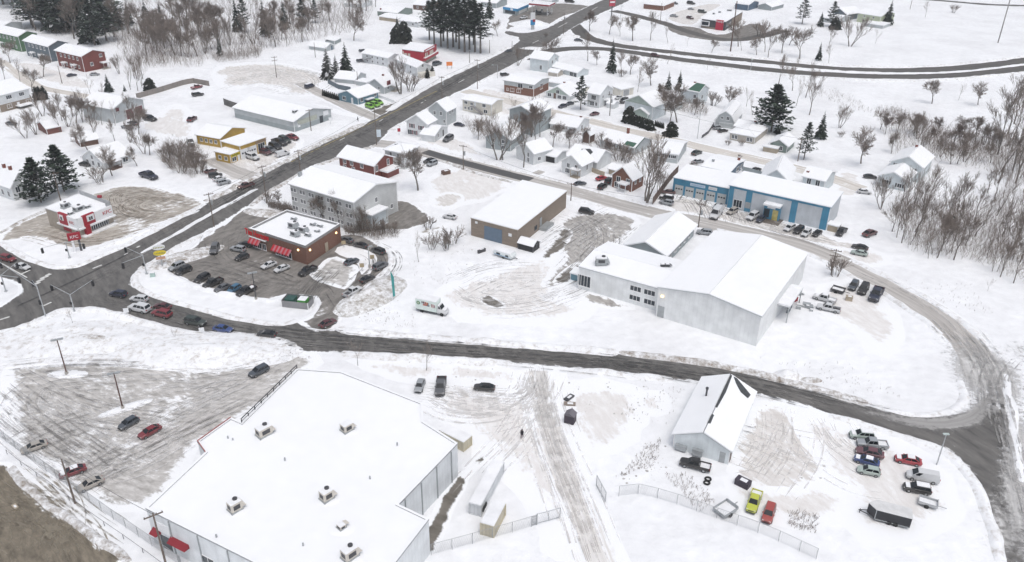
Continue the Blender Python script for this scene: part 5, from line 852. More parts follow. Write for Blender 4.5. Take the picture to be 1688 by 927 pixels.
# --- top of the photograph
b = polybld('gas_station', 'gas station shop with a blue roof band and grey walls', [(829.5, 12), (852.6, 15.8), (871, 8), (848, 3)], (853, 26), W_GREY, 'shop', corner=1); 
for i, j in ((0, 1), (1, 2)): s = wallspan(b, i, j); spanbox(s, 'blue_band', .5, b.h * .66, s.len + .2, b.h * .42, BLUEP, .15); spanbox(s, 'shop_window', .5, .5, s.len * .7, 1.8, LAMPW if i else GLASS, .08)
spanbox(wallspan(b, 0, 1), 'wall_sign', .62, b.h * .7, 1.8, 1.1, WHITE, .2)
pts = [P(u, v, 5.2) for u, v in ((872, 8.5), (905.5, 11.8), (915, 7), (882, 3.5))]; o = pts[0].copy(); o.z = 0; t = empty('pump_canopy', o, 0, 'white gas station canopy with a red edge over the pumps', 'canopy'); loc = [(p.x - o.x, p.y - o.y) for p in pts]; mb = MB(); mb.prism(loc, 5.2, 5.4, 0); mb.obj('ceiling', WHITE, t); mb = MB(); mb.prism([(x * 1.01 - .1, y * 1.01 - .1) for x, y in loc], 5.41, 6.2, 0, 1); mb.obj('fascia', [REDP, SNOW], t)
for k in range(4): x, y = loc[k]; cx = sum(p[0] for p in loc) / 4; cy = sum(p[1] for p in loc) / 4; x = x + (cx - x) * .25; y = y + (cy - y) * .25; mb = MB(); mb.tube((x, y, 0), (x, y, 5.2), .18, n=8); mb.obj('column', WHITE, t)
for k, (u, v) in enumerate(((884, 21), (893, 20), (903, 24), (909, 20))):
    t = empty('fuel_pump', P(u, v), R(20), 'fuel pump standing under the red edged canopy', 'fuel pump', 'fuel pumps under the canopy'); mb = MB(); mb.box(-.5, -.3, 0, .5, .3, 1.8); mb.obj('cabinet', WHITE, t); mb = MB(); mb.box(-.4, -.34, .9, .4, -.302, 1.5); mb.obj('display', DARKM, t); mb = MB(); mb.tube((.55, 0, .5), (.55, 0, 1.6), .08); mb.obj('hose', BLACK, t)
b = bld('building', 'building with a bright blue roof edge behind the gas station canopy', (880, 0), (908, 3.5), (915, -3), (908, 9), W_LGREY, 'F', .1, .2, cat='shop', fas=BLUEP, th=.8)
b = polybld('burger_restaurant', 'dark fronted restaurant with a tall red wall panel and brick side far beyond the highway', [(1157, 32), (1196, 37), (1224, 20), (1182, 15)], (1195, 51), W_DARK, 'restaurant', corner=1, fas=DARKM); s = wallspan(b, 0, 1); sr = wallspan(b, 1, 2); spanbox(s, 'red_panel', .78, .2, s.len * .30, b.h * 1.15, mat('raspberry red', (.42, .015, .05)), .8); spantext(s, .78, b.h * 1.02, 'Wendy\'s', 1.4, WHITE, .85); spanbox(s, 'base_course', .4, 0, s.len * .8, b.h * .22, BRICKT, .1)
W4 = s.len * .33
for x0, z0, w_, h_ in ((.18, b.h * .30, W4, .3), (.18, b.h * .80, W4, .3), (.18 - .16, b.h * .30, .3, b.h * .53), (.18 + .16, b.h * .30, .3, b.h * .53)): spanbox(s, 'white_frame', x0, z0, w_, h_, WHITE, .9)
spanbox(s, 'shop_window', .18, b.h * .36, W4 * .9, b.h * .42, GLASS, .3); spanbox(sr, 'brick_side', .68, 0, sr.len * .62, b.h * .93, BRICKT, .15); spanbox(sr, 'wall_sign', .28, b.h * .35, 1.2, b.h * .35, WHITE, .2); spanbox(sr, 'shop_window', .2, b.h * .3, sr.len * .3, b.h * .4, GLASS, .1)
for lb, u, v, w_ in [('small vent on the far dark fronted restaurant roof, left', 1176, 24, .9), ('small vent on the far dark fronted restaurant roof, middle', 1186, 21.5, 1.1), ('ribbed roof unit at the back of the far dark fronted restaurant', 1202, 18.5, 2.2)]: rooftop_unit(u, v, b.h + .3, w_, w_ * .7, 1.0, 0, lb, GREYM, 'roof units on the far restaurant', False)
bld('building', 'low red brick building with a snowy roof at the top edge', (1065, 6), (1094, 10.5), (1106, 3), (1094.5, 18), BRICKR, 'F', .1, .3, cat='building', fas=BRICKR); bld('house', 'dark blue house at the top edge beyond the dark fronted restaurant', (1216, 5), (1234, 8.5), (1247, 3), (1234, 18), W_DBLUE, 'R', 1.4, .4); bld('house', 'grey brown house at the top edge right of the dark blue house', (1258, 8), (1272, 12), (1286, 6), (1272, 18), W_GREY, 'L', 1.6, .4)
b = bld('house', 'slate gabled house at the top right beside dark conifers', (1383, 19), (1396, 24.5), (1409, 19), (1396.5, 34), W_SLATE, 'L', 2.6, .4, wl=(2, 1, .8, .9)); b = bld('house', 'pale lime house at the top right beside a spruce', (1424, 21), (1452, 28), (1463, 21), (1453, 42), W_LIME, 'R', 1.8, .3, wl=(2, 2, .8, 1.0)); a = bld('wing', None, (1426, 38), (1456, 43), (1463, 38), (1456, 48), W_LGREY, 'F', .1, .2, parent=b)
bld('house', 'low pale house with snowy roof among conifers at the top right', (1362, 28), (1382, 33), (1394, 27), (1382, 40), W_LGREY, 'R', 1.4, .4)
bld('shed', 'little brown steep roofed shed among shrubs behind the white gabled house', (963, 220), (972, 223), (979, 218), (972, 237), W_BROWN, 'L', 1.4, .3, cat='shed'); bld('shed', 'small snow capped shed just behind the red brick house', (1004, 278), (1019, 282), (1030, 275), (1019, 290), W_TAN, 'R', 1.0, .3, cat='shed'); bld('garage', 'small pale garage behind the half bare pine and the green gabled bungalow', (944, 146), (960, 150), (968, 144), (960, 158), W_CREAM, 'R', 1.0, .3, cat='garage'); bld('house', 'low snowy roofed house left of the green roofed house by the highway', (1092, 168), (1112, 174), (1122, 168), (1112, 184), W_LGREY, 'R', 1.4, .4, wl=(2, 1, 1, 1)); bld('shed', 'tiny white shed beside the pole right of the white two storey house', (1002, 170), (1012, 173), (1018, 169), (1012, 179), W_WHITE, 'R', .8, .2, cat='shed')
# ------------------------------------------------------------------ vehicles: one set of meshes per body type
def paint(name, col, metal=.2):
    """car paint with road salt haze thickening towards the sills"""
    m, n, l, b = newmat('paint ' + name); tc = n.new('ShaderNodeTexCoord'); sp = n.new('ShaderNodeSeparateXYZ'); l.new(tc.outputs['Object'], sp.inputs[0]); nz = n.new('ShaderNodeTexNoise'); nz.inputs['Scale'].default_value = 3; nz.inputs['Detail'].default_value = 5; l.new(tc.outputs['Object'], nz.inputs['Vector'])
    mr = n.new('ShaderNodeMapRange'); mr.inputs[1].default_value = .25; mr.inputs[2].default_value = 1.1; mr.inputs[3].default_value = .75; mr.inputs[4].default_value = .12; l.new(sp.outputs[2], mr.inputs[0]); mu = n.new('ShaderNodeMath'); mu.operation = 'MULTIPLY'; l.new(mr.outputs[0], mu.inputs[0]); l.new(nz.outputs[0], mu.inputs[1])
    mx = n.new('ShaderNodeMix'); mx.data_type = 'RGBA'; l.new(mu.outputs[0], mx.inputs[0]); mx.inputs[6].default_value = (*col, 1); mx.inputs[7].default_value = (.26, .245, .23, 1); l.new(mx.outputs[2], b.inputs['Base Color']); b.inputs['Roughness'].default_value = .42; b.inputs['Metallic'].default_value = metal * .5; b.inputs['Coat Weight'].default_value = .25; b.inputs['Coat Roughness'].default_value = .15; return m
PAINTS = {'black': paint('black', (.012, .012, .014)), 'navy': paint('navy', (.015, .022, .05)), 'white': paint('white', (.62, .63, .64), 0), 'silver': paint('silver', (.36, .38, .40), .4), 'grey': paint('grey', (.12, .125, .135), .4), 'red': paint('red', (.20, .012, .022)), 'maroon': paint('maroon', (.085, .012, .02)), 'brightred': paint('bright red', (.42, .015, .035)), 'blue': paint('blue', (.02, .06, .22)), 'teal': paint('teal blue', (.04, .14, .24)), 'beige': paint('beige', (.42, .39, .35), .3), 'yellow': paint('yellow', (.50, .54, .06), 0), 'lime': paint('lime', (.20, .48, .03), 0), 'mint': paint('pale mint', (.42, .50, .46), .2), 'brown': paint('brown', (.11, .045, .045)), 'darkgreen': paint('dark green', (.03, .045, .04)), 'slate': paint('slate blue', (.065, .08, .10), .4), 'coral': paint('faded red', (.36, .06, .05), 0), 'mauve': paint('dull maroon', (.15, .06, .075), .3)}
VT = {}
def loft(mb, st, mi=0):
    """body shell from stations (x, half width, bottom, belt)"""
    rings = []
    for x, w_, zb, zt in st:
        k = len(mb.v); m = zb + (zt - zb) * .55
        mb.v += [(x, -w_ * .9, zb), (x, -w_, zb + .12), (x, -w_, m), (x, -w_ * .95, zt - .06), (x, -w_ * .84, zt), (x, 0, zt + .02), (x, w_ * .84, zt), (x, w_ * .95, zt - .06), (x, w_, m), (x, w_, zb + .12), (x, w_ * .9, zb)]; rings.append(k)
    for a, b in zip(rings, rings[1:]):
        for i in range(10): mb.f.append((a + i, a + i + 1, b + i + 1, b + i)); mb.m.append(mi)
        mb.f.append((a + 10, a, b, b + 10)); mb.m.append(mi)
    mb.f.append(tuple(reversed(range(rings[0], rings[0] + 11)))); mb.m.append(mi); mb.f.append(tuple(range(rings[-1], rings[-1] + 11))); mb.m.append(mi)
def vtype(kind):
    if kind in VT: return VT[kind]
    body = MB(); gl = MB(); bed = None
    if kind == 'sedan':
        L, W_ = 4.6, .90; st = [(-2.3, .66, .42, .78), (-2.2, .80, .30, .93), (-1.6, .89, .24, .98), (-.6, .90, .22, .97), (.6, .90, .22, .95), (1.25, .90, .22, .93), (1.9, .85, .25, .83), (2.2, .74, .30, .72), (2.3, .60, .38, .62)]; lo = (-1.95, 1.15, .80, .95); up = (-1.05, .30, .60, 1.43); wh = (-1.4, 1.42, .33)
    elif kind == 'suv':
        L, W_ = 4.7, .94; st = [(-2.35, .74, .48, .95), (-2.25, .88, .36, 1.08), (-1.6, .93, .30, 1.10), (-.6, .94, .28, 1.08), (.7, .94, .28, 1.06), (1.2, .93, .28, 1.03), (1.9, .90, .32, .97), (2.25, .80, .36, .86), (2.35, .66, .44, .74)]; lo = (-2.28, 1.15, .85, 1.07); up = (-1.95, .35, .68, 1.70); wh = (-1.42, 1.45, .37)
    elif kind == 'hatch':
        L, W_ = 4.1, .87; st = [(-2.05, .68, .42, .88), (-1.95, .80, .30, .98), (-1.3, .87, .25, 1.0), (0, .87, .23, .98), (1.0, .87, .23, .95), (1.6, .82, .26, .86), (1.98, .70, .32, .72), (2.05, .58, .40, .64)]; lo = (-1.98, 1.1, .78, .97); up = (-1.55, .25, .60, 1.50); wh = (-1.25, 1.25, .32)
    elif kind == 'pickup':
        L, W_ = 5.7, .98; st = [(-.95, .95, .40, 1.12), (-.6, .98, .36, 1.14), (.6, .98, .34, 1.13), (1.3, .97, .34, 1.10), (2.2, .95, .38, 1.06), (2.72, .88, .40, .98), (2.85, .76, .46, .84)]; lo = (-.95, 1.42, .88, 1.12); up = (-.72, .72, .70, 1.85); wh = (-1.75, 1.80, .40)
        bed = MB(); bed.box(-2.8, -.95, .42, -.97, .95, .72, 0, 1); bed.box(-2.8, -.98, .50, -.97, -.86, 1.12); bed.box(-2.8, .86, .50, -.97, .98, 1.12); bed.box(-2.86, -.96, .46, -2.76, .96, 1.10); bed.box(-2.95, -.9, .42, -2.865, .9, .58, 2)
    elif kind == 'van':
        L, W_ = 5.6, .98; st = [(-2.8, .88, .42, 1.25), (-2.7, .96, .36, 1.3), (-1.2, .98, .32, 1.3), (.8, .98, .32, 1.3), (1.6, .97, .32, 1.24), (2.4, .92, .36, 1.02), (2.75, .80, .40, .85), (2.8, .68, .46, .75)]; lo = (-2.72, 1.9, .93, 1.28); up = (-2.6, .95, .78, 2.05); wh = (-1.75, 1.85, .37)
    loft(body, st)
    # greenhouse
    x0, x1, wl, zl = lo; x2, x3, wu, zu = up
    def c(x, y, z): return (x, y, z)
    b4 = [c(x0, -wl, zl), c(x1, -wl, zl), c(x1, wl, zl), c(x0, wl, zl)]; t4 = [c(x2, -wu, zu), c(x3, -wu, zu), c(x3, wu, zu), c(x2, wu, zu)]
    def fr(i, j, a, b_, lo_, hi): # sub-panel of side i-j between fractions
        def pt(s_, t): p = Vector(b4[i]).lerp(Vector(b4[j]), s_); q = Vector(t4[i]).lerp(Vector(t4[j]), s_); return p.lerp(q, t)
        return [pt(a, lo_), pt(b_, lo_), pt(b_, hi), pt(a, hi)]
    # painted cabin shell with glass set just proud of it
    body.poly([b4[0], b4[1], t4[1], t4[0]]); body.poly([b4[1], b4[2], t4[2], t4[1]]); body.poly([b4[2], b4[3], t4[3], t4[2]]); body.poly([b4[3], b4[0], t4[0], t4[3]])
    k = len(body.v); cx = (x2 + x3) / 2
    body.poly(t4); body.box(x2 + .08, -wu + .06, zu + .001, x3 - .1, wu - .06, zu + .035)
    def glass(i, j, a, b_, lo_, hi):
        q = fr(i, j, a, b_, lo_, hi); n = (q[1] - q[0]).cross(q[3] - q[0]).normalized() * .012; gl.poly([p + n for p in q])
    if kind == 'van': glass(0, 1, .78, .97, .12, .9); glass(2, 3, .03, .22, .12, .9); glass(1, 2, .05, .95, .06, .94); glass(3, 0, .08, .46, .2, .85); glass(3, 0, .54, .92, .2, .85)
    else:
        for (a, b_) in ((.05, .34), (.37, .64), (.67, .95)) if kind in ('suv',) else ((.07, .48), (.52, .95)):
            glass(0, 1, a, b_, .08, .90); glass(2, 3, 1 - b_, 1 - a, .08, .90)
        glass(1, 2, .05, .95, .05, .94); glass(3, 0, .07, .93, .10, .92)
    hx = st[-2][0]; hw = st[-2][1]; hz = st[-2][3]; rx = st[0][0] if kind != 'pickup' else -2.88
    # mirrors, grille and bumpers belong to the shell
    for s_ in (-1, 1): body.box(x1 - .5, s_ * wl + (0 if s_ > 0 else -.18), zl + .02, x1 - .3, s_ * wl + (.18 if s_ > 0 else 0), zl + .17)
    body.box(hx - .02, -hw * .55, hz - .32, st[-1][0] + .02, hw * .55, hz - .14, 1); body.box(hx - .1, -hw * .9, .30, st[-1][0] + .03, hw * .9, .44, 1)
    hd = MB(); hd.box(hx - .12, -.17, -.07, hx + .06, .17, .07); tl = MB(); tl.box(rx - .03, -.13, -.10, rx + .16, .13, .10)
    wb = MB(); r = wh[2]; wb.tube((0, -.11, 0), (0, .11, 0), r, n=14); wb.tube((0, -.125, 0), (0, .125, 0), r * .62, n=10, mi=1)
    sn = MB(); sn.box(x2 + .05, -wu + .03, zu + .02, x3 - .05, wu - .03, zu + .13); sn.box(x1 + .1, -wl * .8, st[-4][3] - .0, st[-3][0] + .1, wl * .8, st[-4][3] + .09)
    t = dict(L=L, body=body.mesh('car_body', [PAINTS['black'], BLACK], fix=False), glass=gl.mesh('car_windows', [CARGLASS]), wheel=wb.mesh('wheel', [TYRE, RIM]), head=hd.mesh('headlight', [HEAD]), tail=tl.mesh('taillight', [TAIL]), snow=sn.mesh('snow_cover', [SNOW]), wh=wh, W=W_, hp=(hw * .72, hz - .08), tp=(st[0][1] * .86 if kind != 'pickup' else .84, (st[0][3] - .05) if kind != 'pickup' else .92))
    me = t['body']
    bm = bmesh.new(); bm.from_mesh(me); bmesh.ops.recalc_face_normals(bm, faces=bm.faces); bm.to_mesh(me); bm.free()
    if bed: t['bed'] = bed.mesh('cargo_bed', [PAINTS['black'], DARKM, GREYM]); sb = MB(); sb.box(-2.75, -.85, .73, -1.0, .85, .86); t['bedsnow'] = sb.mesh('snow_cover', [SNOW])
    VT[kind] = t; return t
NCAR = [0]
CARG = 'parked and driving vehicles'
def car(u1, v1, u2, v2, kind, col, label, snow=0, lights=False, group=None, bedsnow=False):
    """rear end pixel, front end pixel"""
    t = vtype(kind); a, b_ = P(u1, v1, .7), P(u2, v2, .7); d = b_ - a; rz = math.atan2(d.y, d.x)
    ln = d.length; view = abs(Vector((math.cos(rz), math.sin(rz))).dot(Vector((a.x, a.y)).normalized()))
    ln = ln * .97 - .35 * view; sc = max(.84, min(1.12, ln / t['L'])); mid = (a + b_) / 2; mid.z = 0
    far = mid.length > 330
    cat = {'pickup': 'pickup', 'van': 'van'}.get(kind, 'car')
    root = empty({'sedan': 'sedan', 'suv': 'suv', 'hatch': 'hatchback', 'pickup': 'pickup_truck', 'van': 'van'}[kind], mid + Vector((0, 0, .06)), rz, label, cat, group); root.scale = (sc,) * 3
    p = PAINTS[col]
    bo = link('body', t['body'], root); bo.material_slots[0].link = 'OBJECT'; bo.material_slots[0].material = p
    link('windows', t['glass'], root)
    x0, x1, r = t['wh']
    for x in (x0, x1):
        for s_ in (-1, 1): link('wheel', t['wheel'], root, (x, s_ * (t['W'] - .10), r))
    if 'bed' in t:
        bd = link('cargo_bed', t['bed'], root); bd.material_slots[0].link = 'OBJECT'; bd.material_slots[0].material = p
        if bedsnow or snow: link('snow_cover', t['bedsnow'], root)
    if not far:
        for s_ in (-1, 1):
            h = link('headlight', t['head'], root, (0, s_ * t['hp'][0], t['hp'][1])); link('taillight', t['tail'], root, (0, s_ * t['tp'][0], t['tp'][1]))
            if lights: h.material_slots[0].link = 'OBJECT'; h.material_slots[0].material = LIT
    if snow: link('snow_cover', t['snow'], root)
    return root
for row in [
 # queue on the lower street and at the junction
 (207, 486, 182.4, 482, 'suv', 'navy', 'dark navy suv first in the queue at the junction'), (244, 494, 214, 490.5, 'suv', 'white', 'white suv in the far lane of the queue'), (247, 512, 213, 504, 'suv', 'white', 'white suv in the near lane of the queue', 0, 0), (282, 506.5, 253, 502, 'sedan', 'maroon', 'very dark maroon sedan in the far lane of the queue'), (282, 520, 251, 513, 'suv', 'red', 'dark red car in the near lane of the queue'), (305, 527, 339, 533.5, 'suv', 'darkgreen', 'long dark suv with snow free roof behind the red car in the queue'), (351, 539, 383.5, 544, 'sedan', 'blue', 'blue sedan in the street below the restaurant'), (456, 551.5, 423, 548, 'sedan', 'black', 'black sedan last in the street below the restaurant'), (528.5, 537, 552, 526, 'sedan', 'maroon', 'maroon sedan turning into the restaurant driveway'),
 (567.5, 488, 595, 472.5, 'pickup', 'white', 'white pickup at the tail of the drive through line'), (595, 463.5, 615.6, 454, 'sedan', 'black', 'black car in the drive through line ahead of the white pickup'), (615.6, 444, 638, 432, 'suv', 'grey', 'boxy grey suv in the bend of the drive through line'), (633, 416.5, 613.5, 409, 'suv', 'black', 'black suv rounding the top of the drive through bend'), (606, 406, 582, 400.5, 'sedan', 'black', 'black sedan with red tail lights behind the restaurant'), (580, 397, 563, 391.5, 'sedan', 'grey', 'grey brown sedan at the drive through window corner'), (568.5, 434.5, 590, 426, 'sedan', 'slate', 'slate grey sedan alone on the muddy snow beside the restaurant'), (521, 439, 492.6, 453, 'pickup', 'black', 'long black pickup at the near corner of the brick restaurant'),
 (455, 431.5, 431, 440.7, 'sedan', 'white', 'white sedan in front of the restaurant, nearer the door'), (475, 437.6, 453.7, 446, 'sedan', 'white', 'white sedan in front of the restaurant beside the black pickup'), (409.7, 419, 387.5, 427, 'hatch', 'black', 'black hatchback by the walkway in front of the restaurant'), (403.5, 412, 381, 407.5, 'suv', 'silver', 'silver car parked at the left end of the restaurant'), (415, 403, 393, 401, 'sedan', 'black', 'black sedan tucked behind the silver car at the restaurant end'), (357, 403, 350, 418, 'suv', 'grey', 'grey suv driving through the restaurant lot'),
 (303, 433.5, 278.6, 444, 'suv', 'silver', 'silver suv at the left end of the restaurant lot'), (315.5, 440, 289, 451, 'suv', 'black', 'black suv next to the silver suv at the left of the lot'), (345, 452, 320, 465, 'suv', 'black', 'black suv at the left of the row along the snowy lot edge', 0, 0), (366, 459, 335, 473, 'pickup', 'black', 'black pickup in the row along the snowy lot edge'), (379, 468, 354, 479, 'sedan', 'grey', 'dark grey sedan between the black pickup and the blue car'), (396, 469.5, 375, 482, 'hatch', 'teal', 'teal blue hatchback in the row along the snowy lot edge'), (419, 472, 392, 486, 'pickup', 'black', 'black pickup with snow in its bed at the right of the row', 0, 0, None, True),
 (1, 423, 24.6, 428.5, 'suv', 'red', 'red car waiting at the left arm of the junction'), (25.6, 435.5, 48, 442, 'sedan', 'white', 'white car at the stop line on the left arm of the junction'), (416, 303, 394, 309, 'pickup', 'brown', 'brown red pickup driving down the main street with lit headlights', 0, True), (843, 83, 833, 84.5, 'sedan', 'slate', 'small dark car driving on the upper main street', 0, True), (1073, 90, 1086.6, 92.5, 'suv', 'maroon', 'dark car alone on the highway'), (946, 65.5, 961, 66.5, 'sedan', 'slate', 'dark car on the slip road near the main street'),
 # store lot
 (441, 604, 411.7, 618.5, 'suv', 'slate', 'dark slate suv leaving the store lot by the street'), (226, 688, 196.7, 705, 'hatch', 'slate', 'slate grey car beside the dark red car in the store lot'), (263, 701.5, 229.5, 719.5, 'sedan', 'red', 'dark red sedan in the middle of the store lot'), (75, 729, 36, 742, 'sedan', 'beige', 'white sedan by the fence at the left edge'), (139, 769, 99, 783, 'sedan', 'red', 'deep red sedan with a snowy roof behind the utility pole', 1), (168, 788, 128, 805.5, 'sedan', 'beige', 'beige sedan beside the deep red sedan near the fence'),
 (695, 626, 689, 643, 'sedan', 'silver', 'silver sedan at the back of the store'), (728.6, 621, 724, 652, 'pickup', 'grey', 'dark grey pickup nose down behind the store'), (815, 639, 782, 636, 'sedan', 'black', 'black sedan alone on the muddy snow behind the store'),
 # right lot
 (1168.6, 771, 1123.5, 759.5, 'pickup', 'black', 'black pickup with a snowy bed beside the long white hall', 0, 0, None, True), (1249.5, 808, 1237, 844, 'pickup', 'yellow', 'lime yellow pickup with a snow filled bed', 0, 0, None, True), (1272, 831, 1263, 860, 'suv', 'coral', 'faded red suv beside the lime yellow pickup'), (1438, 718, 1404, 715, 'suv', 'mint', 'white and green tinted car at the top of the parked row by the street', 1), (1459.7, 733, 1416.6, 729, 'pickup', 'silver', 'silver pickup second in the parked row by the street', 0, 0, None, True), (1458.6, 751, 1409.5, 740, 'sedan', 'mauve', 'dull maroon sedan in the parked row by the street'), (1448, 764, 1410.5, 753, 'sedan', 'blue', 'deep blue sedan in the parked row by the street', 1), (1451.5, 779, 1413.6, 771, 'hatch', 'mint', 'pale mint hatchback nearest the viewer in the parked row'), (1521, 762, 1474, 752.5, 'sedan', 'brightred', 'bright red sedan covered with snow', 1), (1549, 791, 1493.5, 780, 'van', 'white', 'white panel van between the red sedan and the black wagon'), (1535, 809, 1489.5, 800, 'suv', 'black', 'black wagon with a thick snow cover', 1),
 # behind the white warehouse
 (1411.5, 464, 1402.5, 477, 'suv', 'slate', 'slate coloured suv left of three by the bend of the side street'), (1428, 469, 1418.7, 484, 'suv', 'black', 'black suv in the middle of three by the bend'), (1450.5, 475, 1438, 496, 'pickup', 'navy', 'dark blue pickup right of three by the bend', 0, 0), (1386, 511.5, 1346, 503, 'pickup', 'white', 'white flatbed truck with brown board sides at the warehouse end'), (1372, 495, 1347, 488, 'pickup', 'white', 'snow covered white pickup behind the flatbed truck', 1), (1431, 409.5, 1405, 403.5, 'sedan', 'black', 'black car by the side street right of the blue building'), (1431, 419, 1403, 413.5, 'sedan', 'mint', 'pale silver car in front of the black car by the side street'), (1424, 388, 1444, 380, 'sedan', 'brown', 'dark brown car alone at the edge of the right woods'), (1423, 289.5, 1446, 291.5, 'sedan', 'black', 'black sedan in the yard of the tall white house'), (1413.6, 314, 1436, 316.5, 'sedan', 'white', 'pale snowy sedan in the yard of the tall white house', 1),
 # blue building lot
 (1110, 336, 1087.6, 331, 'suv', 'silver', 'silver suv nearest the street at the left of the blue garages'), (1110, 327.5, 1087.6, 323.5, 'suv', 'black', 'black suv with a snowy roof behind the silver suv by the blue garages', 1), (1109, 316.5, 1095, 315.5, 'sedan', 'brown', 'very dark brown car against the brown fence by the blue garages'), (1189, 335, 1177, 342.5, 'sedan', 'silver', 'silver car nose out beside the last blue garage door'), (1187, 345, 1173.7, 361, 'van', 'white', 'white van in the lot of the blue garages'), (1214.7, 344.5, 1200, 351.5, 'suv', 'beige', 'beige suv near the door of the blue garages'), (1248.5, 352, 1233, 361.5, 'suv', 'white', 'white suv in front of the blue entrance building'), (1260, 356, 1248.5, 365, 'sedan', 'navy', 'dark navy car beside the white suv at the grey and blue building'), (1308, 372, 1295, 379, 'suv', 'white', 'white car left in the row at the right half of the grey and blue building'), (1323, 374.5, 1310, 383.5, 'suv', 'black', 'black suv second in the row at the grey and blue building'), (1334, 379.5, 1324, 388, 'suv', 'white', 'white suv third in the row at the grey and blue building'), (1353, 379.5, 1341, 388, 'sedan', 'black', 'black car fourth in the row at the grey and blue building'), (1393, 376, 1381, 387, 'pickup', 'black', 'black pickup right of the tan box shed', 0, 0), (1172, 383.5, 1151, 381, 'suv', 'silver', 'silver and black suv peeking out behind the white warehouse roof'), (953.5, 346.5, 980, 350, 'suv', 'black', 'black suv at the back corner of the brown brick warehouse'), (752, 358.5, 731, 354.5, 'sedan', 'white', 'white sedan driving past the white office'), (718, 262, 698, 267, 'sedan', 'black', 'dark car behind the silver car beside the pale hip roofed house'), (720, 266, 704.6, 272, 'suv', 'silver', 'silver car by the side street near the pale hip roofed house'), (748.6, 204, 765, 206, 'sedan', 'navy', 'navy sedan in the yard of the tall grey house'), (745.5, 225, 732, 232.5, 'suv', 'grey', 'dark grey suv in the driveway of the house with red shutters'), (948.5, 303.5, 964, 300.5, 'sedan', 'slate', 'grey sedan in front of the white gabled house with the wooden porch'), (984, 295, 998.6, 291, 'sedan', 'brightred', 'red car in the driveway beside the brick house'), (987, 311, 999, 303, 'suv', 'black', 'black suv nearer the street in the brick house driveway'), (999, 302, 1010, 293.5, 'suv', 'black', 'black suv close to the wall in the brick house driveway'), (986, 186, 974, 188.5, 'sedan', 'mauve', 'dark round car parked by the snowy street below the half bare pine'), (934, 172.5, 921, 176.5, 'sedan', 'navy', 'navy car in front of the white bungalow with the green gable'), (944, 169, 934, 171.5, 'sedan', 'slate', 'slate car ahead of the navy car by the green gabled bungalow'), (1025, 159, 1015, 162, 'sedan', 'white', 'pale car beside the white garage with the grey door'), (1034, 164, 1022.5, 169, 'suv', 'black', 'black car in the lane below the white garage'), (1141, 254, 1156, 248.5, 'sedan', 'darkgreen', 'grey green car by the snowy street above the dark blue grey house'), (1145, 266.5, 1157, 264, 'sedan', 'silver', 'silver snowy car beside the dark blue grey house', 1), (1240, 281, 1253, 277, 'sedan', 'black', 'black car between the dark blue grey house and the snowy white house'), (1177, 211, 1190, 209, 'suv', 'silver', 'silver suv in front of the gambrel barn door'), (1184, 216, 1199, 213.5, 'sedan', 'black', 'black car half buried beside the beige house', 1),
 # yellow garage
 (406.6, 256, 426, 262, 'suv', 'white', 'white suv in front of the yellow garage doors'), (426, 247, 446.6, 254, 'sedan', 'maroon', 'maroon car next to the white suv at the yellow garage'), (436, 243.5, 454, 250, 'sedan', 'grey', 'grey car between the maroon and black cars at the yellow garage'), (444.5, 238.5, 463, 246, 'suv', 'black', 'black suv beside the grey car at the yellow garage'), (448.6, 230, 473, 239.5, 'pickup', 'black', 'black pickup in the row right of the yellow garage', 0, 0), (458, 226, 481.4, 236, 'suv', 'darkgreen', 'dark green suv in the row right of the yellow garage'), (471, 223, 492.7, 229.5, 'sedan', 'red', 'dark red car at the right end of the row by the yellow garage'), (457, 256, 474, 251.5, 'van', 'white', 'white van at the street edge of the yellow garage yard'), (341, 283, 353, 279, 'sedan', 'brown', 'brown car with snow at the top of the group below the yellow garage', 1), (343, 290, 366.6, 287, 'suv', 'black', 'black suv in the group below the yellow garage'), (354, 296, 369, 291.5, 'sedan', 'white', 'white car with a snowy roof in the group below the yellow garage', 1), (358.4, 302.5, 379, 297.5, 'suv', 'silver', 'pale silver suv nearest the street in the group below the yellow garage'), (311.5, 229, 316.6, 242, 'suv', 'darkgreen', 'dark green suv with a snowy roof behind the yellow hall', 1),
 (603.4, 173, 616, 178.5, 'hatch', 'lime', 'lime green car nearest the street by the teal blue house'), (610, 170.5, 626, 175, 'hatch', 'lime', 'lime green car in the middle by the teal blue house'), (617, 166.5, 631, 171.5, 'hatch', 'lime', 'lime green car furthest back by the teal blue house'), (593, 84.5, 603, 82.5, 'suv', 'slate', 'dark car behind the end of the long white apartment house', 1), (589, 100.6, 600, 99, 'suv', 'slate', 'dark car in front of the stair end of the long white apartment house', 1),
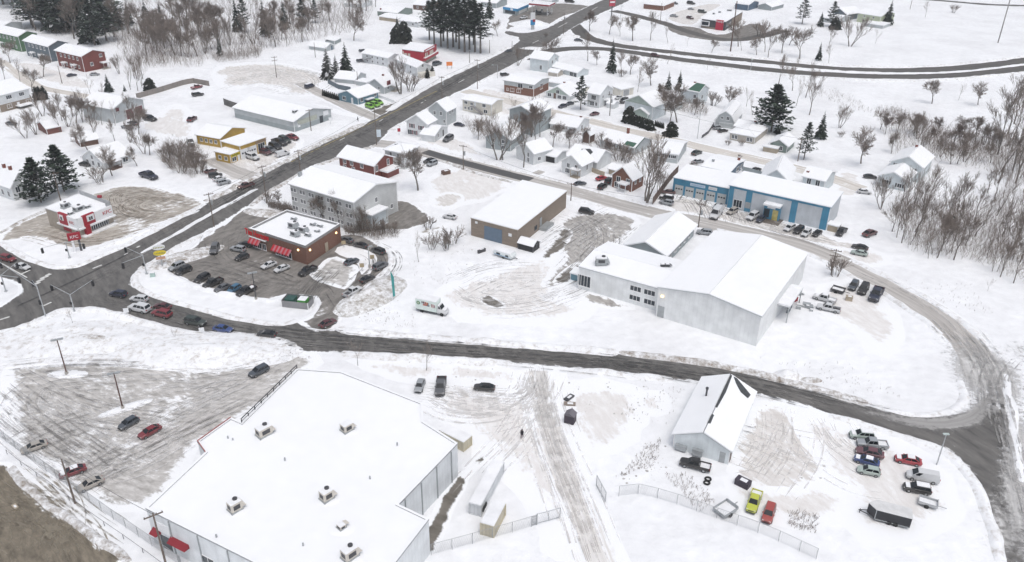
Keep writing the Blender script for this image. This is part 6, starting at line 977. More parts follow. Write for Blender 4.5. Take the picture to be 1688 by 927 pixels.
 (109.6, 125, 126.6, 122, 'sedan', 'navy', 'navy car in front of the red townhouse'), (147, 122.5, 164.5, 121.5, 'sedan', 'silver', 'silver car at the end wall of the red townhouse'), (163, 97, 172, 95, 'sedan', 'maroon', 'maroon car behind the red townhouse'), (10, 202, 26.6, 203.5, 'sedan', 'grey', 'dark car alone near the left edge'), (232.6, 286, 258, 294, 'pickup', 'navy', 'dark navy pickup on the snow above the sandy lot', 0, 0), (236.7, 194, 257, 197.5, 'suv', 'black', 'black suv right of the white garage hall'), (218, 211, 201, 207, 'sedan', 'silver', 'silver car with snow in front of the maroon doors', 1), (227.5, 205, 211, 201, 'sedan', 'grey', 'grey car just in front of the right maroon door'), (309, 201, 323.7, 191, 'sedan', 'maroon', 'dark red vehicle alone on the packed snow above the yellow hall', 1), (134, 269, 145, 271, 'sedan', 'black', 'black car beside the white gabled house at the left'), (315.6, 145.5, 333, 141, 'pickup', 'red', 'dark red pickup under snow by the wooden fence', 1), (315.6, 157, 336, 154, 'suv', 'black', 'black suv with a snowy roof below the wooden fence', 1), (504, 144, 517, 140, 'van', 'navy', 'dark blue van at the end of the wide driveway', 1),
 (869, 28, 857, 30.5, 'sedan', 'white', 'white car on the gas station lot'), (892, 21.5, 880, 23, 'suv', 'black', 'dark suv at the pump under the red edged canopy'), (713, 107.5, 728, 102.5, 'suv', 'slate', 'dark slate suv beside the dark red restaurant'), (1104, 25.5, 1118, 27, 'sedan', 'silver', 'snowy pale car at the left of the far restaurant lot', 1), (1131, 27.5, 1144, 31, 'sedan', 'maroon', 'dark red and snowy car in the middle of the far restaurant lot', 1), (1134, 14, 1144, 14.8, 'sedan', 'silver', 'small silver car at the back of the far restaurant lot'), (1105, 5, 1118, 6, 'suv', 'slate', 'dark suv near the top edge left of the far brick building row'), (1131, 4.5, 1147, 6.5, 'suv', 'black', 'black vehicle at the top edge in the far lot'), (1150, 18.5, 1165, 20.5, 'suv', 'darkgreen', 'dark green grey suv behind the far dark fronted restaurant', 1), (824.5, 123.5, 839, 121.5, 'suv', 'black', 'black suv beside the grey over brick apartment block', 1), (931, 2, 947, 3.5, 'van', 'black', 'black van at the top edge beyond the gas station'), (1222, 8, 1212, 9.5, 'sedan', 'black', 'dark car at the top edge left of the dark blue house')]:
    car(*row)
# ------------------------------------------------------------------ box trucks, trailers and containers
def box_at(L, M, Rr, Mb): o, rz, lx, ly, h = frame(L, M, Rr, Mb); return o, rz, lx, ly, h
RIB = siding('beige container', (.55, .50, .38), .28, True, .25, .5); RIBW = siding('white container', (.62, .64, .66), .28, True, .2, .5)
def container(label, L, M, Rr, Mb, m, hh=None):
    o, rz, lx, ly, h = box_at(L, M, Rr, Mb); h = hh or h; r = empty('shipping_container', o, rz, label, 'container'); mb = MB(); mb.box(.06, .06, .12, lx - .06, ly - .06, h - .05); mb.obj('wall', m, r)
    mb = MB()
    for x in (0, lx):
        for y in (0, ly): mb.box(x - .09, y - .09, 0, x + .09, y + .09, h)
    for y in (0, ly): mb.box(.09, y - .07, h - .14, lx - .09, y + .07, h); mb.box(.09, y - .07, .02, lx - .09, y + .07, .16)
    for x in (0, lx): mb.box(x - .07, .09, h - .14, x + .07, ly - .09, h); mb.box(x - .07, .09, .02, x + .07, ly - .09, .16)
    mb.obj('corner_frame', m, r); mb = MB(); mb.box(-.03, -.03, h + .004, lx + .03, ly + .03, h + .16); mb.obj('roof_snow', SNOW, r)
    return r, lx, ly, h
r, lx, ly, h = container('beige shipping container with a snowy roof right of the long white trailer', (791.7, 863), (814, 868), (833.7, 831), (814, 887), RIB); mb = MB(); mb.box(-.05, .1, .2, .0, ly / 2 - .02, h - .2); mb.box(-.05, ly / 2 + .02, .2, 0, ly - .1, h - .2)
for y in (.3, .7): mb.tube((-.08, ly * y, .25), (-.08, ly * y, h - .25), .03)
mb.obj('door', RIB, r)
container('cream container with a snowy roof against the back corner of the store', (724, 710), (764, 730), (777, 719), (765, 745), RIB)
r, lx, ly, h = container('long white box trailer between the store and the beige container', (773, 830), (792.7, 834), (830.6, 762.6), (792.7, 852), RIBW); r.name = 'box_trailer'; r['category'] = 'trailer'; 
for x in (lx * .12, lx * .2):
    for y in (-.05, ly - .2): mb = MB(); mb.tube((x, y, .5), (x, y + .25, .5), .48, n=12); mb.obj('wheel', TYRE, r)
# camper
o, rz, lx, ly, h = box_at((813.5, 411), (842, 421), (848, 414.5), (842, 428)); r = empty('camper_trailer', o, rz, 'small white camper trailer in the snow before the brown brick warehouse', 'camper'); mb = MB()
prof = [(0, .55), (0, h * .7), (ly * .08, h), (ly * .92, h), (ly, h * .75), (ly, .55)]
mb.poly([(0, y, z) for y, z in reversed(prof)]); mb.poly([(lx, y, z) for y, z in prof])
for (y, z), (y2, z2) in zip(prof, prof[1:] + prof[:1]): mb.poly([(0, y, z), (0, y2, z2), (lx, y2, z2), (lx, y, z)])
mb.obj('body', mat('camper white', (.70, .74, .74), .4, .05), r, fix=True); mb = MB(); mb.box(-.03, ly * .15, h * .5, -.003, ly * .3, h * .78); mb.obj('window', GLASS, r); mb = MB(); mb.box(-.03, ly * .6, h * .5, -.003, ly * .8, h * .78); mb.obj('window', GLASS, r); mb = MB(); mb.box(-.03, ly * .06, h * .42, -.004, ly * .94, h * .47); mb.obj('side_stripe', BLUEP, r); mb = MB(); mb.box(.02, ly * .06, h + .003, lx - .02, ly * .94, h + .14); mb.obj('roof_snow', SNOW, r)
for x in (.02, lx - .2): mb = MB(); mb.tube((x, ly * .45, .33), (x + .18, ly * .45, .33), .33, n=12); mb.obj('wheel', TYRE, r)
mb = MB(); mb.bar((lx * .3, 0, .5), (lx / 2, -1.2, .5), .08, .08); mb.bar((lx * .7, 0, .5), (lx / 2, -1.2, .5), .08, .08); mb.obj('drawbar', DARKM, r)
# delivery truck in the snow field
a, b_ = P(689, 503, 1), P(738, 513, 1); d = b_ - a; rz = math.atan2(d.y, d.x); ln = d.length; r = empty('delivery_truck', Vector((a.x, a.y, 0)), rz, 'small white delivery truck with a green and red picture side, alone in the snow field', 'truck'); CBX = ln * .70
mb = MB(); mb.box(0, -1.1, .75, CBX, 1.1, 3.1); mb.obj('cargo_box', mat('mint white', (.66, .74, .70), .5, .05), r); mb = MB(); mb.box(.03, -1.07, 3.104, CBX - .03, 1.07, 3.25); mb.obj('roof_snow', SNOW, r)
mb = MB(); st = [(CBX + .05, .95, .45, 1.5), (ln * .82, .98, .45, 1.45), (ln * .9, .95, .45, 1.3), (ln * .98, .85, .5, 1.15), (ln, .7, .55, 1.0)]; loft(mb, st); mb.poly([(CBX + .05, -.85, 1.5), (ln * .84, -.85, 1.45), (ln * .77, -.75, 2.25), (CBX + .05, -.75, 2.25)]); mb.poly([(ln * .84, -.85, 1.45), (ln * .84, .85, 1.45), (ln * .77, .75, 2.25), (ln * .77, -.75, 2.25)]); mb.poly([(ln * .84, .85, 1.45), (CBX + .05, .85, 1.5), (CBX + .05, .75, 2.25), (ln * .77, .75, 2.25)]); mb.poly([(CBX + .05, -.75, 2.25), (ln * .77, -.75, 2.25), (ln * .77, .75, 2.25), (CBX + .05, .75, 2.25)]); mb.obj('cab', PAINTS['white'], r, fix=True)
mb = MB(); mb.poly([(CBX + .3, -.845, 1.6), (ln * .825, -.845, 1.56), (ln * .775, -.775, 2.1), (CBX + .3, -.775, 2.1)]); mb.obj('side_window', CARGLASS, r); mb = MB(); mb.box(ln * .8, -.95, 2.0, ln * .98, .95, 2.0 + .0) if False else mb.poly([(ln * .845, -.78, 1.52), (ln * .845, .78, 1.52), (ln * .785, .7, 2.18), (ln * .785, -.7, 2.18)]); mb.obj('windscreen', CARGLASS, r)
mb = MB(); mb.box(CBX + .1, -.8, 2.26, ln * .76, .8, 2.36); mb.box(ln * .86, -.8, 1.42, ln * .97, .8, 1.5); mb.obj('snow_cover', SNOW, r)
for x in (ln * .2, ln * .86):
    for y in (-1.0, .8): mb = MB(); mb.tube((x, y, .42), (x, y + .22, .42), .42, n=12); mb.obj('wheel', TYRE, r)
mb = MB(); mb.box(0, -1.0, .5, CBX, 1.0, .74); mb.obj('chassis', DARKM, r)
def panel(x0, x1, z0, z1, m, d_=.02): mb = MB(); mb.box(x0, -1.1 - d_, z0, x1, -1.102, z1); return mb.obj('picture_panel', m, r)
mb = MB(); mb.tube((CBX * .14, -1.102, 2.3), (CBX * .14, -1.13, 2.3), .42, n=16); mb.obj('round_emblem', mat('emblem green', (.07, .22, .10)), r); mb = MB(); mb.tube((CBX * .14, -1.131, 2.3), (CBX * .14, -1.15, 2.3), .24, n=16); mb.obj('round_emblem', mat('emblem pale', (.45, .50, .38)), r)
for i, (x, w_, z, hh, c_) in enumerate([(.30, .05, 2.35, .45, (.08, .06, .08)), (.37, .06, 2.3, .5, (.10, .06, .07)), (.45, .06, 2.25, .5, (.40, .05, .04)), (.53, .07, 2.2, .5, (.45, .15, .05)), (.60, .04, 2.25, .4, (.10, .15, .20)), (.36, .20, 1.9, .28, (.42, .10, .06)), (.55, .12, 1.85, .3, (.15, .14, .16)), (.76, .035, 1.8, .75, (.35, .16, .16)), (.83, .035, 1.75, .8, (.40, .10, .10)), (.90, .04, 1.8, .6, (.30, .16, .2))]):
    panel(CBX * x - CBX * .0, CBX * (x + w_), z, z + hh, mat(f'truck picture {i}', c_), .02 + .004 * i)
# enclosed black trailer
o, rz, lx, ly, h = box_at((1430, 834), (1441, 842), (1506, 858), (1441, 853))
a, b_ = P(1441, 857, .3), P(1499, 872, .3); d = b_ - a; rz = math.atan2(d.y, d.x); ln = d.length; r = empty('enclosed_trailer', Vector((a.x, a.y, 0)), rz, 'black enclosed trailer with a pale snowy roof near the right corner', 'trailer'); HT = 2.15
mb = MB(); mb.prism([(0, 0), (ln, 0), (ln, 2.2), (0, 2.2), (-1.1, 1.1)], .5, HT); mb.obj('body', mat('trailer black', (.015, .016, .022), .4, .1), r); mb = MB(); mb.prism([(-.03, -.03), (ln + .03, -.03), (ln + .03, 2.23), (-.03, 2.23), (-1.14, 1.1)], HT + .004, HT + .12); mb.obj('roof', mat('frosted roof', (.62, .62, .62), .6, .1), r); mb = MB(); mb.bar((0, -.03, .5), (0, -.03, HT), .1, .06); mb.bar((-.02, -.03, .5), (ln, -.03, .5), .06, .12); mb.obj('trim', GREYM, r)
for x in (ln * .42, ln * .60):
    for y in (-.06, 2.06): mb = MB(); mb.tube((x, y, .36), (x, y + .2, .36), .36, n=12); mb.obj('wheel', TYRE, r)
mb = MB(); mb.bar((-.8, .6, .5), (-2.2, 1.1, .5), .1, .1); mb.bar((-.8, 1.6, .5), (-2.2, 1.1, .5), .1, .1); mb.tube((-2, 1.1, 0), (-2, 1.1, .8), .06); mb.obj('drawbar', DARKM, r)
def flat_trailer(label, a, b_, wd, m, rails=True):
    a, b_ = P(*a, .5), P(*b_, .5); d = b_ - a; rz = math.atan2(d.y, d.x); ln = d.length; r = empty('utility_trailer', Vector((a.x, a.y, 0)), rz, label, 'trailer'); mb = MB(); mb.box(0, -wd / 2, .45, ln, wd / 2, .56, 0, 1); mb.obj('deck', [m, SNOW], r); mb = MB()
    for y in (-wd / 2, wd / 2): mb.box(0, y - .05, .56, ln, y + .05, .95)
    mb.box(ln - .1, -wd / 2, .56, ln, wd / 2, 1.1); mb.box(0, -wd / 2, .56, .1, wd / 2, .8); mb.obj('rail', m, r)
    for y in (-wd / 2 - .15, wd / 2 - .02): mb = MB(); mb.tube((ln * .45, y, .34), (ln * .45, y + .18, .34), .34, n=12); mb.obj('wheel', TYRE, r)
    mb = MB(); mb.bar((ln, 0, .48), (ln + 1.2, 0, .48), .1, .1); mb.obj('drawbar', m, r)
flat_trailer('low black railed trailer full of snow left of three parked cars by the bend', (1371, 475), (1392, 481), 2.0, DARKM); flat_trailer('snow filled grey utility trailer near the wire fence', (1185, 847), (1207, 833), 2.2, GREYM); flat_trailer('snow covered low trailer frame right of the black enclosed trailer', (1514, 824), (1546, 834), 1.6, mat('frosted frame', (.45, .46, .47)))
# ------------------------------------------------------------------ trees
BARK = mat('grey bark', (.165, .148, .132), .95, .25, 2); TWIG = mat('twigs', (.225, .188, .163), .95, .25, .6); TWIG2 = mat('reddish twigs', (.20, .16, .14), .95, .25, .6)
def needlemat(name, c1, c2):
    m, n, l, b = newmat(name); tc = n.new('ShaderNodeTexCoord'); nz = n.new('ShaderNodeTexNoise'); nz.inputs['Scale'].default_value = .9; nz.inputs['Detail'].default_value = 6; l.new(tc.outputs['Object'], nz.inputs['Vector'])
    mr = n.new('ShaderNodeMapRange'); mr.inputs[1].default_value = .35; mr.inputs[2].default_value = .65; l.new(nz.outputs[0], mr.inputs[0]); mx = n.new('ShaderNodeMix'); mx.data_type = 'RGBA'; l.new(mr.outputs[0], mx.inputs[0]); mx.inputs[6].default_value = (*c1, 1); mx.inputs[7].default_value = (*c2, 1); l.new(mx.outputs[2], b.inputs['Base Color']); b.inputs['Roughness'].default_value = .8; return m
NEEDLE = needlemat('spruce needles', (.018, .028, .022), (.045, .062, .045)); PINE = needlemat('pine needles', (.022, .036, .026), (.055, .080, .055)); CEDAR = needlemat('cedar foliage', (.014, .017, .013), (.035, .042, .03))
def bare_meshes(seed, H=10., spread=.5, stems=1, levels=5, upright=.5, ratio=.72, kids=(3, 4), twig=TWIG, rmin=.013, name='bare', girth=.018):
    rn = random.Random(seed); tr = MB(); cr = MB(); tips = []
    def grow(p, d, ln, r, lv):
        n = 3 if lv < 2 else 2; q = p; dd = d
        for i in range(n):
            nd = (dd + Vector((rn.gauss(0, .11), rn.gauss(0, .11), rn.gauss(.03 * upright, .05)))).normalized(); q2 = q + nd * (ln / n); r2 = r * (1 - .22 * (i + 1) / n * 1.2)
            (tr if lv < 2 else cr).tube(q, q2, max(rmin, r), max(rmin, r2), n=5 if lv < 2 else 3, cap=False)
            if lv < levels and (i > 0 or lv > 0) and i < n - 1:
                for _ in range(1 if lv < 3 else 2):
                    side(q2, nd, ln * rn.uniform(.45, .7), r2 * .5, lv + 1)
            q, dd, r = q2, nd, r2
        if lv < levels:
            for _ in range(rn.randint(*kids)): side(q, dd, ln * ratio * rn.uniform(.75, 1.1), r * .6, lv + 1, .8)
    def side(p, d, ln, r, lv, k=1.0):
        a = rn.uniform(0, 2 * math.pi); o = d.orthogonal().normalized(); e = d.cross(o); v = o * math.cos(a) + e * math.sin(a)
        nd = d + v * spread * rn.uniform(.6, 1.3) * k; nd.z += .18 * upright; grow(p, nd.normalized(), ln, r, lv)
    for s in range(stems):
        a = rn.uniform(0, 6.28); t = 0 if stems == 1 else rn.uniform(.12, .5); p = Vector((0, 0, -.1)) if stems == 1 else Vector((math.cos(a), math.sin(a), -.1)) * .3
        p.z = -.1; grow(p, Vector((math.cos(a) * t, math.sin(a) * t, 1)).normalized(), H * (.30 if stems == 1 else .28), H * girth if stems == 1 else H * .011, 0)
    top = max(v[2] for v in tr.v + cr.v); k = H / top
    for m_ in (tr, cr): m_.v = [(x * k, y * k, z * k) for x, y, z in m_.v]
    return tr.mesh(name + '_trunk', [BARK]), cr.mesh(name + '_crown', [twig]), H
BT = {}
for i in range(4): BT['broad', i] = bare_meshes(10 + i, 10, .62, 1, 5, .35)
for i in range(3): BT['tall', i] = bare_meshes(30 + i, 12, .40, 1, 5, .9, kids=(2, 3), girth=.012, rmin=.011)
for i in range(3): BT['multi', i] = bare_meshes(50 + i, 12, .34, 4, 4, .9, kids=(3, 3))
for i in range(3): BT['shrub', i] = bare_meshes(70 + i, 3.0, .55, 9, 3, .5, kids=(2, 3), rmin=.012)
for i in range(4): BT['slim', i] = bare_meshes(90 + i, 12, .30, 1, 4, 1.1, ratio=.78, kids=(2, 3), girth=.0088, rmin=.010)
BT['red', 0] = bare_meshes(99, 9, .55, 1, 5, .5, twig=TWIG2)
def spruce_meshes(seed, H=10., R_=2.4, mat_=NEEDLE, start=.08, snow=.10, gap=.0, droop=.35, n_wh=24, cl=1.0, shape=1.0):
    rn = random.Random(seed); t = MB(); c = MB(); t.tube((0, 0, -.1), (0, 0, H * .97), H * .018, .02, n=6)
    for w_ in range(n_wh):
        f = w_ / (n_wh - 1); z = H * (start + (0.985 - start) * f); r = R_ * (1 - f) ** shape * rn.uniform(.82, 1.12) + .12
        if rn.random() < gap: continue
        nb = max(5, int(11 * (1 - f * .5)))
        for b_ in range(nb):
            a = 2 * math.pi * (b_ + rn.random() * .8) / nb; rr = r * rn.uniform(.65, 1.15); dx, dy = math.cos(a), math.sin(a); px, py = -dy, dx; zz = z + rn.uniform(-.02, .02) * H
            segs = 3
            for s_ in range(segs):
                u0 = s_ / segs; u1 = (s_ + 1.25) / segs; w0 = rr * .26 * (1 - u0 * .55) * cl * rn.uniform(.8, 1.2); w1 = w0 * .45
                def pt(u, sd, up): return (dx * rr * u + px * sd, dy * rr * u + py * sd, zz - droop * rr * u * u * .9 + up + rr * .12 * u)
                up = rn.uniform(-.12, .16) * rr * .4; mi = 1 if rn.random() < snow else 0
                c.poly([pt(u0, -w0, up), pt(u1, -w1, up - .05 * rr), pt(u1, w1, up - .02 * rr), pt(u0, w0, up + .04 * rr)], mi); c.poly([pt(u0, 0, up + w0 * .7), pt(u1, 0, up + w1 * .4), pt(u1, 0, up - w1 * .9 - .06 * rr), pt(u0, 0, up - w0 * .8)], 0)
    return t.mesh('spruce_trunk', [BARK]), c.mesh('spruce_crown', [mat_, SNOW]), H
def pine_meshes(seed, H=12., R_=4., start=.18, mat_=PINE, snow=.06, n=46):
    """white pine: uneven level plates of needle tufts with gaps between them"""
    rn = random.Random(seed); t = MB(); c = MB(); t.tube((0, 0, -.1), (0, 0, H * .95), H * .02, .03, n=7)
    for k in range(n):
        f = (k + rn.random()) / n; z = H * (start + (.97 - start) * f); env = math.sin(math.pi * min(1, .22 + .78 * (1 - f) ** .8) * .5 + 0) * (1 - f ** 2.2) * .95 + .08; a = k * 2.4 + rn.uniform(-.5, .5); L = R_ * env * rn.uniform(.6, 1.1); d = Vector((math.cos(a), math.sin(a), rn.uniform(.05, .3) + f * .35)); e = Vector((0, 0, z)) + d * L; t.tube((0, 0, z), e, .05, .02, n=3, cap=False)
        for j in range(14):
            u = rn.uniform(.3, 1.05); q = Vector((0, 0, z)) + d * L * u + Vector((rn.gauss(0, .16), rn.gauss(0, .16), rn.gauss(0, .05))) * L * .75
            s = rn.uniform(.35, .7) * (.5 + R_ * .14)
            for m_ in range(4):
                b = rn.uniform(0, 6.28); v = Vector((math.cos(b), math.sin(b), rn.uniform(-.1, .5))) * s; o = Vector((-math.sin(b), math.cos(b), rn.uniform(-.3, .3))) * s * .33
                c.poly([q - o * .5, q + v * .55 - o, q + v, q + v * .55 + o, q + o * .5], 1 if rn.random() < snow else 0)
    return t.mesh('pine_trunk', [BARK]), c.mesh('pine_crown', [mat_, SNOW]), H
ST = {}
for i in range(3): ST['spruce', i] = spruce_meshes(200 + i, 10, 2.3 - .2 * i, snow=.14)
for i in range(3): ST['pine', i] = pine_meshes(300 + i, 12, 3.4 + .3 * i)
for i in range(2): ST['bigpine', i] = pine_meshes(320 + i, 12, 5.6, .08, snow=.03, n=80)
for i in range(2): ST['polepine', i] = pine_meshes(340 + i, 20, 5.0, .30, snow=.02, n=54)
ST['cedar', 0] = spruce_meshes(400, 4, .62, CEDAR, .02, .03, 0, .1, 22, 1.6, .45); ST['ball', 0] = spruce_meshes(410, 4, 2.3, CEDAR, .03, .05, 0, .2, 20, 1.6, .5); ST['snowspruce', 0] = spruce_meshes(420, 10, 2.5, needlemat('snow dusted needles', (.04, .045, .04), (.075, .08, .07)), .05, .34)
TCAT = {'spruce': 'conifer', 'pine': 'conifer', 'bigpine': 'conifer', 'polepine': 'conifer', 'cedar': 'conifer', 'ball': 'conifer', 'snowspruce': 'conifer'}
TNAME = {'spruce': 'spruce_tree', 'pine': 'pine_tree', 'bigpine': 'pine_tree', 'polepine': 'pine_tree', 'cedar': 'cedar_column', 'ball': 'evergreen_bush', 'snowspruce': 'spruce_tree', 'shrub': 'bare_shrub'}
RT = random.Random(5)
def tree(u, v, hpx, kind, label, group=None, wide=1.0, hm=None, rz=None, lean=0):
    g = P(u, v); hm = hm or max(1.0, height(g, v - hpx)); D = ST if kind in TCAT else BT; ks = [k for k in D if k[0] == kind]; m = D[RT.choice(ks)]; s = hm / m[2]
    r = empty(TNAME.get(kind, 'bare_tree'), g, RT.uniform(0, 6.28) if rz is None else rz, label, 'shrub' if kind == 'shrub' else 'tree' if kind not in ('cedar', 'ball') else 'evergreen', group); r.scale = (s * wide, s * wide, s)
    if lean: r.rotation_euler.y = lean
    link('trunk', m[0], r); link('crown', m[1], r); return r
# single conifers
for row in [(1008, 120, 60, 'spruce', 'narrow dark spruce standing alone below the highway ramp', .75), (957, 181, 57, 'pine', 'dark topped pine with a bare lower half between two white houses', .85), (1271, 217, 78, 'bigpine', 'huge dark white pine behind the little green grey cottage', 1.0), (1325, 263, 62, 'pine', 'dark pine beside the road pole right of the cottage', .8), (1352, 229, 48, 'spruce', 'medium spruce right of the pine by the road pole', .9), (1349, 100, 32, 'spruce', 'small spruce alone above the highway at the right', .85), (1101, 148, 31, 'spruce', 'left of the two dark conifers behind the hedged white house', 1.0), (1119, 150, 36, 'spruce', 'right of the two dark conifers behind the hedged white house', 1.0),
    (68, 334, 74, 'bigpine', 'left of the two dark pines behind the red and white restaurant', .85), (106, 316, 77, 'bigpine', 'right of the two dark pines behind the red and white restaurant', .85), (541, 130, 54, 'snowspruce', 'snow flecked spruce left of three by the wide driveway', 1.0), (571, 122, 54, 'spruce', 'dark spruce right of three by the wide driveway', 1.0), (555, 129, 40, 'snowspruce', 'short spruce in the middle of three by the wide driveway', .9), (807, 30, 38, 'spruce', 'conifer standing alone right of the pine grove', 1.0), (180, 152, 31, 'spruce', 'blue green spruce behind the white garage hall', 1.1), (206, 151, 12, 'spruce', 'tiny spruce right of the blue green spruce', 1.0), (248, 150, 22, 'ball', 'round evergreen at the end of the wooden fence', .9), (214, 42, 44, 'spruce', 'snow edged spruce at the right edge of the dark top left wood', .9), (243, 42, 46, 'snowspruce', 'pale snowy spruce standing off the top left wood', .9), (265, 30, 30, 'spruce', 'small thin spruce beyond the pale snowy spruce', .7), (1463, 41, 42, 'spruce', 'spruce leaning beside the pale lime house', 1.0), (1352, 44, 26, 'spruce', 'dark conifer at the left of the top right houses', 1.2), (1370, 44, 42, 'pine', 'tall dark conifer behind the top right houses', 1.0), (1322, 40, 48, 'pine', 'dark conifer at the top edge left of the open field', .9), (1376, 48, 20, 'ball', 'round dark bush before the top right houses', 1.0), (667, 70, 36, 'ball', 'big rounded dark evergreen beside the dark red restaurant', .72), (653, 71, 30, 'ball', 'smaller rounded evergreen left of the big rounded one', .65), (1106, 224, 24, 'ball', 'round evergreen bush at the end of the small cedar row', .9), (1036, 202, 28, 'ball', 'pointed dark evergreen at the left end of the dark hedge', .75), (1343, 317, 16, 'spruce', 'small spruce in front of the white house with grey paned windows', 1.0), (1566, 375, 20, 'ball', 'lone dark conifer inside the right woods', .9), (163, 74, 12, 'spruce', 'tiny spruce behind the red townhouse', 1.2), (655, 46, 20, 'spruce', 'dark conifer at the left foot of the pine grove', 1.0), (470, 48, 50, 'spruce', 'tall dark spruce in the middle of the top woods', .85), (500, 44, 48, 'pine', 'dense pine on the right of the top woods', .9), (520, 38, 40, 'pine', 'pine behind the bushes at the right of the top woods', .9), (404, 54, 62, 'pine', 'tall pine at the left of the top woods clearing', .7), (392, 52, 58, 'spruce', 'dark spruce next to the tall pine at the clearing', .8), (438, 60, 66, 'spruce', 'tall spruce right of the tall pine at the clearing', .7), (350, 42, 36, 'pine', 'rounded pine at the left of the clearing', .9), (378, 42, 44, 'slim', 'thin pale tree between the pines of the clearing', 1.0), (363, 92, 34, 'spruce', 'small dark spruce in front of the thicket at the lot', .7), (1281, 220, 10, 'ball', 'small round bush under the huge white pine', 1.0)]:
    tree(*row[:5], wide=row[5])
for u, v, hp in [(716, 76, 78), (727, 77, 80), (738, 80, 84), (747, 78, 82), (757, 81, 84), (766, 86, 88), (774, 82, 84), (783, 86, 86), (792, 88, 84), (731, 68, 74), (752, 70, 76), (781, 74, 78), (708, 66, 66)]: tree(u, v, hp, 'polepine', 'tall bare stemmed dark pine of the grove above the main street', 'grove of tall pines', wide=1.15)
for i, u in enumerate((62, 67.5, 74.5)): tree(u, 165 - i * .5, 23, 'cedar', 'dark cedar column in the snow beside the split level house', 'three cedar columns', wide=1.5)
for u, l in ((704.5, 'left'), (713, 'right')): tree(u, 129 if l == 'left' else 125, 17, 'cedar', f'{l} of the two dark cedar columns by the porch of the white house', wide=1.3)
for i in range(9): tree(533 + i * 3.2, 158 + i * .95, 11, 'cedar', 'small dark cedar in the row beside the teal house', 'cedar row by the teal house', wide=1.2)
for i in range(6): tree(1080 + i * 2.6, 208 + i * .8, 10, 'cedar', 'small cedar in the short row right of the dark hedge', 'short cedar row', wide=1.1)
for i in range(9): tree(1040 + i * 4.1, 203 + i * 1.5, 17, 'ball', 'clipped dark cedar of the hedge before the snow covered white house', 'dark cedar hedge', wide=.7)
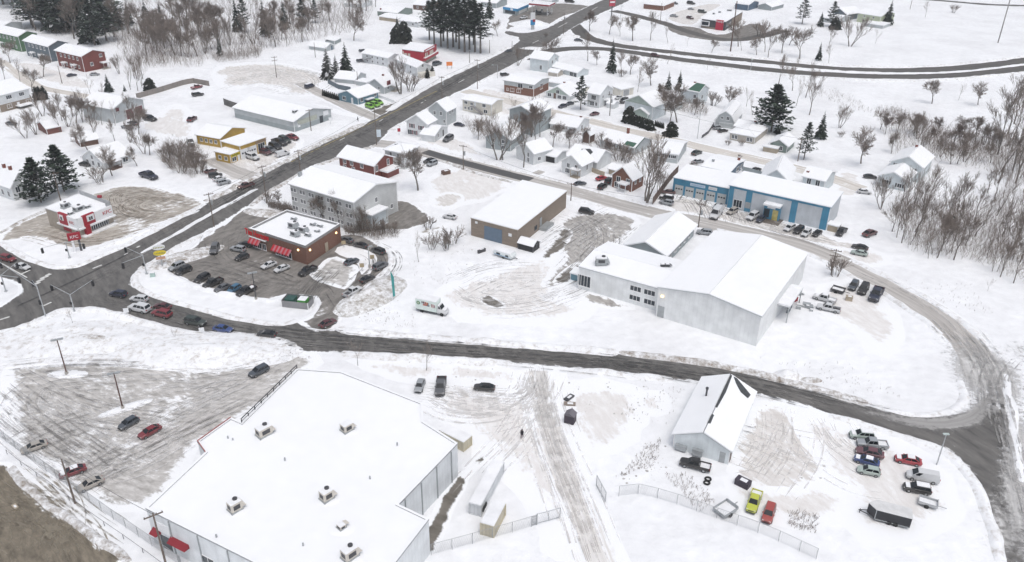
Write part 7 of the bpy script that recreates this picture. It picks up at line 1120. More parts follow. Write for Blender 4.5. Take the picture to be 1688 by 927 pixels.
# single bare trees
for row in [
 (17, 104, 40, 'broad', 'bare street tree in front of the green townhouse'), (8, 132, 38, 'tall', 'bare tree at the left edge above the split level house'), (33, 135, 46, 'slim', 'leaning thin bare tree behind the split level house'), (53, 151, 46, 'broad', 'bare round tree above the cedar columns'), (72, 127, 44, 'broad', 'bare tree in front of the slate townhouse'), (149, 158, 36, 'slim', 'thin bare sapling below the navy car by the townhouses'), (197, 122, 34, 'multi', 'pale multi stemmed bare tree right of the red townhouse'),
 (43, 228, 42, 'multi', 'spreading bare tree left of the reddish shed'), (60, 222, 46, 'multi', 'bare multi stemmed tree beside the reddish shed'), (100, 218, 48, 'tall', 'tall bare tree right of the reddish shed'), (146, 252, 52, 'broad', 'bare tree behind the brown shed'), (158, 236, 50, 'tall', 'bare tree at the right of the brown shed'), (185, 290, 52, 'broad', 'dark limbed bare tree in front of the white gabled house'), (226, 274, 34, 'broad', 'low bare tree right of the white gabled house'), (238, 254, 42, 'multi', 'bare tree left of the dark green suv'), (247, 256, 36, 'broad', 'dark crowned bare tree near the yellow hall'), (190, 235, 40, 'tall', 'bare tree in front of the white garage hall'), (165, 302, 28, 'shrub', 'bare bush below the white gabled house'), (120, 533, 26, 'slim', 'small bare street tree at the junction corner'), (289, 562, 22, 'slim', 'thin bare sapling on the bank below the dark suv'), (590, 603, 44, 'slim', 'slender bare street tree by the store, left one'), (703, 611, 54, 'slim', 'slender bare street tree by the store, right one'), (690, 432, 48, 'slim', 'thin bare tree in the snow left of the camper trailer'), (712, 410, 26, 'shrub', 'bare bush left of the brown brick warehouse'), (746, 402, 28, 'shrub', 'reddish bare bush beside the brick warehouse wall'), (735, 412, 26, 'shrub', 'pale bare bush in front of the brick warehouse'), (1376, 455, 32, 'shrub', 'bare bush beside the pole at the bend'),
 (461, 338, 26, 'broad', 'small bare tree at the left end of the white office'), (443, 335, 20, 'shrub', 'bare bush by the office driveway corner'), (533, 366, 46, 'broad', 'bare tree against the long wall of the white office'), (562, 374, 62, 'tall', 'tallest bare tree in front of the white office'), (583, 380, 48, 'slim', 'thin pale bare tree at the office corner'), (600, 382, 44, 'multi', 'bare multi stemmed tree right of the office corner'), (570, 380, 40, 'slim', 'slender bare tree behind the restaurant'), (630, 385, 24, 'shrub', 'bare thicket bush above the drive through bend'), (648, 384, 20, 'shrub', 'reddish bush at the right of the drive through thicket'), (614, 384, 24, 'shrub', 'bare bush in the middle of the drive through thicket'), (592, 384, 22, 'shrub', 'bare bush at the left of the drive through thicket'), (706, 378, 20, 'shrub', 'brown bush beside the sandy patch'),
 (689, 314, 70, 'broad', 'bare spreading tree right of the dark red house'), (661, 155, 66, 'multi', 'big bare tree on the main street beside the house with dark red dormers'), (676, 150, 30, 'shrub', 'bare bushes right of the house with dark red dormers'), (822, 264, 82, 'multi', 'big bare tree with several stems before the hidden grey house'), (829, 264, 84, 'tall', 'tall bare tree next to the several stemmed one'), (863, 276, 82, 'tall', 'tall dark bare tree left of the open garage'), (911, 243, 46, 'broad', 'bare tree with a clear trunk behind the open garage'), (788, 231, 36, 'broad', 'round bare bush like tree in the snowy yard'), (882, 240, 62, 'tall', 'tall bare tree behind the house with the open garage'), (890, 226, 56, 'tall', 'bare tree in the dense clump right of the hidden grey house'), (876, 226, 58, 'red', 'brownish dense bare tree above the open garage house'), (860, 234, 52, 'red', 'brownish dense bare tree before the hidden grey house'), (1064, 333, 112, 'multi', 'giant many limbed bare tree beside the brick house'), (854, 108, 36, 'multi', 'dense bare tree at the edge of the upper main street'), (905, 112, 54, 'broad', 'dark leaning bare tree by the big white house'), (969, 101, 50, 'tall', 'bare tree left of the narrow spruce'), (984, 107, 26, 'broad', 'small bare tree in front of the narrow spruce'), (972, 52, 38, 'red', 'reddish bare tree on the traffic island at the ramp'), (1004, 57, 34, 'broad', 'bare tree above the highway ramp'), (900, 62, 8, 'shrub', 'low bush beside the ramp'), (820, 60, 28, 'broad', 'bare tree at the right end of the pine grove'), (843, 196, 40, 'slim', 'thin bare tree left of the dark grey gabled house'), (882, 205, 56, 'slim', 'thin bare tree in front of the dark grey gabled house'), (893, 203, 46, 'slim', 'slim bare tree right of the dark grey gabled house'),
 (1022, 60, 32, 'tall', 'bare tree at the left of the row above the highway'), (1043, 68, 44, 'broad', 'dark bare tree second in the row above the highway'), (1072, 67, 50, 'tall', 'tall bare tree third in the row above the highway'), (1101, 72, 42, 'slim', 'slim bare tree fourth in the row above the highway'), (1100, 106, 38, 'slim', 'slender bare tree between the carriageways at the left'), (1133, 76, 16, 'slim', 'sapling above the highway'), (1173, 87, 26, 'broad', 'small round bare tree above the highway'), (1217, 77, 46, 'broad', 'bare tree right of the tall brown pole'), (1222, 84, 34, 'slim', 'thin bare tree right of the tall brown pole'), (1247, 91, 32, 'broad', 'bare tree in the middle of the far row by the dark restaurant'), (1261, 86, 56, 'tall', 'tall bare tree left of a pair beyond the highway'), (1266, 95, 50, 'tall', 'tall bare tree right of a pair beyond the highway'), (1289, 88, 42, 'broad', 'bare tree in the far row right of the pair'), (1301, 75, 34, 'broad', 'bare tree further back right of the pair'), (1318, 97, 56, 'broad', 'big bare tree at the right end of the far row'), (1166, 116, 22, 'slim', 'sapling just below the highway'), (1280, 70, 30, 'broad', 'bare tree near the far lot right side'), (1253, 60, 26, 'shrub', 'grey thicket beyond the far lot'),
 (1024, 126, 46, 'tall', 'bare tree right of the narrow spruce'), (1024, 127, 14, 'shrub', 'bush at the foot of the bare tree by the narrow spruce'), (1039, 123, 34, 'broad', 'bare tree left of the highway yard'), (1073, 141, 48, 'broad', 'bare round tree between the spruce and the two dark conifers'), (1051, 152, 38, 'slim', 'slim bare tree by the white garage'), (1054, 136, 30, 'slim', 'thin bare tree above the white garage'), (1104, 204, 50, 'broad', 'bare tree at the end of the dark hedge'), (1116, 202, 66, 'broad', 'large round bare tree right of the dark hedge'), (1095, 190, 40, 'red', 'brownish dense bare tree behind the hedged white house'), (1085, 170, 34, 'red', 'brownish bare tree above the hedged white house'), (1145, 190, 30, 'broad', 'bare tree before the green roofed house'), (1175, 174, 24, 'shrub', 'bare bushes right of the green roofed house'), (1283, 140, 52, 'tall', 'tall bare tree behind the huge white pine'), (1306, 150, 56, 'tall', 'tall bare tree right of the huge white pine'), (1328, 161, 66, 'tall', 'tallest bare tree right of the huge white pine'), (1334, 190, 74, 'tall', 'bare tree nearest the pine by the road pole'), (1197, 181, 42, 'broad', 'bare tree behind the gambrel barn'), (1230, 176, 34, 'slim', 'pale slim bare tree left of the huge white pine'), (1240, 190, 40, 'slim', 'pale thin tree beside the beige house'), (1312, 175, 50, 'slim', 'slim bare tree in the gap right of the huge white pine'),
 (1366, 79, 38, 'tall', 'bare tree in front of the top right houses'), (1401, 77, 56, 'multi', 'fan shaped bare tree left of the pale lime house'), (1443, 72, 26, 'slim', 'thin bare tree in front of the pale lime house'), (1366, 104, 36, 'slim', 'thin bare tree above the highway bend'), (1536, 171, 40, 'broad', 'wide round bare tree alone below the highway'), (1580, 165, 28, 'slim', 'small bare tree in the middle of three below the highway'), (1612, 173, 40, 'broad', 'bare tree at the right of three below the highway'), (1525, 29, 32, 'slim', 'pale bare tree in the open white field'), (1571, 21, 14, 'shrub', 'small pale bush in the open white field'), (1384, 211, 40, 'multi', 'bare tree with a dark foot left of the thicket'), (1419, 270, 64, 'broad', 'wide bare tree left of the tall white house'), (1452, 345, 56, 'multi', 'bare tree in front of the tall white house'), (1386, 226, 10, 'shrub', 'tiny bush on the snow left of the wide bare tree'), (1628, 480, 22, 'slim', 'bare sapling at the lower edge of the right woods'), (1218, 262, 8, 'shrub', 'small bush in front of the beige house'), (1222, 240, 10, 'shrub', 'dark bush at the front corner of the beige house'), (1200, 240, 10, 'shrub', 'little bush left at the front of the beige house'), (1085, 318, 40, 'multi', 'bare tree left of the brown fence'), (1140, 283, 18, 'shrub', 'reddish bush behind the blue garages'), (953, 300, 30, 'slim', 'small bare tree in front of the white gabled house with the wooden porch'), (938, 245, 34, 'red', 'reddish dense bush behind the white gabled house'), (990, 255, 40, 'tall', 'bare tree at the left of the grey chimney house'), (1004, 262, 34, 'red', 'brownish bare tree below the grey chimney house'), (1020, 265, 30, 'shrub', 'thicket below the grey chimney house'), (975, 262, 34, 'slim', 'thin bare tree left of the grey chimney house'), (1032, 268, 22, 'shrub', 'rounded brown bush below the grey chimney house'), (960, 236, 30, 'broad', 'bare tree behind the rear wing of the white gabled house'), (900, 200, 28, 'broad', 'bare tree at the left end of the low white house'), (930, 225, 22, 'slim', 'thin tree in front of the low white house')]:
    tree(*row)
# woods: every trunk its own tree, the kind shared by label
def inside(pt, poly):
    x, y = pt; c = False
    for i in range(len(poly)):
        (x1, y1), (x2, y2) = poly[i], poly[i - 1]
        if (y1 > y) != (y2 > y) and x < (x2 - x1) * (y - y1) / (y2 - y1) + x1: c = not c
    return c
RW = random.Random(21)
def wood(poly, n, kinds, hrange, label, group, clear=None, wide=1.0, mind=5):
    xs = [p[0] for p in poly]; ys = [p[1] for p in poly]; done = []; t = 0
    while len(done) < n and t < 4000:
        t += 1; q = (RW.uniform(min(xs), max(xs)), RW.uniform(min(ys), max(ys)))
        if not inside(q, poly) or (clear and inside(q, clear)) or any(math.hypot(q[0] - d[0], (q[1] - d[1]) * 1.6) < mind for d in done): continue
        done.append(q); k = RW.choice(kinds); tree(q[0], q[1], 0, k, label[0 if k in TCAT else 1], group[0 if k in TCAT else 1], wide * RW.uniform(.8, 1.1), hm=RW.uniform(*hrange))
wood([(0, 22), (40, 34), (62, 58), (110, 62), (160, 78), (188, 72), (190, 30), (185, -8), (0, -12)], 64, ['pine', 'spruce', 'pine', 'pine', 'tall', 'tall'], (17, 24), ('dark conifer of the dense wood at the top left', 'bare tree among the dark conifers at the top left'), ('conifers of the top left wood', 'bare trees of the top left wood'), mind=6, wide=1.35)
wood([(190, 62), (230, 70), (245, 100), (330, 98), (348, 88), (420, 84), (425, 66), (360, 60), (330, 20), (280, 20), (255, 55), (215, 45)], 66, ['tall', 'broad', 'slim', 'multi', 'tall', 'broad'], (10, 16), ('', 'slim bare tree of the thicket right of the townhouses'), ('', 'bare trees of the upper left thicket'), mind=6)
wood([(208, 128), (236, 130), (240, 154), (216, 158)], 9, ['slim', 'slim', 'tall'], (10, 13), ('', 'thin pale stemmed bare tree in the clump above the white garage hall'), ('', 'clump above the garage hall'), mind=5)
wood([(345, 12), (560, -8), (640, -6), (620, 40), (590, 70), (540, 62), (520, 60), (500, 70), (470, 88), (440, 90), (430, 40)], 46, ['tall', 'slim', 'broad', 'tall', 'broad'], (9, 15), ('', 'bare tree of the open wood at the top'), ('', 'bare trees of the open top wood'), mind=9)
wood([(50, 186), (190, 180), (245, 222), (235, 240), (195, 232), (150, 222), (60, 214)], 22, ['multi', 'tall', 'slim', 'broad'], (7, 11), ('', 'bare tree in the tangle around the brown sheds'), ('', 'tangle around the brown sheds'), mind=8)
LOOP = [(1510, 295), (1560, 290), (1600, 305), (1640, 335), (1600, 350), (1560, 335)]
wood([(1462, 352), (1490, 325), (1530, 325), (1600, 350), (1640, 300), (1700, 270), (1700, 480), (1660, 470), (1600, 432), (1540, 432), (1500, 418), (1470, 388)], 92, ['slim', 'tall', 'slim', 'slim', 'tall'], (7, 13), ('', 'tall thin bare tree of the right hand woods'), ('', 'bare trees of the right woods'), LOOP, mind=7)
wood([(1640, 220), (1700, 190), (1700, 330), (1640, 300)], 12, ['tall', 'tall', 'slim'], (16, 22), ('', 'very tall bare tree at the right edge'), ('', 'very tall trees at the right edge'), mind=10)
wood([(1440, 196), (1500, 196), (1560, 222), (1640, 232), (1650, 275), (1560, 276), (1540, 252), (1470, 262), (1455, 235)], 28, ['broad', 'red', 'multi', 'broad'], (6, 9), ('', 'low bare tree of the brushy belt behind the tall white house'), ('', 'bare trees of the brushy belt'), mind=8)
for u, v, k in [(275, 262, .9), (290, 255, 1), (305, 268, 1.1), (318, 275, 1), (330, 285, 1), (300, 285, .9), (284, 274, .8), (312, 256, .9), (328, 268, .8)]: tree(u, v, 0, 'shrub', 'bare bush in the big thicket below the yellow hall', 'bushes below the yellow hall', 1.3, hm=4.4 * k)
# brush too dense to count
def brush(name, label, polys, n, hr, m=TWIG, seed=3, r=.025):
    rn = random.Random(seed); mb = MB(); o = None
    for poly in polys:
        xs = [p[0] for p in poly]; ys = [p[1] for p in poly]; k = 0; t = 0
        while k < n and t < n * 20:
            t += 1; q = (rn.uniform(min(xs), max(xs)), rn.uniform(min(ys), max(ys)))
            if not inside(q, poly): continue
            k += 1; g = P(*q); o = o or g.copy(); g = g - o; h = rn.uniform(*hr); lean = Vector((rn.gauss(0, .4), rn.gauss(0, .4), 1)) * h; mb.tube(g, g + lean, r, .012, n=3, cap=False)
            for _ in range(4): f = rn.uniform(.3, .9); p = g + lean * f; mb.tube(p, p + Vector((rn.gauss(0, .35), rn.gauss(0, .35), rn.uniform(.3, .8))) * h * .45, .016, .01, n=3, cap=False)
    return tag(mb.obj(name, m, loc=o), label, 'brush', kind='stuff')
brush('brush', 'grey undergrowth beneath the bare trees of the top woods', [[(190, 62), (245, 98), (345, 92), (430, 86), (540, 64), (620, 40), (560, 10), (345, 20), (250, 55)], [(40, 50), (190, 78), (190, 40), (100, 30)], [(180, 100), (245, 112), (330, 112), (345, 96), (260, 88)], [(345, 96), (430, 84), (430, 96), (360, 104)]], 560, (.8, 4.0))
brush('thicket', 'fine grey mass of saplings filling the upper left woods', [[(185, 50), (245, 60), (345, 70), (430, 60), (440, 84), (345, 97), (245, 108), (190, 80)], [(430, 20), (560, 0), (620, 10), (600, 50), (520, 66), (440, 84)], [(345, -10), (440, -10), (430, 40), (350, 60), (200, 40), (200, -10)]], 760, (4, 10), TWIG2, seed=31, r=.055)
brush('thicket', 'fine grey mass of saplings filling the right hand woods', [[(1462, 350), (1490, 322), (1530, 322), (1600, 348), (1688, 320), (1688, 462), (1600, 428), (1540, 428), (1500, 414), (1470, 384)], [(1450, 205), (1560, 222), (1688, 232), (1688, 290), (1560, 272), (1470, 258)]], 700, (2.5, 6.5), TWIG, seed=32, r=.028)
brush('brush', 'dense grey brown brush below the yellow hall', [[(262, 246), (300, 240), (340, 262), (342, 285), (320, 296), (285, 285), (268, 268)]], 620, (1.0, 4.2), seed=5)
brush('brush', 'brown brushy belt along the white field at the right', [[(1440, 184), (1480, 183), (1502, 192), (1560, 218), (1562, 228), (1500, 222), (1455, 200)], [(1500, 222), (1650, 228), (1688, 232), (1680, 275), (1540, 262)]], 700, (1.0, 3.0), TWIG2, 6)
brush('brush', 'pale undergrowth of the right hand woods', [[(1462, 352), (1490, 325), (1560, 335), (1688, 350), (1688, 470), (1600, 430), (1500, 415)]], 1100, (1.0, 2.8), seed=8)
brush('brush', 'grey brush behind the restaurant drive through', [[(565, 378), (600, 378), (655, 380), (660, 392), (620, 396), (570, 388)], [(445, 338), (478, 346), (500, 352), (475, 352), (440, 342)]], 500, (.8, 2.2), seed=9)
brush('brush', 'sparse dry weeds in the open snow fields', [[(600, 505), (680, 520), (690, 545), (600, 535)], [(660, 400), (780, 405), (760, 470), (690, 470)], [(1250, 590), (1400, 600), (1500, 660), (1400, 650)], [(420, 560), (520, 590), (470, 600)], [(1460, 460), (1600, 470), (1640, 520), (1560, 510)], [(180, 560), (320, 575), (300, 590), (150, 575)], [(1040, 620), (1130, 640), (1100, 700), (1030, 690)]], 70, (.15, .5), TWIG2, 41, .02)
brush('brush', 'dry weeds poking through the snow by the wire fence', [[(1090, 780), (1140, 785), (1180, 830), (1150, 845), (1110, 800)], [(1300, 840), (1350, 850), (1345, 880), (1300, 870)], [(1010, 790), (1060, 740), (1090, 725), (1080, 770)]], 160, (.2, .7), TWIG2, 11)
brush('brush', 'dry reddish grass tufts near the bend of the highway', [[(1345, 146), (1380, 150), (1425, 172), (1440, 190), (1395, 178), (1350, 160)]], 170, (.4, 1.5), TWIG2, 12)
brush('brush', 'thin hedge brush between the inner block houses', [[(905, 228), (990, 226), (1060, 262), (1050, 275), (985, 262), (985, 240), (940, 245)], [(760, 200), (800, 205), (840, 220), (820, 240), (780, 225)], [(1110, 160), (1165, 180), (1165, 192), (1120, 185)]], 420, (.8, 2.6), seed=13)
# ------------------------------------------------------------------ poles, lamps and signals
def upole(u, v, tv, label, arms=1, xf=False, col=None, r=.16, lamp=None, group=None, turn=None):
    g = P(u, v); h = height(g, tv); t = empty('utility_pole', g, turn if turn is not None else R(20), label, 'utility pole', group); mb = MB(); mb.tube((0, 0, -.2), (0, 0, h), r, r * .62, n=8); mb.obj('pole', col or WOODP, t)
    for k in range(arms):
        z = h - .5 - k * 1.3; mb = MB(); mb.box(-1.2, -.07, z, 1.2, .07, z + .14)
        for x in (-1.1, -.4, .4, 1.1): mb.tube((x, 0, z + .14), (x, 0, z + .36), .05, n=5)
        mb.obj('cross_arm', col or WOODP, t)
    if xf: mb = MB(); mb.tube((.42, 0, h - 3.2), (.42, 0, h - 2.1), .28, n=10); mb.tube((.42, 0, h - 2.1), (.42, 0, h - 1.98), .3, n=10); mb.obj('transformer', GREYM, t)
    if lamp: mb = MB(); mb.tube((0, 0, h - 2.4), (lamp[0], lamp[1], h - 1.4), .05, n=6); mb.obj('lamp_arm', STEEL, t); mb = MB(); mb.box(lamp[0] - .35, lamp[1] - .15, h - 1.5, lamp[0] + .35, lamp[1] + .15, h - 1.32); mb.obj('lamp_head', GREYM, t)
    return t, h
P1 = [(276, 940, 846, 'dark wooden utility pole at the bottom left before the store wall', 1, False), (124, 830, 757, 'wooden pole among the parked cars at the bottom left fence', 0, False), (353, 374, 318, 'wooden pole on the restaurant side of the main street near the driveway', 1, True), (440, 335, 273, 'wooden pole at the office end of the main street', 1, True), (495, 283, 247, 'slim pole on the main street behind the white office', 1, True), (513, 216, 180, 'slim pole before the long low building', 1, False), (621, 239, 178, 'tall pole with a white banner at the side street corner', 0, False), (787, 147, 98, 'pole on the upper main street beside the boxy white apartment', 1, True), (729, 165, 126, 'dark pole at the street behind the tall grey house', 1, True), (807, 88, 66, 'pole at the foot of the pine grove', 0, False), (929, 57, 22, 'pole by the traffic island near the ramp', 1, True), (774, 104, 84, 'thin pole on the verge below the pine grove', 0, False), (844, 85, 68, 'pole on the main street right of the pine grove', 0, False), (764, 280, 239, 'pole on the side street left of the big bare trees', 1, True), (941, 331, 302, 'pole in the snow beside the back of the brick warehouse', 1, False), (1005, 191, 155, 'pole on the snowy street right of the white two storey house', 1, True), (1315, 266, 228, 'pole in front of the dark pine on the snowy street', 1, True), (1151, 375, 335, 'pole at the edge of the blue garage lot', 1, True), (1370, 453, 411, 'pole beside the bare bush at the bend', 2, False), (456, 128, 93, 'pole in the middle of the wide tan lot', 2, False), (102.5, 138, 109, 'thin pole in front of the townhouses', 0, False), (100, 331, 284, 'pole rising in front of the two dark pines', 1, True), (590, 140, 118, 'pole beside the small grey house', 0, False), (520, 95, 70, 'thin pole before the blue grey house', 0, False), (1088, 40, 5, 'thin lamp pole in the far lot', 0, False), (1500, 16, -8, 'far pole on the top right road', 0, False)]
POLES = [upole(*p, turn=R(35) if p[0] < 700 else R(-20)) for p in P1]
t, h = upole(1204, 85, 2, 'very tall brown pole leaning across the far dark restaurant', 0, False, mat('rusty brown pole', (.11, .065, .05)), .32); t, h = upole(1645, 71, -60, 'very tall slim mast in the open white field at the top right', 0, False, mat('dull mast', (.25, .24, .23)), .30)
t, h = upole(1149.5, 229, 186, 'grey street light pole at the lane left of the barn', 0, False, STEEL, .12, (-.9, .2)); 
def mast(u, v, tv, arms, label, group=None, sig=True):
    g = P(u, v); h = height(g, tv); t = empty('traffic_signal', g, 0, label, 'traffic light', group); mb = MB(); mb.tube((0, 0, 0), (0, 0, h), .16, .11, n=8); mb.box(-.25, -.25, 0, .25, .25, .25); mb.obj('mast', STEEL, t)
    for (au, av) in arms:
        # the arm end: same height as the mast head
        e = P(au, av, h) - g; mb = MB(); mb.tube((0, 0, h - .15), e + Vector((0, 0, .1)), .08, .05, n=6); mb.obj('arm', STEEL, t); s = MB(); s.box(-.2, -.2, -1.25, .2, .2, -.05); sg = s.obj('signal_head', BLACK, t, e)
        l = MB(); 
        for k in range(3): l.tube((0, -.2, -.25 - k * .38), (0, -.27, -.25 - k * .38), .12, n=8)
        l.obj('lens', DARKM, sg)
    mb = MB(); mb.box(-.5, -.15, h * .42, .02, .15, h * .55); mb.obj('signal_box', BLACK, t)
mast(75.8, 524, 471.4, [(0, 433.5), (53, 463)], 'tall grey traffic signal mast at the bottom of the junction'); mast(123, 514, 485, [(84, 470.5), (151.6, 463)], 'grey signal mast with two arms on the near snowy corner'); mast(242, 452, 420, [(206, 408), (202, 434.5)], 'signal mast with two arms on the restaurant corner'); mast(115, 425.5, 398.7, [(68.6, 409.5), (137, 402)], 'signal mast in front of the red and white restaurant'); mast(10, 481, 453, [(30, 458), (27, 434)], 'signal mast on the left snowy corner')
def lot_light(u, v, tv, label, heads=2, group=None, col=None):
    g = P(u, v); h = height(g, tv); t = empty('lot_light', g, R(25), label, 'lamp post', group); mb = MB(); mb.tube((0, 0, .7), (0, 0, h), .13, .09, n=8); mb.obj('pole', col or mat('rust brown post', (.13, .075, .06)), t); mb = MB(); mb.tube((0, 0, 0), (0, 0, .7), .3, n=10); mb.obj('footing', mat('concrete', (.42, .40, .37)), t)
    for k in range(heads): s = 1 if k == 0 else -1; mb = MB(); mb.box(min(.05 * s, 1.0 * s), -.25, h - .08, max(.05 * s, 1.0 * s), .25, h + .1); mb.obj('lamp_head', GREYM, t)
lot_light(110.7, 618, 560, 'double headed lamp post on the upper snow island of the store lot'); lot_light(203, 675, 615.5, 'double headed lamp post above the slate grey car in the store lot'); lot_light(422.6, 495, 450, 'double headed dark lamp post in front of the parked row at the restaurant', col=DARKM); lot_light(609.5, 441, 407, 'single lamp post inside the drive through bend', 1, col=STEEL)
def street_lamp(u, v, tu, tv, label):
    g = P(u, v); h = height(g, tv); t = empty('street_lamp', g, 0, label, 'street lamp'); mb = MB(); mb.tube((0, 0, 0), (0, 0, h), .11, .07, n=8); mb.obj('pole', STEEL, t); e = P(tu, tv, h + .3) - g; e.z = h + .2; e = Vector((max(-3, min(3, e.x)), max(-3, min(3, e.y)), e.z)); mb = MB(); mb.tube((0, 0, h - .1), e, .05, n=6); mb.obj('arm', STEEL, t); mb = MB(); mb.box(e.x - .45, e.y - .18, e.z - .08, e.x + .45, e.y + .18, e.z + .1); mb.obj('lamp_head', mat('pale green lamp', (.45, .52, .50)), t)
street_lamp(820, 129, 812, 107, 'street lamp on the upper main street left of the grey over brick block'); street_lamp(1544, 766, 1560, 715, 'slim green street lamp by the right hand junction'); street_lamp(1237, 118, 1240, 98, 'thin street lamp between the highway carriageways'); street_lamp(1022, 40, 1026, 10, 'street lamp near the red pylon sign')
# ------------------------------------------------------------------ signs
t = empty('pylon_sign', P(129, 414), R(28), 'two post pylon sign with a red board in front of the red and white restaurant', 'sign'); hh = height(P(129, 414), 384); mb = MB(); mb.box(-.95, -.2, 0, -.45, .2, hh * .62); mb.obj('post', WHITE, t); mb = MB(); mb.box(.45, -.2, 0, .95, .2, hh * .75); mb.obj('post', DARKM, t); mb = MB(); mb.box(-1.5, -.25, hh * .62, 1.3, .25, hh); mb.obj('sign_board', REDP, t); text('lettering', 'KFC', 1.0, WHITE, t, (-.1, -.28, hh * .80), (math.pi / 2, 0, 0), .02)
t = empty('oval_sign', P(268, 440), R(20), 'white and yellow oval signs stacked on a post at the restaurant corner', 'sign'); hh = height(P(268, 440), 402); mb = MB(); mb.tube((0, .1, 0), (0, .1, hh - .3), .14, n=8); mb.obj('post', STEEL, t)
def oval(z, a, c_, m, name):
    mb = MB(); pts = [(a * math.cos(i * math.pi / 12), c_ * math.sin(i * math.pi / 12)) for i in range(24)]; mb.poly([(x, -.18, z + y) for x, y in pts]); mb.poly([(x, .18, z + y) for x, y in reversed(pts)])
    for (x, y), (x2, y2) in zip(pts, pts[1:] + pts[:1]): mb.poly([(x, -.18, z + y), (x, .18, z + y), (x2, .18, z + y2), (x2, -.18, z + y2)])
    o = mb.obj(name, m, t, fix=True); return o
oval(hh - .9, 1.35, .6, WHITE, 'white_oval'); oval(hh - 2.3, 1.35, .6, YELP, 'yellow_oval'); mb = MB(); mb.box(-1, -.12, hh - 3.9, 1, .12, hh - 3.3); mb.obj('small_panel', mat('salmon panel', (.55, .32, .22)), t)
mb = MB()
for i in range(7): mb.box(-1.1 + i * .33, -.22, hh - 1.05, -1.1 + i * .33 + .2, -.185, hh - .75); mb.box(-1.1 + i * .33, -.22, hh - 2.45, -1.1 + i * .33 + .2, -.185, hh - 2.15)
mb.obj('lettering', mat('faint lettering', (.32, .30, .10)), t)
g = P(878, 49); hh = height(g, 21); t = empty('price_sign', g, R(30), 'tall white and blue price sign of the gas station', 'sign'); mb = MB(); mb.box(-.9, -.2, 0, .9, .2, hh * .28); mb.obj('post', STEEL, t); mb = MB(); mb.box(-1.3, -.25, hh * .28, 1.3, .25, hh * .58); mb.obj('blue_panel', BLUEP, t); mb = MB(); mb.box(-1.3, -.25, hh * .582, 1.3, .25, hh); mb.obj('white_panel', WHITE, t); mb = MB(); mb.box(-.2, -.3, hh * .45, 1.4, -.26, hh * .6); mb.obj('red_panel', REDP, t)
g = P(1008, 27); hh = height(g, 0); t = empty('red_pylon', g, R(10), 'red and white pylon sign at the top by the frontage road', 'sign'); mb = MB(); mb.box(-.25, -.25, 0, .25, .25, hh * .7); mb.obj('post', DARKM, t); mb = MB(); mb.box(-1.7, -.3, hh * .62, 1.7, .3, hh * 1.15); mb.obj('sign_board', mat('dull red board', (.42, .05, .08)), t); mb = MB(); mb.box(-1.4, -.34, hh * .82, 1.4, -.301, hh * .92); mb.obj('white_stripe', WHITE, t)
t = empty('notice_board', P(741, 113.5), R(10), 'orange board sign on two legs by the upper main street', 'sign'); mb = MB(); mb.box(-1.3, -.1, 1.3, 1.3, .1, 3.0, 0, 1); mb.obj('sign_board', [ORGP, SNOW], t); mb = MB(); [mb.tube((x, 0, 0), (x, 0, 1.3), .08) for x in (-1, 1)]; mb.obj('leg', DARKM, t)
for (u, v, l, m, hgt) in [(545, 205, 'white lawn sign in front of the long low building', WHITE, 2.2), (658, 223, 'red stop sign at the side street corner', REDP, 2.2), (210, 522, 'small white road sign at the edge of the lower street', WHITE, 1.8), (334, 553, 'little white sign at the lower street bank', WHITE, 1.6), (252, 456, 'pale green utility box on the restaurant corner', mat('pale green box', (.40, .52, .48)), 1.0), (567, 428 - 20, 'yellowish sign beside the drive through lane, upper', mat('ochre board', (.42, .34, .22)), 1.6), (597, 447, 'yellowish menu board beside the drive through lane, lower', mat('ochre board', (.42, .34, .22)), 1.8), (614, 433, 'yellowish menu board beside the lamp post in the bend', mat('ochre board', (.42, .34, .22)), 1.8), (812, 64, 'small white sign on the verge by the gas station', WHITE, 2)]:
    t = empty('utility_box' if 'box' in l else 'road_sign', P(u, v), R(15), l, 'utility box' if 'box' in l else 'sign'); mb = MB()
    if 'box' in l: mb.box(-.5, -.35, 0, .5, .35, hgt); mb.obj('cabinet', m, t); mb = MB(); mb.box(-.53, -.38, hgt + .002, .53, .38, hgt + .1); mb.obj('snow_cap', SNOW, t)
    else: mb.tube((0, 0, 0), (0, 0, hgt), .05); mb.obj('post', STEEL, t); mb = MB(); mb.box(-.5, -.06, hgt * .55, .5, -.051 + .0, hgt + .25) if False else mb.box(-.5, -.1, hgt * .55, .5, -.052, hgt + .2); mb.obj('sign_board', m, t)
# teal feather flag by the drive through
g = P(648.5, 495); hh = height(g, 447); t = empty('feather_flag', g, 0, 'teal feather flag leaning beside the sand and snow heap', 'flag'); mb = MB(); mb.tube((0, 0, 0), (-.25, 0, hh), .04, .02); mb.obj('pole', STEEL, t); mb = MB(); mb.poly([(-.05, -.02, .8), (.45, -.02, 1.0), (.40, -.02, hh * .8), (-.25, -.02, hh), (-.16, -.02, hh * .6)]); mb.poly([(-.16, .02, hh * .6), (-.25, .02, hh), (.40, .02, hh * .8), (.45, .02, 1.0), (-.05, .02, .8)]); mb.obj('cloth', mat('teal cloth', (.05, .30, .29)), t)
g = P(621, 239); t = empty('banner', g, R(10), 'white blue banner hanging on the tall pole at the side street corner', 'banner'); mb = MB(); mb.box(.2, -.05, 2.6, 1.6, .05, 5.0); mb.obj('cloth', mat('banner cloth', (.60, .68, .74)), t); mb = MB(); mb.bar((0, 0, 5.05), (1.7, 0, 5.05), .06, .06); mb.obj('rod', STEEL, t)
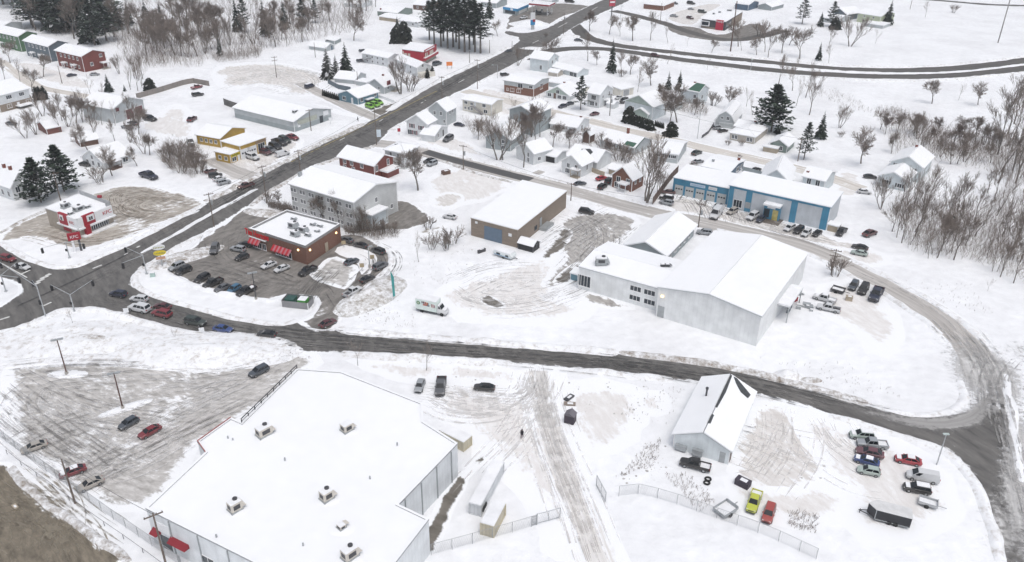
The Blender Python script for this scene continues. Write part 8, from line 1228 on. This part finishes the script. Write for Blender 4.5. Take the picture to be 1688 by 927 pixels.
# ------------------------------------------------------------------ fences
WIRE = mat('fence wire', (.42, .43, .44), .5, .1, metal=.3)
def chain_fence(pts, label, ht=2.0, step=3.0, mesh=True, m=WIRE):
    c = resample([P(*q) for q in pts], step); o = c[0]; t = empty('wire_fence', o, 0, label, 'fence'); mb = MB()
    for p in c: q = p - o; mb.tube(q, q + Vector((0, 0, ht)), .045, n=5)
    mb.obj('post', m, t); mb = MB(); r = .012
    for a, b_ in zip(c, c[1:]):
        a = a - o; b_ = b_ - o; mb.tube(a + Vector((0, 0, ht)), b_ + Vector((0, 0, ht)), .03, n=4, cap=False)
        if mesh:
            for k in range(12): p = a.lerp(b_, k / 12); q = a.lerp(b_, (k + 2) / 12) if k < 11 else b_; mb.tube(p + Vector((0, 0, .1)), q + Vector((0, 0, ht)), r, n=3, cap=False); mb.tube(q + Vector((0, 0, .1)), p + Vector((0, 0, ht)), r, n=3, cap=False)
    mb.obj('mesh', m, t); return t
chain_fence([(12, 749), (40, 771), (70, 792), (110, 822), (150, 852), (200, 886), (256, 926), (300, 960)], 'dark sagging rail fence along the sandy field at the bottom left', .9, 4.5, False, mat('dark rail', (.10, .10, .11)))
chain_fence([(-5, 718), (49, 757), (120, 808), (185, 855), (250, 900), (300, 935)], 'tall wire fence between the store lot and the rail fence', 2.0); chain_fence([(711, 915), (760, 902), (806, 889), (862, 873), (884, 866)], 'wire fence running from the store corner to the swung gate'); chain_fence([(1020, 818), (1057, 814), (1120, 833), (1190, 858), (1260, 882), (1345, 922)], 'long wire fence at the bottom right of the gravel drive')
def gate(a, b_, label):
    p, q = P(*a), P(*b_); d = q - p; t = empty('swing_gate', p, math.atan2(d.y, d.x), label, 'gate'); L = d.length; mb = MB(); mb.tube((0, 0, 0), (0, 0, 2.1), .07); mb.tube((0, 0, .25), (L, 0, .25), .05); mb.tube((0, 0, 2.0), (L, 0, 2.0), .05); mb.tube((L, 0, .25), (L, 0, 2.0), .05); mb.tube((L / 2, 0, .25), (L / 2, 0, 2), .04); mb.obj('frame', GREYM, t); mb = MB(); n = int(L / .3)
    for k in range(n): x = L * k / n; mb.tube((x, 0, .25), (min(L, x + .7), 0, 2), .012, n=3, cap=False); mb.tube((min(L, x + .7), 0, .25), (x, 0, 2), .012, n=3, cap=False)
    mb.obj('mesh', WIRE, t)
gate((885, 865), (923, 854.5), 'open wire gate left of the gravel drive'); gate((983, 801), (998, 829), 'open wire gate right of the gravel drive')
def board_fence(pts, label, ht, m, snow=True):
    c = resample([P(*q) for q in pts], 2.5); o = c[0]; t = empty('board_fence', o, 0, label, 'fence'); mb = MB()
    for a, b_ in zip(c, c[1:]): mb.bar(a - o + Vector((0, 0, ht / 2)), b_ - o + Vector((0, 0, ht / 2)), .08, ht)
    mb.obj('panel', m, t); mb = MB()
    for p in c: q = p - o; mb.box(q.x - .09, q.y - .09, 0, q.x + .09, q.y + .09, ht + .1, 0, 1)
    mb.obj('post', [m, SNOW], t)
GB = siding('weathered boards', (.26, .235, .215), .15, True, .2, .9)
board_fence([(226, 163), (265, 152), (300, 141), (318, 137), (345, 142)], 'long weathered board fence above the white garage hall', 2.0, GB); board_fence([(1076, 337), (1090, 318), (1104, 299), (1117, 285)], 'dark brown board fence at the left end of the blue garages', 2.2, siding('brown fence boards', (.15, .105, .085), .15, True, .2, .9)); board_fence([(592, 165), (604, 158), (622, 160), (650, 170)], 'low white picket fence beside the teal blue house', 1.0, WHITE); board_fence([(541, 138), (558, 147), (578, 151)], 'grey board fence around the small grey house yard', 1.8, W_SLATE); board_fence([(976, 284), (984, 287), (996, 291)], 'tan board fence between the white gabled house and the brick house', 1.4, W_TAN); board_fence([(1224, 283), (1240, 287), (1258, 293)], 'grey board fence behind the blue entrance building', 1.6, W_GREY); board_fence([(370, 173), (380, 177), (392, 181)], 'dark board wall at the back end of the long low building', 2.4, siding('dark boards', (.11, .105, .10), .15, True)); board_fence([(1176, 207), (1168, 220), (1157, 228)], 'dark low fence left of the barn driveway', 1.0, DARKM)
# ------------------------------------------------------------------ people
def person(u, v, face, label, coat, legs, H=1.72):
    t = P(u, v); r = empty('person', t, face, label, 'person'); me = bpy.data.meshes.new('body')
    J = [(0, 0, .95, .15), (0, 0, 1.18, .155), (0, .01, 1.40, .17), (0, .02, 1.50, .065), (.0, .05, 1.60, .10), (0, .05, 1.70, .085), (.10, 0, .88, .10), (.11, .16, .50, .075), (.11, .20, .09, .055), (.11, .32, .05, .045), (-.10, 0, .88, .10), (-.11, -.12, .50, .075), (-.11, -.26, .12, .055), (-.11, -.16, .05, .045), (.20, .01, 1.42, .075), (.25, -.06, 1.16, .058), (.24, .06, .93, .045), (.24, .12, .86, .04), (-.20, .01, 1.42, .075), (-.25, .10, 1.17, .058), (-.23, .22, .97, .045), (-.22, .27, .92, .04)]
    E_ = [(0, 1), (1, 2), (2, 3), (3, 4), (4, 5), (0, 6), (6, 7), (7, 8), (8, 9), (0, 10), (10, 11), (11, 12), (12, 13), (2, 14), (14, 15), (15, 16), (16, 17), (2, 18), (18, 19), (19, 20), (20, 21)]
    me.from_pydata([j[:3] for j in J], E_, []); o = link('body', me, r); sk = o.modifiers.new('skin', 'SKIN')
    for i, j in enumerate(J): me.skin_vertices[0].data[i].radius = (j[3], j[3])
    me.skin_vertices[0].data[0].use_root = True; ss = o.modifiers.new('sub', 'SUBSURF'); ss.levels = ss.render_levels = 2
    bpy.context.view_layer.update(); m2 = bpy.data.meshes.new_from_object(o.evaluated_get(bpy.context.evaluated_depsgraph_get())); o.modifiers.clear(); o.data = m2
    m2.materials.clear(); m2.materials.append(coat); m2.materials.append(legs); m2.materials.append(mat('skin', (.50, .33, .25)))
    for f in m2.polygons: z = f.center.z; f.material_index = 1 if z < .86 and abs(f.center.x) < .2 else (2 if 1.52 < z < 1.66 and f.center.y > .07 else 0); f.use_smooth = True
    mb = MB()
    for k in range(6): a0, a1 = k * math.pi / 12, (k + 1) * math.pi / 12; mb.tube((0, .03, 1.62 + .16 * math.sin(a0)), (0, .03, 1.62 + .16 * math.sin(a1)), .125 * math.cos(a0), .125 * math.cos(a1) + .002, n=10, cap=k == 5)
    mb.obj('hood', coat, r, smooth=True); mb = MB(); mb.tube((0, .0, .72), (0, .0, 1.12), .24, .19, n=12, cap=False); mb.obj('coat_skirt', coat, r, smooth=True)
    for x in (-.035, .035): mb = MB(); mb.tube((x, .145, 1.615), (x, .152, 1.615), .014, n=6); mb.obj('eye', BLACK, r)
    mb = MB(); mb.tube((0, .14, 1.60), (0, .175, 1.575), .012, .016, n=6); mb.obj('nose', MATS['skin'], r)
    r.scale = (H / 1.78,) * 3; return r
p_ = person(860.5, 722, R(160), 'person in a dark hooded coat with maroon trousers walking across the packed snow yard', mat('dark coat', (.025, .02, .03), .9), mat('maroon trousers', (.10, .02, .03), .9), 1.85); person(590, 200.5, R(-60), 'small dark clothed person on the main street verge by the long low building', mat('dark coat', (.025, .02, .03), .9), BLACK)
# ------------------------------------------------------------------ odds and ends on the snow
o, rz, lx, ly, h = frame((930, 685), (946, 689), (951, 681), (946, 699.5)); t = empty('storage_bin', o, rz, 'dark peaked storage bin alone in the snow right of the gravel drive', 'bin'); DKB = mat('dark plum panel', (.05, .04, .055)); mb = MB(); mb.box(0, 0, 0, lx, ly, h); mb.obj('body', DKB, t); mb = MB(); mb.poly([(-.1, -.1, h), (lx + .1, -.1, h), (lx + .1, ly / 2, h + .7), (-.1, ly / 2, h + .7)]); mb.poly([(lx + .1, ly + .1, h), (-.1, ly + .1, h), (-.1, ly / 2, h + .7), (lx + .1, ly / 2, h + .7)]); mb.poly([(-.02, ly, h), (-.02, 0, h), (-.02, ly / 2, h + .7)]); mb.obj('lid', mat('dusty lid', (.16, .15, .17)), t)
for (u, v, w_, d_, h_, rz, l, m) in [(1224, 800, 2.2, 1.3, 1.0, R(-40), 'dark low box lying in the snow left of the lime yellow pickup', DKB), (938, 657, 2.0, .9, .25, R(50), 'dark board lying in the snow right of the gravel drive', DARKM), (939, 667, 2.0, .9, .2, R(-5), 'brown pallet in the snow below the dark board', mat('pallet wood', (.24, .20, .17))), (1325, 508, 4.5, 2.4, .8, R(-20), 'grey snow covered scrap heap beside the warehouse end wall', GREYM), (1308, 497, 1.6, 1.0, 1.2, R(20), 'red machine under the canopy of the white warehouse', REDP), (1300, 512, 3.0, .9, .8, R(55), 'stack of dark sheets leaning along the warehouse end wall', mat('slate sheets', (.16, .19, .21))), (1399, 495, 1.4, 1.0, .9, R(-20), 'tan crate in the snow behind the flatbed truck', W_TAN), (735, 287, 2.4, 1.5, 1.0, R(35), 'dark brown box in the snow of the empty lot', W_BROWN), (26, 838, 1.2, .5, .35, R(-40), 'dark object with a tan stripe on the sandy field', W_TAN), (794, 416, 2.2, .5, .7, R(40), 'dark frame poking from the snow left of the camper trailer', DARKM), (1320, 486, 1.2, .8, .9, R(10), 'snowy machine beside the warehouse canopy', GREYM)]:
    t = empty('low_box' if 'box' in l else 'board' if 'board' in l else 'pallet' if 'pallet' in l else 'crate' if 'crate' in l else 'scrap_heap' if 'heap' in l else 'machine' if 'machine' in l else 'stack' if 'stack' in l else 'debris', P(u, v), rz, l, 'debris' if 'object' in l or 'frame' in l else 'box' if 'box' in l else 'equipment'); mb = MB(); k = random.Random(u)
    if 'heap' in l or 'machine' in l or 'stack' in l:
        for _ in range(9): x, y = k.uniform(-w_ / 2, w_ / 2 * .6), k.uniform(-d_ / 2, d_ / 2 * .5); mb.box(x, y, 0, x + k.uniform(.3, w_ * .4), y + k.uniform(.2, d_ * .5), k.uniform(.3, 1) * h_, 0, 1 if k.random() < .6 else 0)
    else: mb.prism([(-w_ / 2, -d_ / 2), (w_ / 2, -d_ / 2), (w_ / 2, d_ / 2), (-w_ / 2, d_ / 2)], 0, h_, 0, 0); mb.box(-w_ / 2 - .04, -d_ / 2 - .04, h_ + .002, w_ / 2 + .04, d_ / 2 + .04, h_ + .06) ; mb.box(-w_ * .2, -d_ * .3, h_ + .061, w_ * .3, d_ * .25, h_ + .12, 1, 1)
    mb.obj('body', [m, SNOW], t)
for (u, v, rz, l) in [(1167, 791, 0, 'upper of the old black tyres lying in the weeds'), (1165, 797, 1, 'lower of the old black tyres lying in the weeds')]:
    mb = MB(); n = 16
    for i in range(n):
        a, b_ = 2 * math.pi * i / n, 2 * math.pi * (i + 1) / n; mb.tube((.42 * math.cos(a), .42 * math.sin(a), .16), (.42 * math.cos(b_), .42 * math.sin(b_), .16), .15, n=8, cap=False)
    tag(mb.obj('old_tyre', TYRE, loc=P(u, v), rz=rz), l, 'tyre')
mb = MB(); rn = random.Random(4); o0 = P(800, 700)
spots = [[(0, 560), (140, 515), (250, 540), (330, 560), (60, 590)], [(560, 585), (860, 605), (830, 640), (700, 615)], [(600, 500), (640, 460), (670, 480), (640, 540), (590, 530)], [(730, 380), (790, 420), (840, 470), (800, 540), (700, 470)], [(930, 620), (1100, 640), (1090, 700), (960, 690)], [(1180, 760), (1350, 800), (1400, 720), (1250, 660)], [(1050, 730), (1100, 720), (1100, 790), (1020, 800)], [(240, 520), (300, 590), (240, 580), (150, 560)]]
for sp_ in spots:
    xs = [p[0] for p in sp_]; ys = [p[1] for p in sp_]
    for _ in range(60):
        q = (rn.uniform(min(xs), max(xs)), rn.uniform(min(ys), max(ys)))
        if not inside(q, sp_): continue
        g = P(*q) - o0; s = rn.uniform(.06, .2) * rn.choice([.6, 1, 1.3]); pts = [(g.x + s * rn.uniform(.6, 1.2) * math.cos(a), g.y + s * rn.uniform(.6, 1.2) * math.sin(a)) for a in (0, 1.3, 2.5, 3.8, 5.0)]; mb.prism(pts, -.02, s * .35)
tag(mb.obj('dirty_snow_clods', mat('grey clods', (.48, .465, .45), .9, .3), loc=o0), 'scattered grey lumps of dirty ploughed snow', 'snow clods', kind='stuff')
# ------------------------------------------------------------------ power lines
WIREM = mat('power cable', (.08, .08, .085))
def cable(a, b_, label, k=0):
    (ta, ha), (tb, hb) = a, b_; p = ta.location + Vector((0, 0, ha - .2)); q = tb.location + Vector((0, 0, hb - .2)); mb = MB(); n = 14; sag = (q - p).length * .02; pts = [p.lerp(q, i / n) - Vector((0, 0, sag * 4 * (i / n) * (1 - i / n))) for i in range(n + 1)]
    for x, y in zip(pts, pts[1:]): mb.tube(x - p, y - p, .032, n=3, cap=False)
    tag(mb.obj('power_cable', WIREM, loc=p), label, 'cable')
for i, j, l in [(2, 3, 'power cable between the restaurant pole and the office pole'), (3, 4, 'power cable between the office pole and the next pole up the main street'), (4, 6, 'power cable passing the long low building'), (6, 8, 'power cable from the banner pole up the main street'), (8, 7, 'power cable past the boxy white apartment'), (13, 14, 'power cable along the side street behind the brick warehouse'), (14, 17, 'power cable from the brick warehouse to the blue garage lot'), (17, 18, 'power cable from the blue garage lot to the bend'), (15, 16, 'power cable along the snowy residential street'), (0, 1, 'power cable over the fence at the bottom left')]: cable(POLES[i], POLES[j], l)
# wings: hand their parts to the house they belong to
bpy.context.view_layer.update()
for wobj in [o for o in bpy.data.objects if o.name.startswith('wing') and o.type == 'EMPTY']:
    for ch in list(wobj.children): m_ = wobj.matrix_local @ ch.matrix_local; ch.parent = wobj.parent; ch.matrix_local = m_
    bpy.data.objects.remove(wobj)

# faint winter haze
mb = MB(); mb.box(-1600, -260, -1, 1600, 1580, 93); hz = mb.mesh('haze', []); hm_ = bpy.data.materials.new('haze air'); hm_.use_nodes = True; hn = hm_.node_tree; hn.nodes.clear(); ho = hn.nodes.new('ShaderNodeOutputMaterial'); hp = hn.nodes.new('ShaderNodeVolumePrincipled'); hp.inputs['Color'].default_value = (.93, .96, 1, 1); hp.inputs['Density'].default_value = .0002; hn.links.new(hp.outputs[0], ho.inputs['Volume']); hz.materials.append(hm_)
tag(link('haze', hz), 'thin pale winter haze over the whole place', None, None, 'stuff')
